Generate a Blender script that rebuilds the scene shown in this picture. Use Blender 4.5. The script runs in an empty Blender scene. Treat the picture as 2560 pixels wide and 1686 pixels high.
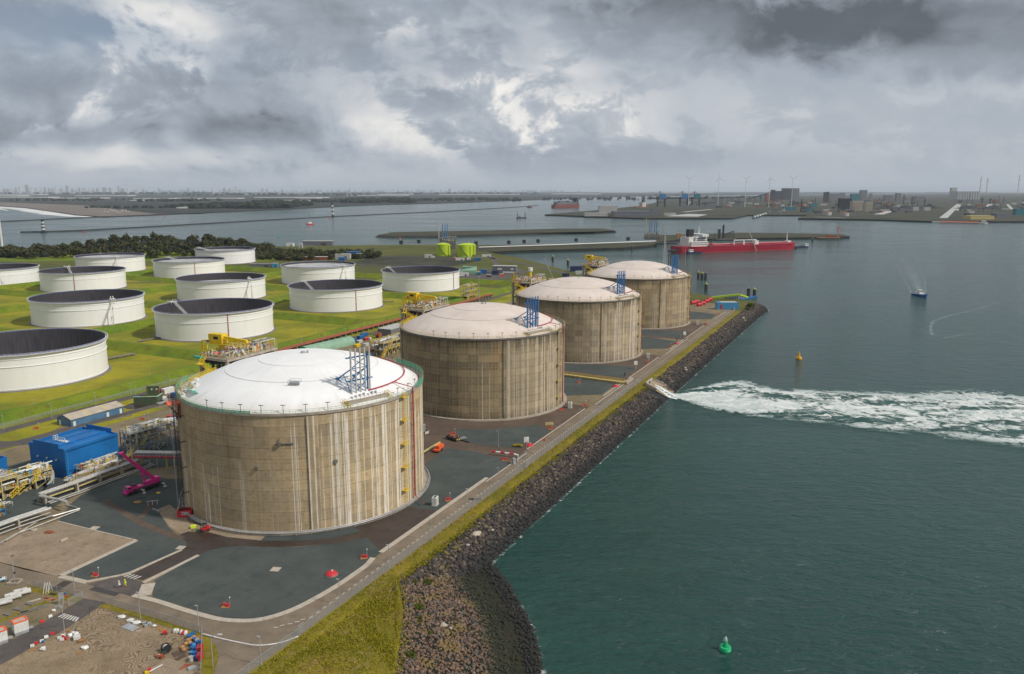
import bpy, math, random
import numpy as np
from mathutils import Vector, Matrix
random.seed(11); rng = np.random.default_rng(5)
S = bpy.context.scene
COL = S.collection
PI = math.pi; R_ = math.radians

# ------------------------------------------------------------------ camera, sky, sun, exposure
HC = 110.0                                   # flying height of the camera above the terminal ground
FPX, CXP, CYP = 1991.0, 1280.0, 843.0        # focal length and centre, in photograph pixels (2560 wide)
PITCH = math.atan((843 - 476) / FPX)
cam = bpy.data.cameras.new('camera'); camo = bpy.data.objects.new('camera', cam); COL.objects.link(camo)
cam.sensor_fit = 'HORIZONTAL'; cam.sensor_width = 36.0; cam.lens = 36.0 * FPX / 2560.0
cam.clip_start = 1.0; cam.clip_end = 120000.0
camo.location = (0, 0, HC); camo.rotation_euler = (PI / 2 - PITCH, 0, 0)
S.camera = camo
S.view_settings.view_transform = 'Standard'; S.view_settings.look = 'None'
S.view_settings.exposure = 0.22; S.view_settings.gamma = 1.0; S.view_settings.use_curve_mapping = False
S.render.engine = 'CYCLES'
S.cycles.use_denoising = True
S.cycles.max_bounces = 5; S.cycles.diffuse_bounces = 3; S.cycles.glossy_bounces = 2; S.cycles.transparent_max_bounces = 12
S.cycles.volume_bounces = 0
HAZE = 2.2e-5                                  # haze density per metre
SUN_AZ, SUN_EL = R_(110), R_(43)             # azimuth clockwise from the view direction
sl = bpy.data.lights.new('sun', 'SUN'); so = bpy.data.objects.new('sun', sl); COL.objects.link(so)
sl.energy = 2.85; sl.angle = R_(3.0); sl.color = (1.0, 0.95, 0.87)
sd = Vector((math.sin(SUN_AZ) * math.cos(SUN_EL), math.cos(SUN_AZ) * math.cos(SUN_EL), math.sin(SUN_EL)))
so.rotation_euler = (-sd).to_track_quat('-Z', 'Y').to_euler(); so.location = (300, -100, 400)

class NT:                                    # tiny node-tree writer
    def __init__(s, tree): s.t = tree; s.n = tree.nodes; s.l = tree.links
    def node(s, typ, ins=None, **kw):
        n = s.n.new(typ)
        for k, v in kw.items(): setattr(n, k, v)
        for k, v in (ins or {}).items(): s.put(n.inputs[k], v)
        return n
    def put(s, sock, v):
        if isinstance(v, bpy.types.NodeSocket): s.l.new(v, sock)
        elif isinstance(v, bpy.types.Node): s.l.new(v.outputs[0], sock)
        else:
            if sock.type == 'RGBA' and len(v) == 3: v = (*v, 1)
            sock.default_value = v
    def math(s, op, a, b=0.0, c=0.0, clamp=False):
        return s.node('ShaderNodeMath', {0: a, 1: b, 2: c}, operation=op, use_clamp=clamp).outputs[0]
    def vmath(s, op, a, b=(0, 0, 0)):
        n = s.node('ShaderNodeVectorMath', {0: a, 1: b}, operation=op); return n.outputs['Vector']
    def length(s, a): return s.node('ShaderNodeVectorMath', {0: a}, operation='LENGTH').outputs['Value']
    def sep(s, v): return s.node('ShaderNodeSeparateXYZ', {0: v}).outputs
    def comb(s, x=0., y=0., z=0.): return s.node('ShaderNodeCombineXYZ', {0: x, 1: y, 2: z}).outputs[0]
    def noise(s, vec, scale=1., detail=4., rough=.55, dist=0., col=False):
        n = s.node('ShaderNodeTexNoise', {'Vector': vec, 'Scale': scale, 'Detail': detail, 'Roughness': rough, 'Distortion': dist})
        return n.outputs['Color' if col else 'Fac']
    def ramp(s, f, a, b, lo=0., hi=1., mode='SMOOTHSTEP'):
        return s.node('ShaderNodeMapRange', {0: f, 1: a, 2: b, 3: lo, 4: hi}, interpolation_type=mode).outputs[0]
    def mix(s, f, a, b, mode='MIX'):
        n = s.node('ShaderNodeMix', data_type='RGBA', blend_type=mode)
        s.put(n.inputs[0], f); s.put(n.inputs[6], a); s.put(n.inputs[7], b); return n.outputs[2]

# sky: a cloud deck over a Nishita sky, described by direction
Wd = bpy.data.worlds.new('World'); S.world = Wd; Wd.use_nodes = True
w = NT(Wd.node_tree); w.n.clear()
tc = w.node('ShaderNodeTexCoord'); D = tc.outputs['Generated']
sky = w.node('ShaderNodeTexSky', sky_type='NISHITA', sun_disc=False)
sky.sun_elevation = SUN_EL; sky.sun_rotation = SUN_AZ; sky.air_density = 1.0; sky.dust_density = 2.0; sky.ozone_density = 1.5
dx, dy, dz = w.sep(D)
el = w.math('ABSOLUTE', dz)
az = w.math('ARCTAN2', dx, dy)                            # 0 straight ahead
E2 = w.comb(w.math('MULTIPLY', az, 1.0), w.math('MULTIPLY', el, 1.55), 0.0)
warp = w.noise(E2, 5.0, 3, .5, 0, True)
E3 = w.vmath('ADD', E2, w.vmath('MULTIPLY', w.vmath('SUBTRACT', warp, (.5, .5, .5)), (.1, .1, 0)))
n1 = w.noise(E3, 4.9, 9, .57, .15)                        # cumulus
n2 = w.noise(E3, 13.0, 7, .60, .2)
n3 = w.noise(w.comb(w.math('MULTIPLY', az, 2.2), w.math('MULTIPLY', el, 7.0), 3.0), 2.2, 6, .55, .1)    # stretched layers
def blob(px, py, rx, ry, wob=.5):
    """soft patch of cloud in a direction given in photograph pixels"""
    a0 = math.atan2(px - CXP, FPX * math.cos(PITCH) - (py - CYP) * math.sin(PITCH))
    hy = FPX * math.cos(PITCH) - (py - CYP) * math.sin(PITCH); h = math.hypot(px - CXP, hy)
    e0 = -((py - CYP) * math.cos(PITCH) + FPX * math.sin(PITCH)) / math.hypot(h, (py - CYP) * math.cos(PITCH) + FPX * math.sin(PITCH))
    q = w.node('ShaderNodeMapping', {'Vector': w.comb(w.math('ADD', az, w.math('MULTIPLY_ADD', n1, wob * .22, -wob * .11)), w.math('ADD', el, w.math('MULTIPLY_ADD', n2, wob * .10, -wob * .05)), 0.), 'Location': (-a0 * FPX / rx, -e0 * FPX / ry, 0), 'Scale': (FPX / rx, FPX / ry, 1)}).outputs[0]
    return w.ramp(w.length(q), 0.25, 1.25, 1.0, 0.0)
def total(lst):
    acc = None
    for amp, b in lst:
        t = w.math('MULTIPLY', b, amp); acc = t if acc is None else w.math('ADD', acc, t)
    return acc
bright = total([(.5, blob(1300, 295, 380, 125)), (.42, blob(1230, 215, 110, 60)), (.4, blob(1480, 300, 110, 70)), (.62, blob(410, 45, 130, 45)), (.6, blob(195, 195, 120, 60)),
                (.55, blob(475, 185, 60, 50)), (.45, blob(90, 270, 170, 45)), (.3, blob(300, 110, 240, 60)), (.4, blob(960, 50, 90, 45)), (.35, blob(1100, 330, 330, 60)), (.25, blob(1450, 155, 120, 40)),
                (.30, blob(250, 390, 420, 30, .3)), (.35, blob(320, 395, 60, 28)), (.35, blob(455, 325, 40, 35)), (.10, blob(2250, 230, 620, 130, .4)), (.12, blob(1950, 330, 700, 140, .3))])
dark = total([(.46, blob(1850, 60, 480, 95, 1.2)), (.44, blob(2350, 95, 480, 85, 1.2)), (.32, blob(2150, 30, 600, 85)), (.35, blob(1450, 0, 400, 45)), (.36, blob(90, 205, 110, 60)), (.34, blob(150, 335, 420, 45, .5)), (.24, blob(850, 90, 330, 110)),
              (.25, blob(330, 80, 140, 25)), (.22, blob(1080, 245, 90, 45)), (.26, blob(600, 240, 260, 100)), (.2, blob(60, 20, 220, 45)), (.16, blob(900, 350, 500, 60, .5)), (.18, blob(1250, 75, 80, 35)), (.22, blob(700, 330, 240, 40)), (.16, blob(1450, 400, 700, 50, .3)), (.2, blob(450, 300, 420, 40, .5))])
base = w.ramp(w.math('ADD', w.math('MULTIPLY', n1, .62), w.math('MULTIPLY', n3, .38)), .30, .72, -.13, .17, 'LINEAR')
OFF = (.016, .022, 0)                                     # towards the light: gives the clouds lit and shaded sides
relief = w.math('ADD', w.math('MULTIPLY', w.math('SUBTRACT', n1, w.noise(w.vmath('ADD', E3, OFF), 4.9, 9, .57, .15)), .72),
                w.math('MULTIPLY', w.math('SUBTRACT', n2, w.noise(w.vmath('ADD', E3, (.007, .010, 0)), 13.0, 7, .60, .2)), .30))
puff = w.ramp(w.math('ADD', n1, w.math('MULTIPLY_ADD', n2, .55, -.275)), .455, .535, -.045, .045)
det = w.math('ADD', w.math('MULTIPLY_ADD', n2, .16, -.08), w.math('ADD', puff, relief))
rain = blob(2120, 320, 950, 300, .3)                      # smooth rain veil on the right
calm = w.math('SUBTRACT', 1.0, w.math('MULTIPLY', rain, .86))
cl = w.math('ADD', .485, w.math('MULTIPLY', w.math('ADD', base, det), calm))
hiz = w.ramp(el, -0.01, 0.05)                               # near the horizon clouds flatten out
cl = w.math('ADD', cl, w.math('MULTIPLY', bright, w.math('ADD', w.math('MULTIPLY_ADD', n2, .9, -.12), w.math('MULTIPLY', puff, 4.2))))
cl = w.math('SUBTRACT', cl, w.math('MULTIPLY', dark, w.math('ADD', w.math('MULTIPLY_ADD', n1, 1.1, -.06), w.math('MULTIPLY_ADD', n2, .5, -.16))))
cl = w.math('ADD', w.math('MULTIPLY', cl, hiz), w.math('MULTIPLY', .52, w.math('SUBTRACT', 1.0, hiz)))
cr = w.node('ShaderNodeValToRGB', {0: cl})
cr.color_ramp.elements[0].position = 0.0; cr.color_ramp.elements[0].color = (.95, 1.08, 1.25, 1)
cr.color_ramp.elements[1].position = 1.0; cr.color_ramp.elements[1].color = (6.8, 6.65, 6.4, 1)
for p, c in ((.22, (2.0, 2.25, 2.6)), (.42, (2.8, 3.15, 3.6)), (.6, (3.9, 4.15, 4.5)), (.8, (5.5, 5.5, 5.45))):
    e = cr.color_ramp.elements.new(p); e.color = (*c, 1)
blue = total([(.8, blob(90, 60, 260, 60)), (.5, blob(330, 100, 220, 60)), (.5, blob(330, 400, 520, 40, .3)), (.4, blob(560, 150, 200, 60)), (.35, blob(60, 170, 160, 80))])
gap = w.math('MAXIMUM', w.ramp(n3, .54, .74, 0.0, .25), w.math('MULTIPLY', blue, .75))   # thin places let the blue through
skycol = w.mix(gap, cr.outputs[0], w.mix(.72, w.mix(1.0, sky.outputs[0], (.42, .42, .42), 'MULTIPLY'), w.mix(w.ramp(cl, .3, .75), (2.2, 2.75, 3.6), (4.6, 5.0, 5.5))))
bg = w.node('ShaderNodeBackground', {'Color': skycol, 'Strength': 0.115})
w.node('ShaderNodeOutputWorld', {'Surface': bg.outputs[0]})
Wd.cycles.sampling_method = 'MANUAL'; Wd.cycles.sample_map_resolution = 512

# ------------------------------------------------------------------ helpers
def ray(px, py):
    u = px - CXP; v = py - CYP; c, s = math.cos(PITCH), math.sin(PITCH)
    return Vector((u, FPX * c - v * s, -(v * c + FPX * s)))
def at(px, py, z=0.0):
    """survey a point of the photograph onto the level z"""
    r = ray(px, py); return Vector((0, 0, HC)) + r * ((z - HC) / r.z)
def atd(px, py, Y):
    r = ray(px, py); return Vector((0, 0, HC)) + r * (Y / r.y)
UA = math.atan2(.903, .429)                      # direction of the quay
UX, UY = math.cos(UA), math.sin(UA)
def uv(u, v, z=0.0): return Vector((u * UX + v * UY, u * UY - v * UX, z))
def touv(p): return (p[0] * UX + p[1] * UY, p[0] * UY - p[1] * UX)

class MB:
    def __init__(s): s.v = []; s.f = []; s.m = []; s.k = 0
    def add(s, vs, fs):
        o = len(s.v); s.v += [tuple(q) for q in vs]
        for f in fs: s.f.append([o + i for i in f]); s.m.append(s.k)
        return s
    def mat(s, k): s.k = k; return s
    def box(s, c, d, rz=0., z0=False):
        """box at centre c (base centre when z0) of size d"""
        x, y, z = c; a, b, h = d[0] / 2, d[1] / 2, d[2]
        zl, zh = (z, z + h) if z0 else (z - h / 2, z + h / 2)
        co, si = math.cos(rz), math.sin(rz)
        P = [(x + co * i * a - si * j * b, y + si * i * a + co * j * b) for i, j in ((-1, -1), (1, -1), (1, 1), (-1, 1))]
        return s.add([(*p, zl) for p in P] + [(*p, zh) for p in P], [(3, 2, 1, 0), (4, 5, 6, 7), (0, 1, 5, 4), (1, 2, 6, 5), (2, 3, 7, 6), (3, 0, 4, 7)])
    def beam(s, p, q, wd=.2, ht=None):
        p, q = Vector(p), Vector(q); ht = ht or wd; d = (q - p)
        if d.length < 1e-6: return s
        d.normalize(); up = Vector((0, 0, 1)) if abs(d.z) < .95 else Vector((0, 1, 0))
        a = d.cross(up).normalized() * wd / 2; b = a.cross(d).normalized() * ht / 2
        vs = [e + i * a + j * b for e in (p, q) for i, j in ((-1, -1), (1, -1), (1, 1), (-1, 1))]
        return s.add(vs, [(3, 2, 1, 0), (4, 5, 6, 7), (0, 1, 5, 4), (1, 2, 6, 5), (2, 3, 7, 6), (3, 0, 4, 7)])
    def tube(s, pts, r, n=8, cap=True):
        pts = [Vector(p) for p in pts]; rings = []
        for i, p in enumerate(pts):
            a = pts[max(i - 1, 0)]; b = pts[min(i + 1, len(pts) - 1)]; d = (b - a).normalized()
            up = Vector((0, 0, 1)) if abs(d.z) < .9 else Vector((0, 1, 0))
            x = d.cross(up).normalized(); y = x.cross(d).normalized()
            k = 1.0
            if 0 < i < len(pts) - 1:
                c = (p - a).normalized().dot((b - p).normalized()); k = 1 / max(.5, math.sqrt((1 + c) / 2))
            rr = r[i] if isinstance(r, (list, tuple)) else r
            rings.append([p + (x * math.cos(t) + y * math.sin(t)) * rr * (k if k < 1.3 else 1.3) for t in [2 * PI * j / n for j in range(n)]])
        vs = [q for rg in rings for q in rg]; fs = []
        for i in range(len(pts) - 1):
            for j in range(n):
                k = (j + 1) % n; fs.append((i * n + j, i * n + k, (i + 1) * n + k, (i + 1) * n + j))
        if cap: fs += [tuple(range(n))[::-1], tuple((len(pts) - 1) * n + j for j in range(n))]
        return s.add(vs, fs)
    def lathe(s, prof, n=32, c=(0, 0, 0), a0=0., a1=2 * PI, capt=False, capb=False):
        full = abs(a1 - a0 - 2 * PI) < 1e-6; m = n if full else n + 1
        vs = [(c[0] + r * math.cos(a0 + (a1 - a0) * j / n), c[1] + r * math.sin(a0 + (a1 - a0) * j / n), c[2] + z) for r, z in prof for j in range(m)]
        fs = []
        for i in range(len(prof) - 1):
            for j in range(n):
                k = (j + 1) % m; fs.append((i * m + j, i * m + k, (i + 1) * m + k, (i + 1) * m + j))
        if capt: fs.append(tuple((len(prof) - 1) * m + j for j in range(m)))
        if capb: fs.append(tuple(range(m))[::-1])
        return s.add(vs, fs)
    def cyl(s, c, r, h, n=12, r2=None):
        return s.lathe([(r, 0), (r if r2 is None else r2, h)], n, c, capt=True, capb=True)
    def prism(s, poly, z0, z1):
        """closed outline (x, y) drawn up from z0 to z1"""
        ar = sum(poly[i][0] * poly[(i + 1) % len(poly)][1] - poly[(i + 1) % len(poly)][0] * poly[i][1] for i in range(len(poly)))
        if ar < 0: poly = poly[::-1]
        n = len(poly); vs = [(p[0], p[1], z0) for p in poly] + [(p[0], p[1], z1) for p in poly]
        return s.add(vs, [tuple(range(n, 2 * n)), tuple(range(n))[::-1]] + [(i, (i + 1) % n, n + (i + 1) % n, n + i) for i in range(n)])
    def sheet(s, poly, z):
        ar = sum(poly[i][0] * poly[(i + 1) % len(poly)][1] - poly[(i + 1) % len(poly)][0] * poly[i][1] for i in range(len(poly)))
        if ar < 0: poly = poly[::-1]
        return s.add([(p[0], p[1], z) for p in poly], [tuple(range(len(poly)))])
    def sweep(s, path, prof):
        """profile (offset to the right, height) swept along a plan path"""
        path = [Vector((p[0], p[1], p[2] if len(p) > 2 else 0)) for p in path]; n = len(prof); vs = []
        for i, p in enumerate(path):
            a = path[max(i - 1, 0)]; b = path[min(i + 1, len(path) - 1)]; d = b - a; d.z = 0; d.normalize(); r = Vector((d.y, -d.x, 0))
            vs += [p + r * o + Vector((0, 0, h)) for o, h in prof]
        fs = [(i * n + j, i * n + j + 1, (i + 1) * n + j + 1, (i + 1) * n + j) for i in range(len(path) - 1) for j in range(n - 1)]
        fs = [f[::-1] for f in fs]
        fs += [tuple(range(n)), tuple((len(path) - 1) * n + j for j in range(n))[::-1]]
        return s.add(vs, fs)
    def ell(s, c, r, n=8, m=5, jit=0.):
        vs = []; 
        for i in range(m + 1):
            t = PI * i / m
            for j in range(n):
                k = 1 + random.uniform(-jit, jit) if 0 < i < m else 1
                vs.append((c[0] + r[0] * k * math.sin(t) * math.cos(2 * PI * j / n), c[1] + r[1] * k * math.sin(t) * math.sin(2 * PI * j / n), c[2] + r[2] * k * -math.cos(t)))
        fs = [(i * n + j, i * n + (j + 1) % n, (i + 1) * n + (j + 1) % n, (i + 1) * n + j) for i in range(m) for j in range(n)]
        return s.add(vs, fs)
    def build(s, name, mats, parent=None, smooth=False, loc=None, rz=0.):
        me = bpy.data.meshes.new(name); me.from_pydata(s.v, [], s.f)
        mats = mats if isinstance(mats, (list, tuple)) else [mats]
        for m in mats: me.materials.append(m)
        if len(mats) > 1: me.polygons.foreach_set('material_index', s.m)
        if smooth: me.polygons.foreach_set('use_smooth', [True] * len(me.polygons))
        if smooth: me.set_sharp_from_angle(angle=R_(38))
        me.update()
        o = bpy.data.objects.new(name, me); COL.objects.link(o)
        if parent: o.parent = parent
        if loc is not None: o.location = loc
        o.rotation_euler.z = rz
        return o

def tag(o, label=None, cat=None, group=None, kind=None):
    if label: o['label'] = label
    if cat: o['category'] = cat
    if group: o['group'] = group
    if kind: o['kind'] = kind
    return o
def thing(name, label, cat, loc=(0, 0, 0), rz=0., group=None):
    o = bpy.data.objects.new(name, None); COL.objects.link(o); o.location = loc; o.rotation_euler.z = rz
    return tag(o, label, cat, group)
KIDS = {}
def dup(root, loc=None, rz=None, label=None, group=None):
    if root.name not in KIDS: KIDS[root.name] = None
    def cp(o, par):
        c = o.copy(); COL.objects.link(c)
        if par: c.parent = par
        for ch in list(o.children): cp(ch, c)
        return c
    r = cp(root, None)
    if loc is not None: r.location = loc
    if rz is not None: r.rotation_euler.z = rz
    if label: r['label'] = label
    if group: r['group'] = group
    return r
def struct(mb, name, m, **k): return tag(mb.build(name, m, **k), kind='structure')
def stuff(mb, name, m, **k): return tag(mb.build(name, m, **k), kind='stuff')
def resample(path, step):
    out = [Vector(path[0])]; 
    for a, b in zip(path[:-1], path[1:]):
        a, b = Vector(a), Vector(b); n = max(1, int(round((b - a).length / step)))
        for i in range(1, n + 1): out.append(a.lerp(b, i / n))
    return out
def smoothpath(pts, n=6):
    P = [Vector(p) for p in pts]; out = []
    for i in range(len(P) - 1):
        p0, p1, p2, p3 = P[max(i - 1, 0)], P[i], P[i + 1], P[min(i + 2, len(P) - 1)]
        for k in range(n):
            t = k / n; out.append(.5 * ((2 * p1) + (p2 - p0) * t + (2 * p0 - 5 * p1 + 4 * p2 - p3) * t * t + (3 * p1 - p0 - 3 * p2 + p3) * t ** 3))
    out.append(P[-1]); return out
def rail(mb, pts, h=1.1, step=2.0, w=.06, mid=True):
    """a handrail along points"""
    pts = resample(pts, step)
    for p in pts: mb.beam(p, p + Vector((0, 0, h)), w)
    for a, b in zip(pts[:-1], pts[1:]):
        mb.beam(a + Vector((0, 0, h)), b + Vector((0, 0, h)), w)
        if mid: mb.beam(a + Vector((0, 0, h * .5)), b + Vector((0, 0, h * .5)), w * .8)
    return mb
def stair(mb, a, b, wd=1.0, w=.12):
    """straight flight between two points: strings, treads and rails"""
    a, b = Vector(a), Vector(b); d = b - a; h = Vector((d.x, d.y, 0))
    h = h.normalized() if h.length > .01 else Vector((1, 0, 0)); s = Vector((h.y, -h.x, 0)) * wd / 2
    for q in (s, -s):
        mb.beam(a + q, b + q, .08, .28); mb.beam(a + q + Vector((0, 0, 1)), b + q + Vector((0, 0, 1)), w)
        for t in (0, .33, .66, 1): mb.beam(a + d * t + q, a + d * t + q + Vector((0, 0, 1)), w)
    n = max(3, int(abs(d.z) / .5))
    for i in range(n): 
        c = a + d * ((i + .5) / n); mb.beam(c - s, c + s, .3, .06)
    return mb
# ------------------------------------------------------------------ materials
def newmat(name):
    m = bpy.data.materials.new(name); m.use_nodes = True; t = NT(m.node_tree); t.n.clear(); return m, t
def finish(t, col, rough=.7, metal=0., bump=None, bstr=.3, bdist=.1, spec=.5, alpha=None, extra=None):
    ins = {'Base Color': col, 'Roughness': rough, 'Metallic': metal, 'Specular IOR Level': spec}
    if bump is not None: ins['Normal'] = t.node('ShaderNodeBump', {'Height': bump, 'Strength': bstr, 'Distance': bdist}).outputs[0]
    if extra: ins.update(extra)
    b = t.node('ShaderNodeBsdfPrincipled', ins); out = b.outputs[0]
    if alpha is not None:
        tr = t.node('ShaderNodeBsdfTransparent'); out = t.node('ShaderNodeMixShader', {0: alpha, 1: tr.outputs[0], 2: out}).outputs[0]
    t.node('ShaderNodeOutputMaterial', {'Surface': out}); return b
def sc(c, k): return tuple(min(1, x * k) for x in c[:3])
MC = {}
def paint(name, col, rough=.5, metal=0., var=.18, scale=.6, dirt=.25, dcol=(.12, .09, .06)):
    """painted or plain surface with uneven tone and grime"""
    if name in MC: return MC[name]
    m, t = newmat(name); pos = t.node('ShaderNodeNewGeometry').outputs['Position']
    a = t.noise(pos, scale, 5, .6); b = t.noise(pos, scale * 7, 3, .6)
    g = t.noise(t.vmath('MULTIPLY', pos, (1, 1, .12)), scale * 3, 4, .6)
    c = t.mix(t.ramp(a, .3, .7), sc(col, 1 - var), sc(col, 1 + var * .6))
    c = t.mix(t.math('MULTIPLY', t.ramp(g, .52, .8), dirt), c, dcol)
    finish(t, c, t.ramp(b, .3, .7, rough - .08, min(1, rough + .12)), metal, b, .15, .02)
    MC[name] = m; return m
M = {}
M['white'] = paint('white paint', (.68, .67, .63), .45)
M['offwhite'] = paint('grey white paint', (.5, .49, .45), .5)
M['galv'] = paint('galvanised steel', (.42, .43, .44), .45, .35)
M['pipe'] = paint('clad pipe metal', (.52, .50, .45), .38, .35, .2, .8)
M['darksteel'] = paint('dark steel', (.05, .05, .05), .6)
M['black'] = paint('black rubber', (.018, .018, .02), .75)
M['yellow'] = paint('yellow paint', (.72, .50, .015), .5, 0, .12)
M['paleyellow'] = paint('weathered yellow paint', (.52, .42, .16), .6)
M['blue'] = paint('blue paint', (.012, .12, .34), .5)
M['lightblue'] = paint('light blue paint', (.05, .25, .45), .5)
M['frameblue'] = paint('vent frame blue', (.03, .17, .40), .5)
M['red'] = paint('red paint', (.55, .02, .03), .5)
M['redpipe'] = paint('fire main red', (.38, .03, .045), .5)
M['rust'] = paint('rusty brown red', (.28, .075, .035), .75, 0, .3)
M['orange'] = paint('orange paint', (.8, .12, .03), .5)
M['pink'] = paint('pink paint', (.72, .035, .27), .4, 0, .1)
M['green'] = paint('green netting', (.02, .30, .20), .7)
M['palegreen'] = paint('pale green railing', (.30, .50, .36), .6)
M['lime'] = paint('lime green paint', (.42, .56, .012), .5, 0, .12)
M['conc'] = paint('plain concrete', (.36, .31, .25), .85, 0, .2, .4)
M['darkconc'] = paint('dark concrete', (.17, .155, .13), .85, 0, .25, .4)
M['wood'] = paint('pallet wood', (.36, .19, .07), .8)
M['glass'] = paint('dark glass', (.02, .025, .03), .12)
M['olive'] = paint('olive green panel', (.07, .10, .05), .6)
M['stone'] = paint('pale rock', (.30, .25, .19), .9, 0, .3, .4)
M['navy'] = paint('navy hull', (.015, .025, .08), .5)
M['trunk'] = paint('bark', (.08, .06, .04), .9)
M['skin'] = paint('skin', (.45, .27, .2), .6)
M['hivis'] = paint('hi vis yellow', (.62, .75, .03), .7)
M['teal'] = paint('teal panel', (.015, .16, .20), .6)
M['greyblue'] = paint('far grey wall', (.15, .155, .17), .8)
M['farpale'] = paint('far pale wall', (.42, .41, .39), .8)
M['fardark'] = paint('far dark wall', (.04, .042, .048), .8)
M['coal'] = paint('coal heap', (.02, .02, .022), .9, 0, .3, .05)
M['buoygreen'] = paint('buoy green', (.01, .42, .16), .4, 0, .1)
M['buoyyellow'] = paint('buoy yellow', (.75, .38, .01), .45, 0, .1)

def ground_mat(name, c1, c2, c3, s=.05, rough=.9, bump=.4, fine=2.5, extra=None, spec=.3):
    m, t = newmat(name); pos = t.node('ShaderNodeNewGeometry').outputs['Position']
    a = t.noise(pos, s, 7, .62, .3); b = t.noise(pos, s * 6, 5, .6); f = t.noise(pos, fine, 4, .7)
    c = t.mix(t.ramp(a, .36, .62), c1, c2); c = t.mix(t.math('MULTIPLY', t.ramp(b, .48, .70), .8), c, c3); c = t.mix(t.ramp(t.noise(pos, s * 2.3, 5, .65), .35, .68, .42, 0), c, t.mix(1.0, c, (.55, .6, .6), 'MULTIPLY'))
    c = t.mix(t.ramp(f, .3, .7, .0, .55), c, t.mix(1.0, c, (.42, .42, .42), 'MULTIPLY'))
    rr = rough
    if extra: c, rr = extra(t, pos, c, a, b, f)
    finish(t, c, rr, 0, f, bump, .15, spec); return m
M['dirt'] = ground_mat('sandy ground', (.23, .175, .105), (.29, .22, .135), (.15, .135, .05), .04)
M['grass'] = ground_mat('short grass', (.20, .22, .010), (.36, .32, .012), (.26, .19, .03), .022, .95, .6, 1.2)
M['berm'] = ground_mat('berm grass', (.12, .20, .012), (.20, .24, .012), (.15, .13, .02), .03, .95, .6, 1.2)
M['fieldgrass'] = ground_mat('rough grass', (.085, .10, .016), (.13, .13, .02), (.11, .085, .03), .012, .95, .5, .8)
M['bankgrass'] = ground_mat('bank grass', (.17, .15, .008), (.27, .21, .012), (.31, .21, .07), .07, .95, .8, 1.6)
def tracks(t, pos, c, a, b, f):
    q = t.vmath('ADD', pos, t.vmath('MULTIPLY', t.vmath('SUBTRACT', t.noise(pos, .06, 3, .5, 0, True), (.5, .5, .5)), (60, 60, 0)))
    wv = t.node('ShaderNodeTexWave', {'Vector': q, 'Scale': .32, 'Distortion': 2.0, 'Detail': 2.0}, bands_direction='DIAGONAL').outputs['Fac']
    k = t.math('MULTIPLY', t.ramp(wv, .55, .9), t.ramp(t.noise(pos, .05, 3), .38, .55, 0, .75))
    return t.mix(k, c, (.10, .07, .045)), .95
M['yardsand'] = ground_mat('tracked yard sand', (.31, .225, .14), (.37, .275, .175), (.24, .175, .10), .06, .95, .5, 2.0, tracks)
M['sandpad'] = ground_mat('pale sand', (.32, .24, .16), (.38, .29, .20), (.25, .185, .125), .05, .95, .4, 2.0)
def stripes(t, pos, c, a, b, f):
    # combed gravel: faint rake lines along the quay
    x, y, z = t.sep(pos); v = t.math('SUBTRACT', t.math('MULTIPLY', x, UY), t.math('MULTIPLY', y, UX)); u = t.math('ADD', t.math('MULTIPLY', x, UX), t.math('MULTIPLY', y, UY))
    l = t.noise(t.comb(t.math('MULTIPLY', u, .03), t.math('MULTIPLY', v, .9), 0), 1.0, 4, .6)
    return t.mix(t.ramp(l, .45, .7, 0, .3), c, t.mix(1.0, c, (.65, .65, .65), 'MULTIPLY')), .95
M['gravel'] = ground_mat('dark grey gravel', (.078, .092, .087), (.096, .108, .099), (.064, .077, .073), .03, .95, .6, 3.5, stripes)
def wetpatch(t, pos, c, a, b, f):
    return c, t.ramp(a, .35, .6, .28, .75)
M['road'] = ground_mat('brown asphalt', (.235, .18, .128), (.28, .217, .155), (.185, .142, .104), .05, .85, .2, 4.0)
M['darkroad'] = ground_mat('wet dark asphalt', (.052, .036, .029), (.075, .052, .042), (.038, .027, .022), .05, .4, .15, 4.0, wetpatch, .5)
M['brownroad'] = ground_mat('red brown asphalt', (.125, .085, .062), (.155, .107, .078), (.10, .07, .052), .05, .8, .2, 4.0)
M['greyroad'] = ground_mat('grey asphalt', (.115, .098, .088), (.14, .118, .105), (.08, .068, .065), .06, .8, .2, 4.0)
M['kerb'] = paint('pale concrete slab', (.43, .37, .30), .85, 0, .12, .5, .2)
M['marking'] = paint('road marking', (.62, .59, .53), .7, 0, .15, 1.5, .3)
M['algae'] = ground_mat('algae covered shoal', (.018, .019, .012), (.034, .030, .016), (.02, .026, .009), .12, .8, .6, 1.0)
M['farland'] = ground_mat('far polder', (.028, .034, .030), (.05, .052, .04), (.018, .025, .02), .0016, .95, .1, .05)
M['portland'] = ground_mat('port ground', (.034, .04, .022), (.085, .08, .045), (.02, .022, .022), .007, .95, .2, .1)
M['beach'] = ground_mat('beach sand', (.20, .165, .14), (.24, .20, .17), (.17, .14, .12), .004, .9, .1, .1)
M['damrock'] = ground_mat('breakwater stone', (.026, .028, .03), (.04, .04, .04), (.05, .05, .035), .03, .9, .6, .5)
M['damgrass'] = ground_mat('dam grass', (.055, .055, .026), (.075, .07, .036), (.045, .045, .03), .01, .95, .4, .3)

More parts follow.
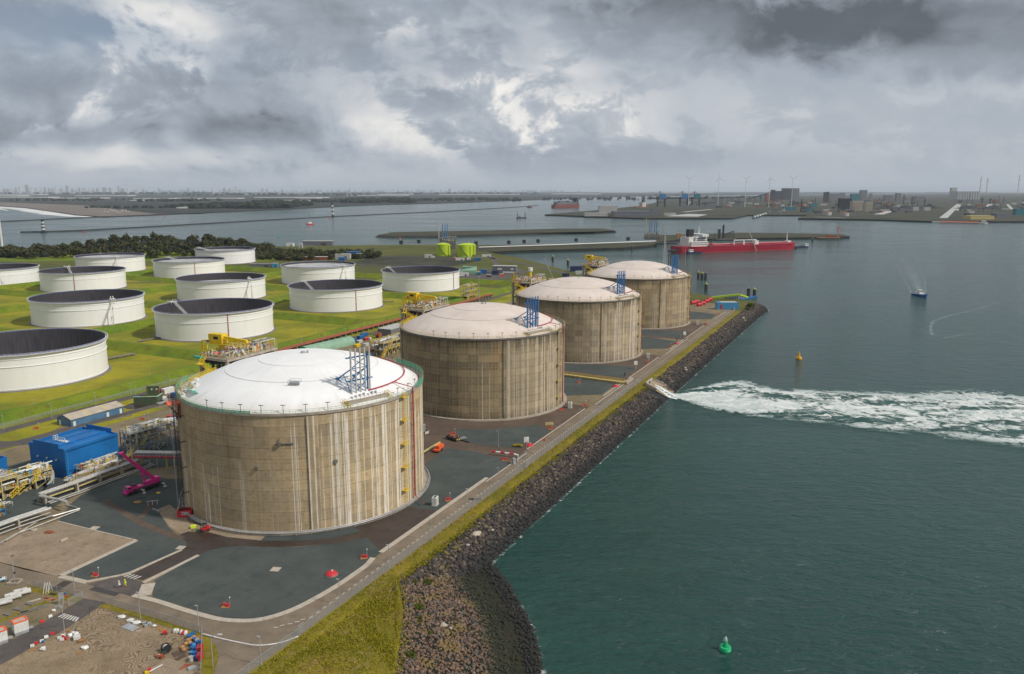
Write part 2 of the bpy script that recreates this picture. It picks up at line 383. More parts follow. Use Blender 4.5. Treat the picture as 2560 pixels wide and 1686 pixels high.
def foliage(name, c1, c2, c3):
    m, t = newmat(name); g = t.node('ShaderNodeNewGeometry'); r = g.outputs['Random Per Island']
    c = t.mix(r, c1, c2); c = t.mix(t.ramp(t.noise(g.outputs['Position'], .08, 3), .5, .68), c, c3)
    finish(t, c, .8, spec=.2); return m
M['leaf'] = foliage('tree leaves', (.032, .042, .014), (.068, .07, .024), (.085, .062, .028))
M['tuft'] = foliage('dry grass tufts', (.20, .20, .010), (.32, .27, .02), (.36, .25, .08))
M['bush'] = foliage('bush leaves', (.05, .075, .008), (.10, .115, .014), (.10, .085, .03))
M['farwood'] = ground_mat('far wood', (.018, .026, .016), (.03, .038, .022), (.012, .018, .012), .02, .95, .5, .1)

m, t = newmat('riprap stone'); g = t.node('ShaderNodeNewGeometry'); r = g.outputs['Random Per Island']; pos = g.outputs['Position']
z = t.sep(pos)[2]
dry = t.mix(r, (.018, .015, .015), (.068, .052, .046)); dry = t.mix(t.ramp(t.math('FRACT', t.math('MULTIPLY', r, 37.)), .72, 1.0), dry, (.16, .12, .075))
wet = t.mix(r, (.008, .008, .008), (.024, .022, .021))
c = t.mix(t.ramp(t.math('ADD', z, t.math('MULTIPLY', t.noise(pos, .2, 3), 1.6)), -3.3, -.8), wet, dry)
lich = t.math('MULTIPLY', t.ramp(t.noise(pos, .13, 4), .53, .72), t.ramp(t.math('FRACT', t.math('MULTIPLY', r, 11.)), .45, .9))
c = t.mix(t.math('MULTIPLY', lich, t.ramp(z, -2.4, -.3)), c, (.20, .15, .02))
finish(t, c, .85, 0, t.noise(pos, 3., 3), .5, .1); M['rock'] = m
m, t = newmat('brown stone'); g = t.node('ShaderNodeNewGeometry'); r = g.outputs['Random Per Island']; pos = g.outputs['Position']
c = t.mix(r, (.07, .043, .030), (.22, .14, .09)); c = t.mix(t.ramp(t.math('FRACT', t.math('MULTIPLY', r, 23.)), .8, .95), c, (.09, .095, .10))
c = t.mix(t.math('MULTIPLY', t.ramp(t.noise(pos, .16, 4), .48, .66), .6), c, (.21, .145, .035))
z = t.sep(pos)[2]
c = t.mix(t.ramp(t.math('ADD', z, t.noise(pos, .15, 3)), -3.2, -1.4), t.mix(t.noise(pos, .2, 3), (.016, .017, .012), (.03, .036, .013)), c)
finish(t, c, .9, 0, t.noise(pos, 3., 3), .5, .1); M['brownrock'] = m

# water: dark green body, wind ripples at several scales
m, t = newmat('sea water'); g = t.node('ShaderNodeNewGeometry'); pos = g.outputs['Position']
rot = t.node('ShaderNodeMapping', {'Vector': pos, 'Rotation': (0, 0, R_(-14)), 'Scale': (.42, 1, 1)}).outputs[0]
b1 = t.noise(rot, .55, 4, .6, .6); b2 = t.noise(rot, 1.9, 3, .6, .3); b3 = t.noise(t.vmath('MULTIPLY', pos, (.6, 1, 1)), .09, 4, .6, 1.0)
sw = t.noise(t.vmath('MULTIPLY', pos, (.35, 1, 1)), .0065, 6, .6, 1.2)
sw2 = t.noise(t.vmath('MULTIPLY', pos, (.16, 1, 1)), .010, 5, .55, .8)
b4 = t.noise(rot, .2, 5, .65, .8)
h = t.math('ADD', t.math('ADD', t.math('MULTIPLY', b1, 1.3), t.math('MULTIPLY', b4, 2.4)), t.math('ADD', t.math('MULTIPLY', b2, .4), t.math('MULTIPLY', b3, 2.0)))
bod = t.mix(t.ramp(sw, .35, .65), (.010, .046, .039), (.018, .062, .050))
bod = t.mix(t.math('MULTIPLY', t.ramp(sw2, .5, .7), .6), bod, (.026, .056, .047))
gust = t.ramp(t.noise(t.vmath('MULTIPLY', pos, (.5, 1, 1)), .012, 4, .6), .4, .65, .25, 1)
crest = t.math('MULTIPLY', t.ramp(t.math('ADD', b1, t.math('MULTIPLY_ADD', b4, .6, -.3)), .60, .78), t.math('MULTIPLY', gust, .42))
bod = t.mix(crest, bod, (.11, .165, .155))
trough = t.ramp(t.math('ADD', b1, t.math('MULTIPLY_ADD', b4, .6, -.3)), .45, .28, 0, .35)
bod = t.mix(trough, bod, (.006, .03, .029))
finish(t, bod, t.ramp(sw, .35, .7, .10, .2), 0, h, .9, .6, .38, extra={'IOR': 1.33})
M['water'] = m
def foam_mat(name, sx, sy, lo, hi, amt=1.0):
    m, t = newmat(name); uvn = t.node('ShaderNodeUVMap').outputs[0]; pos = t.node('ShaderNodeNewGeometry').outputs['Position']
    s, v, _ = t.sep(uvn)                      # s along the flow 0..1, v across -1..1
    q = t.vmath('MULTIPLY', pos, (sx, sy, 1)); wob = t.vmath('MULTIPLY', t.vmath('SUBTRACT', t.noise(pos, .08, 3, .5, 0, True), (.5, .5, .5)), (2.2, 2.2, 0))
    a = t.noise(t.vmath('ADD', q, wob), 1.0, 8, .68, .8); bb = t.noise(t.vmath('ADD', q, wob), 3.1, 5, .65, .4)
    f = t.math('ADD', t.math('MULTIPLY', a, .72), t.math('MULTIPLY', bb, .28))
    return m, t, s, v, f, pos
m, t, s, v, f, pos = foam_mat('churned foam', .14, .13, .4, .6)
av = t.math('ABSOLUTE', v); vw = t.math('ADD', v, t.math('MULTIPLY_ADD', f, .5, -.25))
edge = t.math('MULTIPLY', t.ramp(vw, .35, .80, 0, .17), t.ramp(t.math('ADD', s, t.math('MULTIPLY', f, .1)), .08, .2, .35, 1))
core = t.math('MULTIPLY', t.ramp(t.math('ABSOLUTE', t.math('ADD', v, .15)), .0, .7, 1, 0), t.ramp(s, .02, .40, .40, .02))
lowlip = t.ramp(t.math('ABSOLUTE', t.math('ADD', vw, .80)), 0, .25, .07, 0)
hole = t.math('MULTIPLY', t.ramp(t.math('ABSOLUTE', t.math('SUBTRACT', v, .5)), 0, .4, 1, 0), t.ramp(t.math('ABSOLUTE', t.math('SUBTRACT', s, .13)), 0, .12, .13, 0))
tot = t.math('ADD', f, t.math('ADD', edge, t.math('ADD', core, lowlip))); tot = t.math('ADD', t.math('SUBTRACT', tot, hole), t.ramp(t.noise(t.vmath('MULTIPLY', pos, (.022, .06, 1)), 1., 4, .6, 1.), .3, .7, -.12, .12))
rim = t.ramp(t.math('ADD', av, t.math('MULTIPLY_ADD', f, 1.5, -.75)), .74, .98, 1, 0)
al = t.math('MULTIPLY', t.ramp(tot, .40, .60), rim)
milky = t.math('MULTIPLY', t.ramp(av, .4, 1.0, .55, 0), t.ramp(t.noise(pos, .03, 3), .3, .7, .5, 1))
c = t.mix(al, (.035, .14, .12), t.mix(t.ramp(f, .38, .68), (.38, .44, .42), (.76, .75, .72)))
finish(t, c, .7, 0, f, .6, .4, .3, alpha=t.math('MAXIMUM', al, milky)); M['foam'] = m
m, t, s, v, f, pos = foam_mat('thin foam', .25, .35, .5, .6)
al = t.math('MULTIPLY', t.ramp(f, .48, .66), t.ramp(t.math('ABSOLUTE', v), .3, 1.0, .65, 0))
finish(t, (.72, .74, .72), .7, alpha=al); M['shorefoam'] = m
m, t, s, v, f, pos = foam_mat('rushing stream', .9, .9, .5, .6)
finish(t, t.mix(t.ramp(t.math('ADD', f, t.ramp(t.math('ABSOLUTE', v), .3, 1, 0, .2)), .45, .6), (.10, .17, .18), (.75, .76, .74)), .4); M['stream'] = m
m, t, s, v, f, pos = foam_mat('breaking surf', .012, .02, .5, .6)
finish(t, (.78, .78, .76), .8, alpha=t.math('MULTIPLY', t.ramp(f, .36, .52), t.ramp(t.math('ABSOLUTE', v), .5, 1.0, .9, 0))); M['surf'] = m
m, t, s, v, f, pos = foam_mat('boat wake', .12, .3, .5, .6)
al = t.math('MULTIPLY', t.ramp(f, .40, .62), t.math('MULTIPLY', t.ramp(t.math('ABSOLUTE', v), .0, 1.0, .46, 0), t.ramp(s, 0, 1, 1, .04)))
finish(t, (.55, .60, .58), .6, alpha=al); M['wake'] = m

# concrete of the LNG tanks, in tank coordinates (object texture space, z from the ground)
def tankconc(name, base, warm, dark, white, wamt, grid, topdark, seed, stk=1.):
    m, t = newmat(name); o = t.node('ShaderNodeTexCoord').outputs['Object']; info = t.node('ShaderNodeObjectInfo')
    x, y, z = t.sep(o); pz = t.sep(t.node('ShaderNodeNewGeometry').outputs['Position'])[2]
    an = t.math('MULTIPLY', t.math('ARCTAN2', y, x), 43.3); z = pz
    sv = t.math('ADD', t.math('MULTIPLY', t.node('ShaderNodeObjectInfo').outputs['Location'] if False else 0.0, 1), seed)
    big = t.noise(t.comb(t.math('MULTIPLY', an, .05), t.math('MULTIPLY', z, .05), sv), 1., 5, .6)
    st1 = t.noise(t.comb(t.math('MULTIPLY', an, .55), t.math('MULTIPLY', z, .018), sv), 1., 6, .65)
    st2 = t.noise(t.comb(t.math('MULTIPLY', an, 2.4), t.math('MULTIPLY', z, .03), sv), 1., 4, .6)
    sp = t.noise(t.comb(t.math('MULTIPLY', an, .6), t.math('MULTIPLY', z, .6), sv), 1., 6, .7)
    c = t.mix(t.ramp(big, .35, .65), base, warm)
    c = t.mix(t.ramp(st1, .47, .72, 0, .62 * stk), c, dark)
    c = t.mix(t.ramp(st2, .5, .75, 0, .38 * stk), c, dark)
    c = t.mix(t.ramp(sp, .46, .7, 0, .62 - .34 * (1 - stk)), c, sc(dark, .8))
    # ochre rust runs from the top
    rr = t.noise(t.comb(t.math('MULTIPLY', an, .16), t.math('MULTIPLY', z, .006), sv + 7 if isinstance(sv, float) else t.math('ADD', sv, 7.)), 1., 5, .7)
    c = t.mix(t.math('MULTIPLY', t.ramp(rr, .55, .70, 0, .7), t.ramp(z, 4, 34, .35, 1)), c, (.30, .17, .06))
    # each lift has its own tone
    li = t.math('FLOOR', t.math('MULTIPLY', z, 1 / 3.6)); pn = t.math('FLOOR', t.math('MULTIPLY', an, 1 / (4.9)))
    tone = t.node('ShaderNodeTexWhiteNoise', {'Vector': t.comb(t.math('MULTIPLY', pn, 1.0), li, sv)}, noise_dimensions='3D').outputs['Value']
    c = t.mix(1.0, c, t.mix(tone, (.86, .86, .87) if grid < 0 else (.80, .80, .81), (1.1, 1.08, 1.05) if grid < 0 else (1.18, 1.16, 1.13)), 'MULTIPLY')
    tone2 = t.node('ShaderNodeTexWhiteNoise', {'Vector': t.comb(3.3, li, sv)}, noise_dimensions='3D').outputs['Value']
    c = t.mix(1.0, c, t.mix(tone2, (.9, .9, .9), (1.1, 1.1, 1.1)), 'MULTIPLY')
    # formwork joints
    fy = t.math('ABSOLUTE', t.math('SUBTRACT', t.math('FRACT', t.math('MULTIPLY', z, 1 / 1.2)), .5)); fx = t.math('ABSOLUTE', t.math('SUBTRACT', t.math('FRACT', t.math('MULTIPLY', an, 1 / 1.63)), .5))
    gl = t.math('MAXIMUM', t.ramp(fy, .40, .5), t.ramp(fx, .42, .5))
    gl = t.math('MULTIPLY', gl, t.ramp(sp, .36, .62, .1, 1))
    c = t.mix(t.math('MULTIPLY', gl, abs(grid)), c, (.47, .42, .35) if grid > 0 else (.09, .075, .055))
    # darkening below the rim and above the foot (algae)
    alg = t.math('ADD', t.ramp(t.math('ADD', z, t.math('MULTIPLY_ADD', st1, 9, -4.5)), 33.0, 39.5, 0, topdark), t.ramp(t.math('ADD', z, t.math('MULTIPLY_ADD', st1, 8, -4.)), 5.5, -.5, 0, topdark * 1.1))
    c = t.mix(t.math('MULTIPLY', alg, t.ramp(st2, .3, .6, .35, 1)), c, (.05, .042, .03))
    # lime runs
    ws = t.noise(t.comb(t.math('MULTIPLY', an, .62), 0.0, t.math('ADD', sv, 3.)), 1., 5, .75)
    hgt = t.noise(t.comb(t.math('MULTIPLY', an, .35), 4.0, sv), 1., 2, .5)
    east = t.ramp(t.math('ARCTAN2', y, x), -1.9, -.9, 0.0, 1.0)
    zt = t.math('ADD', t.math('MULTIPLY', east, 17.0), t.math('MULTIPLY_ADD', hgt, 50., -2.))
    wf = t.math('MULTIPLY', t.ramp(t.math('ADD', ws, t.math('MULTIPLY', east, .062)), .572, .60), t.ramp(t.math('SUBTRACT', zt, z), 0, 5))
    wf = t.math('MULTIPLY', wf, t.ramp(t.noise(t.comb(t.math('MULTIPLY', an, 3.), t.math('MULTIPLY', z, .25), sv), 1., 4, .6), .3, .55, .35, 1))
    c = t.mix(t.math('MULTIPLY', wf, wamt), c, white)
    finish(t, c, .88, 0, t.math('ADD', sp, t.math('MULTIPLY', gl, -.3)), .3, .08, .3); return m
M['tank1'] = tankconc('grey brown tank concrete', (.40, .315, .20), (.48, .36, .205), (.28, .215, .125), (.74, .68, .58), .95, -.35, .15, 1.3, .5)
M['tank2'] = tankconc('dark stained tank concrete', (.275, .215, .12), (.34, .26, .145), (.125, .094, .048), (.60, .53, .43), .7, .78, .8, 5.9, .75)
M['tank3'] = tankconc('mottled tank concrete', (.31, .245, .15), (.39, .305, .19), (.15, .115, .063), (.60, .53, .44), .75, .5, .75, 9.2, .75)
M['tank4'] = tankconc('warm tank concrete', (.32, .245, .145), (.40, .30, .175), (.19, .14, .08), (.52, .46, .37), .6, .3, .45, 13.7)
def roofmat(name, c1, c2, line):
    m, t = newmat(name); o = t.node('ShaderNodeTexCoord').outputs['Object']; x, y, z = t.sep(o)
    r = t.math('SQRT', t.math('ADD', t.math('MULTIPLY', x, x), t.math('MULTIPLY', y, y))); an = t.math('ARCTAN2', y, x)
    rad = t.noise(t.comb(t.math('MULTIPLY', an, 14.), t.math('MULTIPLY', r, .03), 0), 1., 5, .65); b = t.noise(o, .08, 5, .6); f = t.noise(o, .9, 4, .6)
    c = t.mix(t.ramp(b, .35, .65), c1, c2); c = t.mix(t.ramp(rad, .5, .75, 0, .28), c, sc(c1, .72)); c = t.mix(t.ramp(f, .55, .8, 0, .15), c, sc(c1, .6))
    c = t.mix(t.math('MULTIPLY', t.ramp(t.math('ADD', r, t.math('MULTIPLY_ADD', rad, 8., -4.)), 36., 42., 0, .35), 1.), c, (.42, .33, .24))
    s1 = t.math('ABSOLUTE', t.math('SUBTRACT', t.math('FRACT', t.math('MULTIPLY', an, 24 / (2 * PI))), .5))
    ln = t.math('MULTIPLY', t.ramp(t.math('MULTIPLY', s1, r), .06, 0.0), line)
    for rr in (15.5, 27.): ln = t.math('MAXIMUM', ln, t.math('MULTIPLY', t.ramp(t.math('ABSOLUTE', t.math('SUBTRACT', r, rr)), .16, .02), line * 1.5))
    c = t.mix(ln, c, (.25, .24, .23)); finish(t, c, .7, 0, f, .1, .03, .4); return m
M['roof1'] = roofmat('white dome roof', (.74, .73, .715), (.80, .79, .775), .22)
M['roof2'] = roofmat('stained pinkish dome roof', (.59, .50, .435), (.66, .57, .505), .3)
m, t = newmat('white tank shell'); o = t.node('ShaderNodeTexCoord').outputs['Object']; x, y, z = t.sep(o)
an = t.math('MULTIPLY', t.math('ARCTAN2', y, x), 43.5)
a = t.noise(t.comb(t.math('MULTIPLY', an, .2), t.math('MULTIPLY', z, .04), 0), 1., 5, .65); b = t.noise(o, .09, 5, .6)
c = t.mix(t.ramp(a, .45, .75, 0, .35), (.80, .79, .77), (.66, .65, .62)); c = t.mix(t.ramp(b, .5, .75, 0, .25), c, (.72, .71, .69))
seam = t.ramp(t.math('ABSOLUTE', t.math('SUBTRACT', t.math('FRACT', t.math('MULTIPLY', z, 1 / 2.42)), .5)), .47, .5, 0, .18)
c = t.mix(seam, c, (.38, .38, .38)); finish(t, c, .42, 0, a, .06, .03); M['shell'] = m
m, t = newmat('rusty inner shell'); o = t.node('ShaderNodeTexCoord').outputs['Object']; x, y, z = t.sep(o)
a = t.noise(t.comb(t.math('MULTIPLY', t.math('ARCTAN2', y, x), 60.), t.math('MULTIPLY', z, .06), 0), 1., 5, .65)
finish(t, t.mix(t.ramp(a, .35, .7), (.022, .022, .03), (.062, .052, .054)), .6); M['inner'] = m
M['fltroof'] = paint('floating roof plate', (.40, .40, .40), .6, 0, .2, .07, .4)
M['bluerail'] = paint('rim walkway blue', (.055, .07, .22), .6)
m, t = newmat('wire mesh'); finish(t, (.40, .40, .38), .6, .3, alpha=.30); M['mesh'] = m
m, t = newmat('green safety net'); finish(t, (.02, .36, .24), .8, 0, alpha=.8); M['net'] = m
m, t = newmat('blue profiled cladding'); g = t.node('ShaderNodeNewGeometry'); pos = g.outputs['Position']; o = t.node('ShaderNodeTexCoord').outputs['Object']
x, y, z = t.sep(o); a = t.noise(pos, .12, 4, .6); rb = t.node('ShaderNodeTexWave', {'Vector': t.comb(t.math('ADD', x, y), 0, 0), 'Scale': 1.2}, bands_direction='X').outputs['Fac']
c = t.mix(t.ramp(a, .35, .65), (.006, .115, .33), (.008, .15, .42)); finish(t, c, .5, 0, rb, .35, .06); M['clad'] = m
m, t = newmat('muted blue cladding'); o = t.node('ShaderNodeTexCoord').outputs['Object']; x, y, z = t.sep(o)
rb = t.node('ShaderNodeTexWave', {'Vector': t.comb(t.math('ADD', x, y), 0, 0), 'Scale': 1.2}, bands_direction='X').outputs['Fac']
finish(t, t.mix(t.ramp(t.noise(o, .2, 4), .35, .65), (.055, .14, .24), (.085, .18, .29)), .55, 0, rb, .35, .06); M['shedblue'] = m
M['shedroof'] = paint('beige sheet roof', (.42, .36, .28), .65, 0, .15, .25, .35)
M['tarp'] = paint('pale green tarpaulin', (.22, .36, .25), .55, 0, .12, .3, .2)
M['hull'] = paint('red hull', (.33, .008, .03), .5, 0, .12, .05)
M['dredhull'] = paint('dull red hull', (.20, .05, .04), .6)
# ------------------------------------------------------------------ ground, water and far land
ZW = -5.0
def pxl(lst, z=0.0): return [tuple(at(x, y, z))[:2] for x, y in lst]
mb = MB(); r0 = 60000
mb.sheet([(-r0, -3000), (r0, -3000), (r0, r0), (-r0, r0)], ZW); struct(mb, 'water', M['water'])
def land(name, poly, z0, z1, top, side):
    mb = MB(); mb.prism(poly, z0, z1); mb.m = [0] + [1] * (len(mb.f) - 1); return struct(mb, name, [top, side])
site = [uv(-150, -121), uv(196, -120), uv(500, -121), uv(748, -121.5)] + [at(*p) for p in ((1868, 772), (1891, 754), (1778, 741), (1730, 733), (1600, 715), (1470, 690), (1400, 672), (1300, 645), (1215, 630), (1300, 626), (1560, 619), (1640, 612), (1640, 606), (1400, 611), (1250, 613), (1000, 612), (650, 617), (600, 625), (-150, 640))] + [Vector((-1500, 1300, 0)), Vector((-1500, -400, 0)), Vector((-230, -400, 0))]
land('ground', [tuple(p)[:2] for p in site], -8, 0, M['fieldgrass'], M['damrock'])
def flat(name, poly, z, m): return struct(MB().sheet([tuple(p)[:2] for p in poly], z), name, m)
def strip(name, path, wd, z, m):
    mb = MB(); mb.sweep(path, [(-wd / 2, z), (wd / 2, z)]); 
    mb.f = mb.f[:-2]; mb.m = mb.m[:-2]
    return struct(mb, name, m)
# terminal floor (dusty ground around the LNG tanks), one sheet along the quay
flat('dirt_ground', [uv(60, -124), uv(748, -124), uv(790, -150), uv(800, -300), uv(760, -350), uv(560, -352), uv(330, -345), uv(150, -345), uv(60, -345)], .012, M['dirt'])
flat('grass_field', [uv(130, -330), uv(395, -330), uv(760, -345), uv(810, -400), uv(830, -1000), uv(300, -1000), uv(130, -700)], .02, M['grass'])
# brown quay road with its bend in front of the yard
road = [uv(196, -134.6), uv(196, -126.2), uv(150, -126.2)] + [at(*p) for p in ((745, 1591), (612, 1687), (560, 1730), (520, 1730), (534, 1686), (549, 1643), (543, 1617), (526, 1597), (508, 1584), (384, 1543), (250, 1504), (209, 1496), (122, 1477), (70, 1460), (0, 1450), (-60, 1440), (-60, 1400), (0, 1406), (137, 1440), (218, 1461), (333, 1494), (400, 1513), (471, 1537), (543, 1554), (600, 1559), (651, 1554), (714, 1537), (771, 1511), (846, 1469))]
flat('road', [uv(750, -134.6), uv(750, -126.2)] + road[1:] + [uv(196, -134.2)], .03, M['road'])
flat('sand_lot', [at(*p) for p in ((-80, 1335), (20, 1340), (60, 1325), (145, 1304), (250, 1330), (340, 1352), (140, 1441), (60, 1424), (0, 1407), (-80, 1402))], .03, M['sandpad'])
flat('yard_ground', [at(*p) for p in ((250, 1504), (384, 1543), (507, 1584), (503, 1730), (-200, 1760), (-120, 1640), (0, 1640), (120, 1590), (262, 1512))], .03, M['yardsand'])
flat('sand_slab', [at(*p) for p in ((420, 1645), (498, 1668), (470, 1705), (330, 1730), (350, 1690))], .045, M['sandpad'])
flat('yard_road', [at(*p) for p in ((262, 1506), (209, 1497), (164, 1523), (145, 1535), (79, 1572), (39, 1596), (-90, 1660), (-90, 1710), (26, 1650), (74, 1623), (118, 1598), (162, 1575), (204, 1548), (250, 1517))], .05, M['greyroad'])
flat('storage_ground', [at(*p) for p in ((-80, 1470), (60, 1463), (120, 1478), (205, 1499), (160, 1523), (79, 1570), (39, 1594), (-90, 1655))], .03, M['dirt'])
flat('grass_island', [at(*p) for p in ((509, 1586), (526, 1598), (542, 1618), (547, 1643), (532, 1690), (502, 1730), (505, 1640))], .05, M['bankgrass'])
flat('paved_crossing', [at(*p) for p in ((218, 1461), (258, 1452), (300, 1438), (312, 1443), (362, 1456), (358, 1475), (333, 1493))], .05, M['greyroad'])
# gravel floors round tank one, wet asphalt between them
flat('wet_road', [at(*p) for p in ((316, 1443), (455, 1374), (466, 1362), (446, 1338), (470, 1330), (500, 1290), (560, 1250), (700, 1230), (900, 1210), (1060, 1240), (1102, 1279), (956, 1381), (916, 1345), (829, 1361), (700, 1369), (594, 1365), (554, 1370), (500, 1386), (356, 1452))], .04, M['darkroad'])
flat('gravel_yard', [at(*p) for p in ((387, 1451), (381, 1493), (401, 1500), (471, 1521), (543, 1542), (586, 1548), (649, 1547), (714, 1528), (771, 1501), (846, 1457), (914, 1410), (955, 1381), (917, 1345), (829, 1361), (750, 1367), (700, 1369), (640, 1367), (594, 1365), (554, 1369), (525, 1376), (500, 1386))], .06, M['gravel'])
flat('gravel_yard', [at(*p) for p in ((168, 1437), (216, 1450), (316, 1434), (453, 1376), (468, 1362), (463, 1352), (440, 1336), (420, 1318), (405, 1290), (470, 1290), (530, 1240), (470, 1195), (422, 1199), (351, 1185), (275, 1203), (202, 1239), (176, 1261), (146, 1305), (240, 1326), (350, 1351))], .06, M['gravel'])
strip('tyre_track', smoothpath([at(*p) for p in ((262, 1250), (288, 1268), (320, 1288), (362, 1312), (415, 1333), (456, 1347))], 4), 2.6, .068, M['brownroad'])
strip('tyre_track', [at(*p) for p in ((384, 1250), (368, 1275), (352, 1296))], 2.2, .067, M['brownroad'])
flat('dirt_apron', [at(*p) for p in ((452, 1266), (474, 1310), (560, 1320), (760, 1352), (650, 1352), (566, 1343), (520, 1331), (470, 1330), (452, 1336), (424, 1318), (392, 1275), (424, 1262), (440, 1275), (448, 1258))], .07, M['sandpad'])
flat('gravel_yard', [at(*p) for p in ((652, 1353), (751, 1353), (829, 1347), (900, 1331), (886, 1318), (800, 1300), (700, 1320), (664, 1340))], .085, M['gravel'])
flat('gravel_yard', [at(*p) for p in ((1057, 1165), (1118, 1120), (1200, 1132), (1256, 1150), (1276, 1160), (1200, 1212), (1103, 1278), (1078, 1275), (1023, 1268), (985, 1230), (1000, 1180))], .06, M['gravel'])
# between tanks one and two
flat('brown_road', [uv(262, -134.7), uv(262, -175), uv(258, -250), uv(300, -262), uv(330, -240), uv(360, -220), uv(378, -170), uv(378, -134.7)], .035, M['brownroad'])
flat('gravel_yard', [at(*p) for p in ((1143, 1072), (1200, 1076), (1290, 1068), (1345, 1062), (1374, 1078), (1360, 1090), (1332, 1112), (1296, 1122), (1245, 1117), (1170, 1108), (1140, 1090))], .06, M['gravel'])
# kerbed gravel in front of tanks two to four
for k, du in ((0, 0), (1, 143), (2, 288)):
    flat('gravel_yard', [uv(403 + du, -137), uv(432 + du, -137.5), uv(440 + du, -160), uv(430 + du, -200), uv(395 + du, -215), uv(388 + du, -160)], .06, M['gravel'])
    if k < 2: flat('brown_road', [uv(440 + du, -134.7), uv(440 + du, -235), uv(500 + du, -215), uv(520 + du, -165), uv(520 + du, -134.7)], .036, M['brownroad'])
    if k < 2: flat('gravel_yard', [uv(446 + du, -138), uv(478 + du, -140), uv(470 + du, -200), uv(452 + du, -205)], .07, M['gravel'])
# inner roads on the land side
strip('inner_road', [uv(-60, -366), uv(250, -366), uv(330, -364), uv(400, -364), uv(560, -361), uv(790, -372)], 7, .04, M['greyroad'])
strip('inner_road', [uv(120, -343), uv(215, -343), uv(262, -340), uv(300, -338), uv(330, -300)], 6, .075, M['greyroad'])
strip('inner_road', [at(*p) for p in ((-60, 1108), (0, 1110), (60, 1108), (110, 1105), (150, 1080))], 7, .066, M['greyroad'])
flat('brown_road', [at(*p) for p in ((350, 1095), (440, 1072), (470, 1090), (470, 1150), (380, 1120))], .05, M['brownroad'])
flat('gravel_yard', [at(*p) for p in ((330, 1118), (440, 1095), (470, 1110), (480, 1170), (360, 1150))], .055, M['gravel'])
flat('wet_road', [at(*p) for p in ((305, 1018), (340, 1005), (385, 1012), (378, 1022), (320, 1024))], .05, M['darkroad'])
flat('dirt_track', [at(*p) for p in ((0, 1130), (60, 1110), (150, 1068), (240, 1050), (330, 1035), (330, 1040), (240, 1060), (150, 1080), (60, 1125), (0, 1150))], .05, M['dirt'])
strip('dirt_track', [at(*p) for p in ((300, 1062), (350, 1044), (440, 1028))], 5, .055, M['dirt'])
flat('laydown_ground', [at(*p) for p in ((375, 985), (450, 968), (470, 1000), (440, 1020), (380, 1020))], .05, M['dirt'])
flat('laydown_ground', [at(*p) for p in ((790, 880), (870, 845), (960, 850), (1010, 862), (1010, 900), (880, 905))], .05, M['dirt'])
for u in (460, 616, 775, 460 - 157):
    for v in (-553,):
        strip('inner_road', [uv(u - 95, v - 16), uv(u + 60, v - 16)], 5, .05, M['greyroad'])
strip('inner_road', [uv(855, -380), uv(850, -600), uv(870, -1000)], 6, .05, M['greyroad'])
strip('inner_road', [uv(800, -372), uv(900, -400), uv(1050, -520), uv(1250, -640)], 9, .05, M['greyroad'])
strip('inner_road', [at(*p) for p in ((1120, 640), (1190, 640), (1290, 655), (1400, 680), (1450, 702))], 9, .05, M['greyroad'])
flat('parking_ground', [at(*p) for p in ((1130, 690), (1290, 668), (1320, 680), (1250, 700), (1150, 705))], .055, M['greyroad'])
flat('plant_ground', [at(*p) for p in ((880, 655), (960, 640), (1090, 640), (1200, 652), (1120, 668), (900, 668))], .05, M['portland'])
flat('plant_ground', [at(*p) for p in ((-100, 1300), (0, 1330), (130, 1270), (300, 1180), (440, 1165), (430, 1120), (300, 1120), (110, 1140), (-100, 1200))], .04, M['gravel'])
flat('pier_bank', [at(*p) for p in ((1190, 629), (1215, 629.3), (1300, 625.5), (1560, 618.6), (1640, 611.6), (1639, 606.5), (1400, 611.5), (1250, 613.5), (1190, 617))], .03, M['damgrass'])
# bunds of the tank farm
bund = [(-10, 0), (-1.6, 4.6), (1.6, 4.6), (10, 0)]
mb = MB()
for p in ([uv(222, -600), uv(222, -392), uv(230, -384), uv(244, -380), uv(800, -384)], [uv(382, -380), uv(382, -1000)], [uv(538, -382), uv(538, -1000)], [uv(695, -382), uv(695, -1000)], [uv(845, -386), uv(850, -1000)],
          [uv(230, -553), uv(845, -553)], [uv(300, -735), uv(845, -730)], [uv(400, -905), uv(845, -900)]):
    q = MB(); q.sweep(p, bund); mb.add(q.v, q.f)
struct(mb, 'dike', M['berm'])
# quay bank: grass strip, then the rock slope down to the water
mb = MB(); us = list(range(196, 750, 12))
mb.sweep([uv(u, -121.5) for u in [-150, 100] + us], [(-4.6, .05), (-1, .3), (1.5, -.15), (3.6, -1.5)]); mb.f = mb.f[:-2]; mb.m = mb.m[:-2]
struct(mb, 'grass_bank', M['bankgrass'])
flat('grass_bank', [at(*p) for p in ((612, 1688), (745, 1592), (850, 1515), (960, 1434), (1003, 1437), (997, 1460), (1009, 1529), (1003, 1580), (997, 1629), (989, 1686), (970, 1790), (500, 1790))], .06, M['bankgrass'])
def loft(rows):
    mb = MB(); n = len(rows[0])
    vs = [tuple(p) for r in rows for p in r]
    fs = [(i * n + j, (i + 1) * n + j, (i + 1) * n + j + 1, i * n + j + 1) for i in range(len(rows) - 1) for j in range(n - 1)]
    return mb.add(vs, fs)
def rs(path, n):
    P = [Vector(p) for p in path]; L = [0.]
    for a, b in zip(P[:-1], P[1:]): L.append(L[-1] + (b - a).length)
    out = []
    for i in range(n):
        t = L[-1] * i / (n - 1); k = max(j for j in range(len(L)) if L[j] <= t + 1e-6); k = min(k, len(P) - 2)
        out.append(P[k].lerp(P[k + 1], (t - L[k]) / max(1e-6, L[k + 1] - L[k])))
    return out
NQ = 120
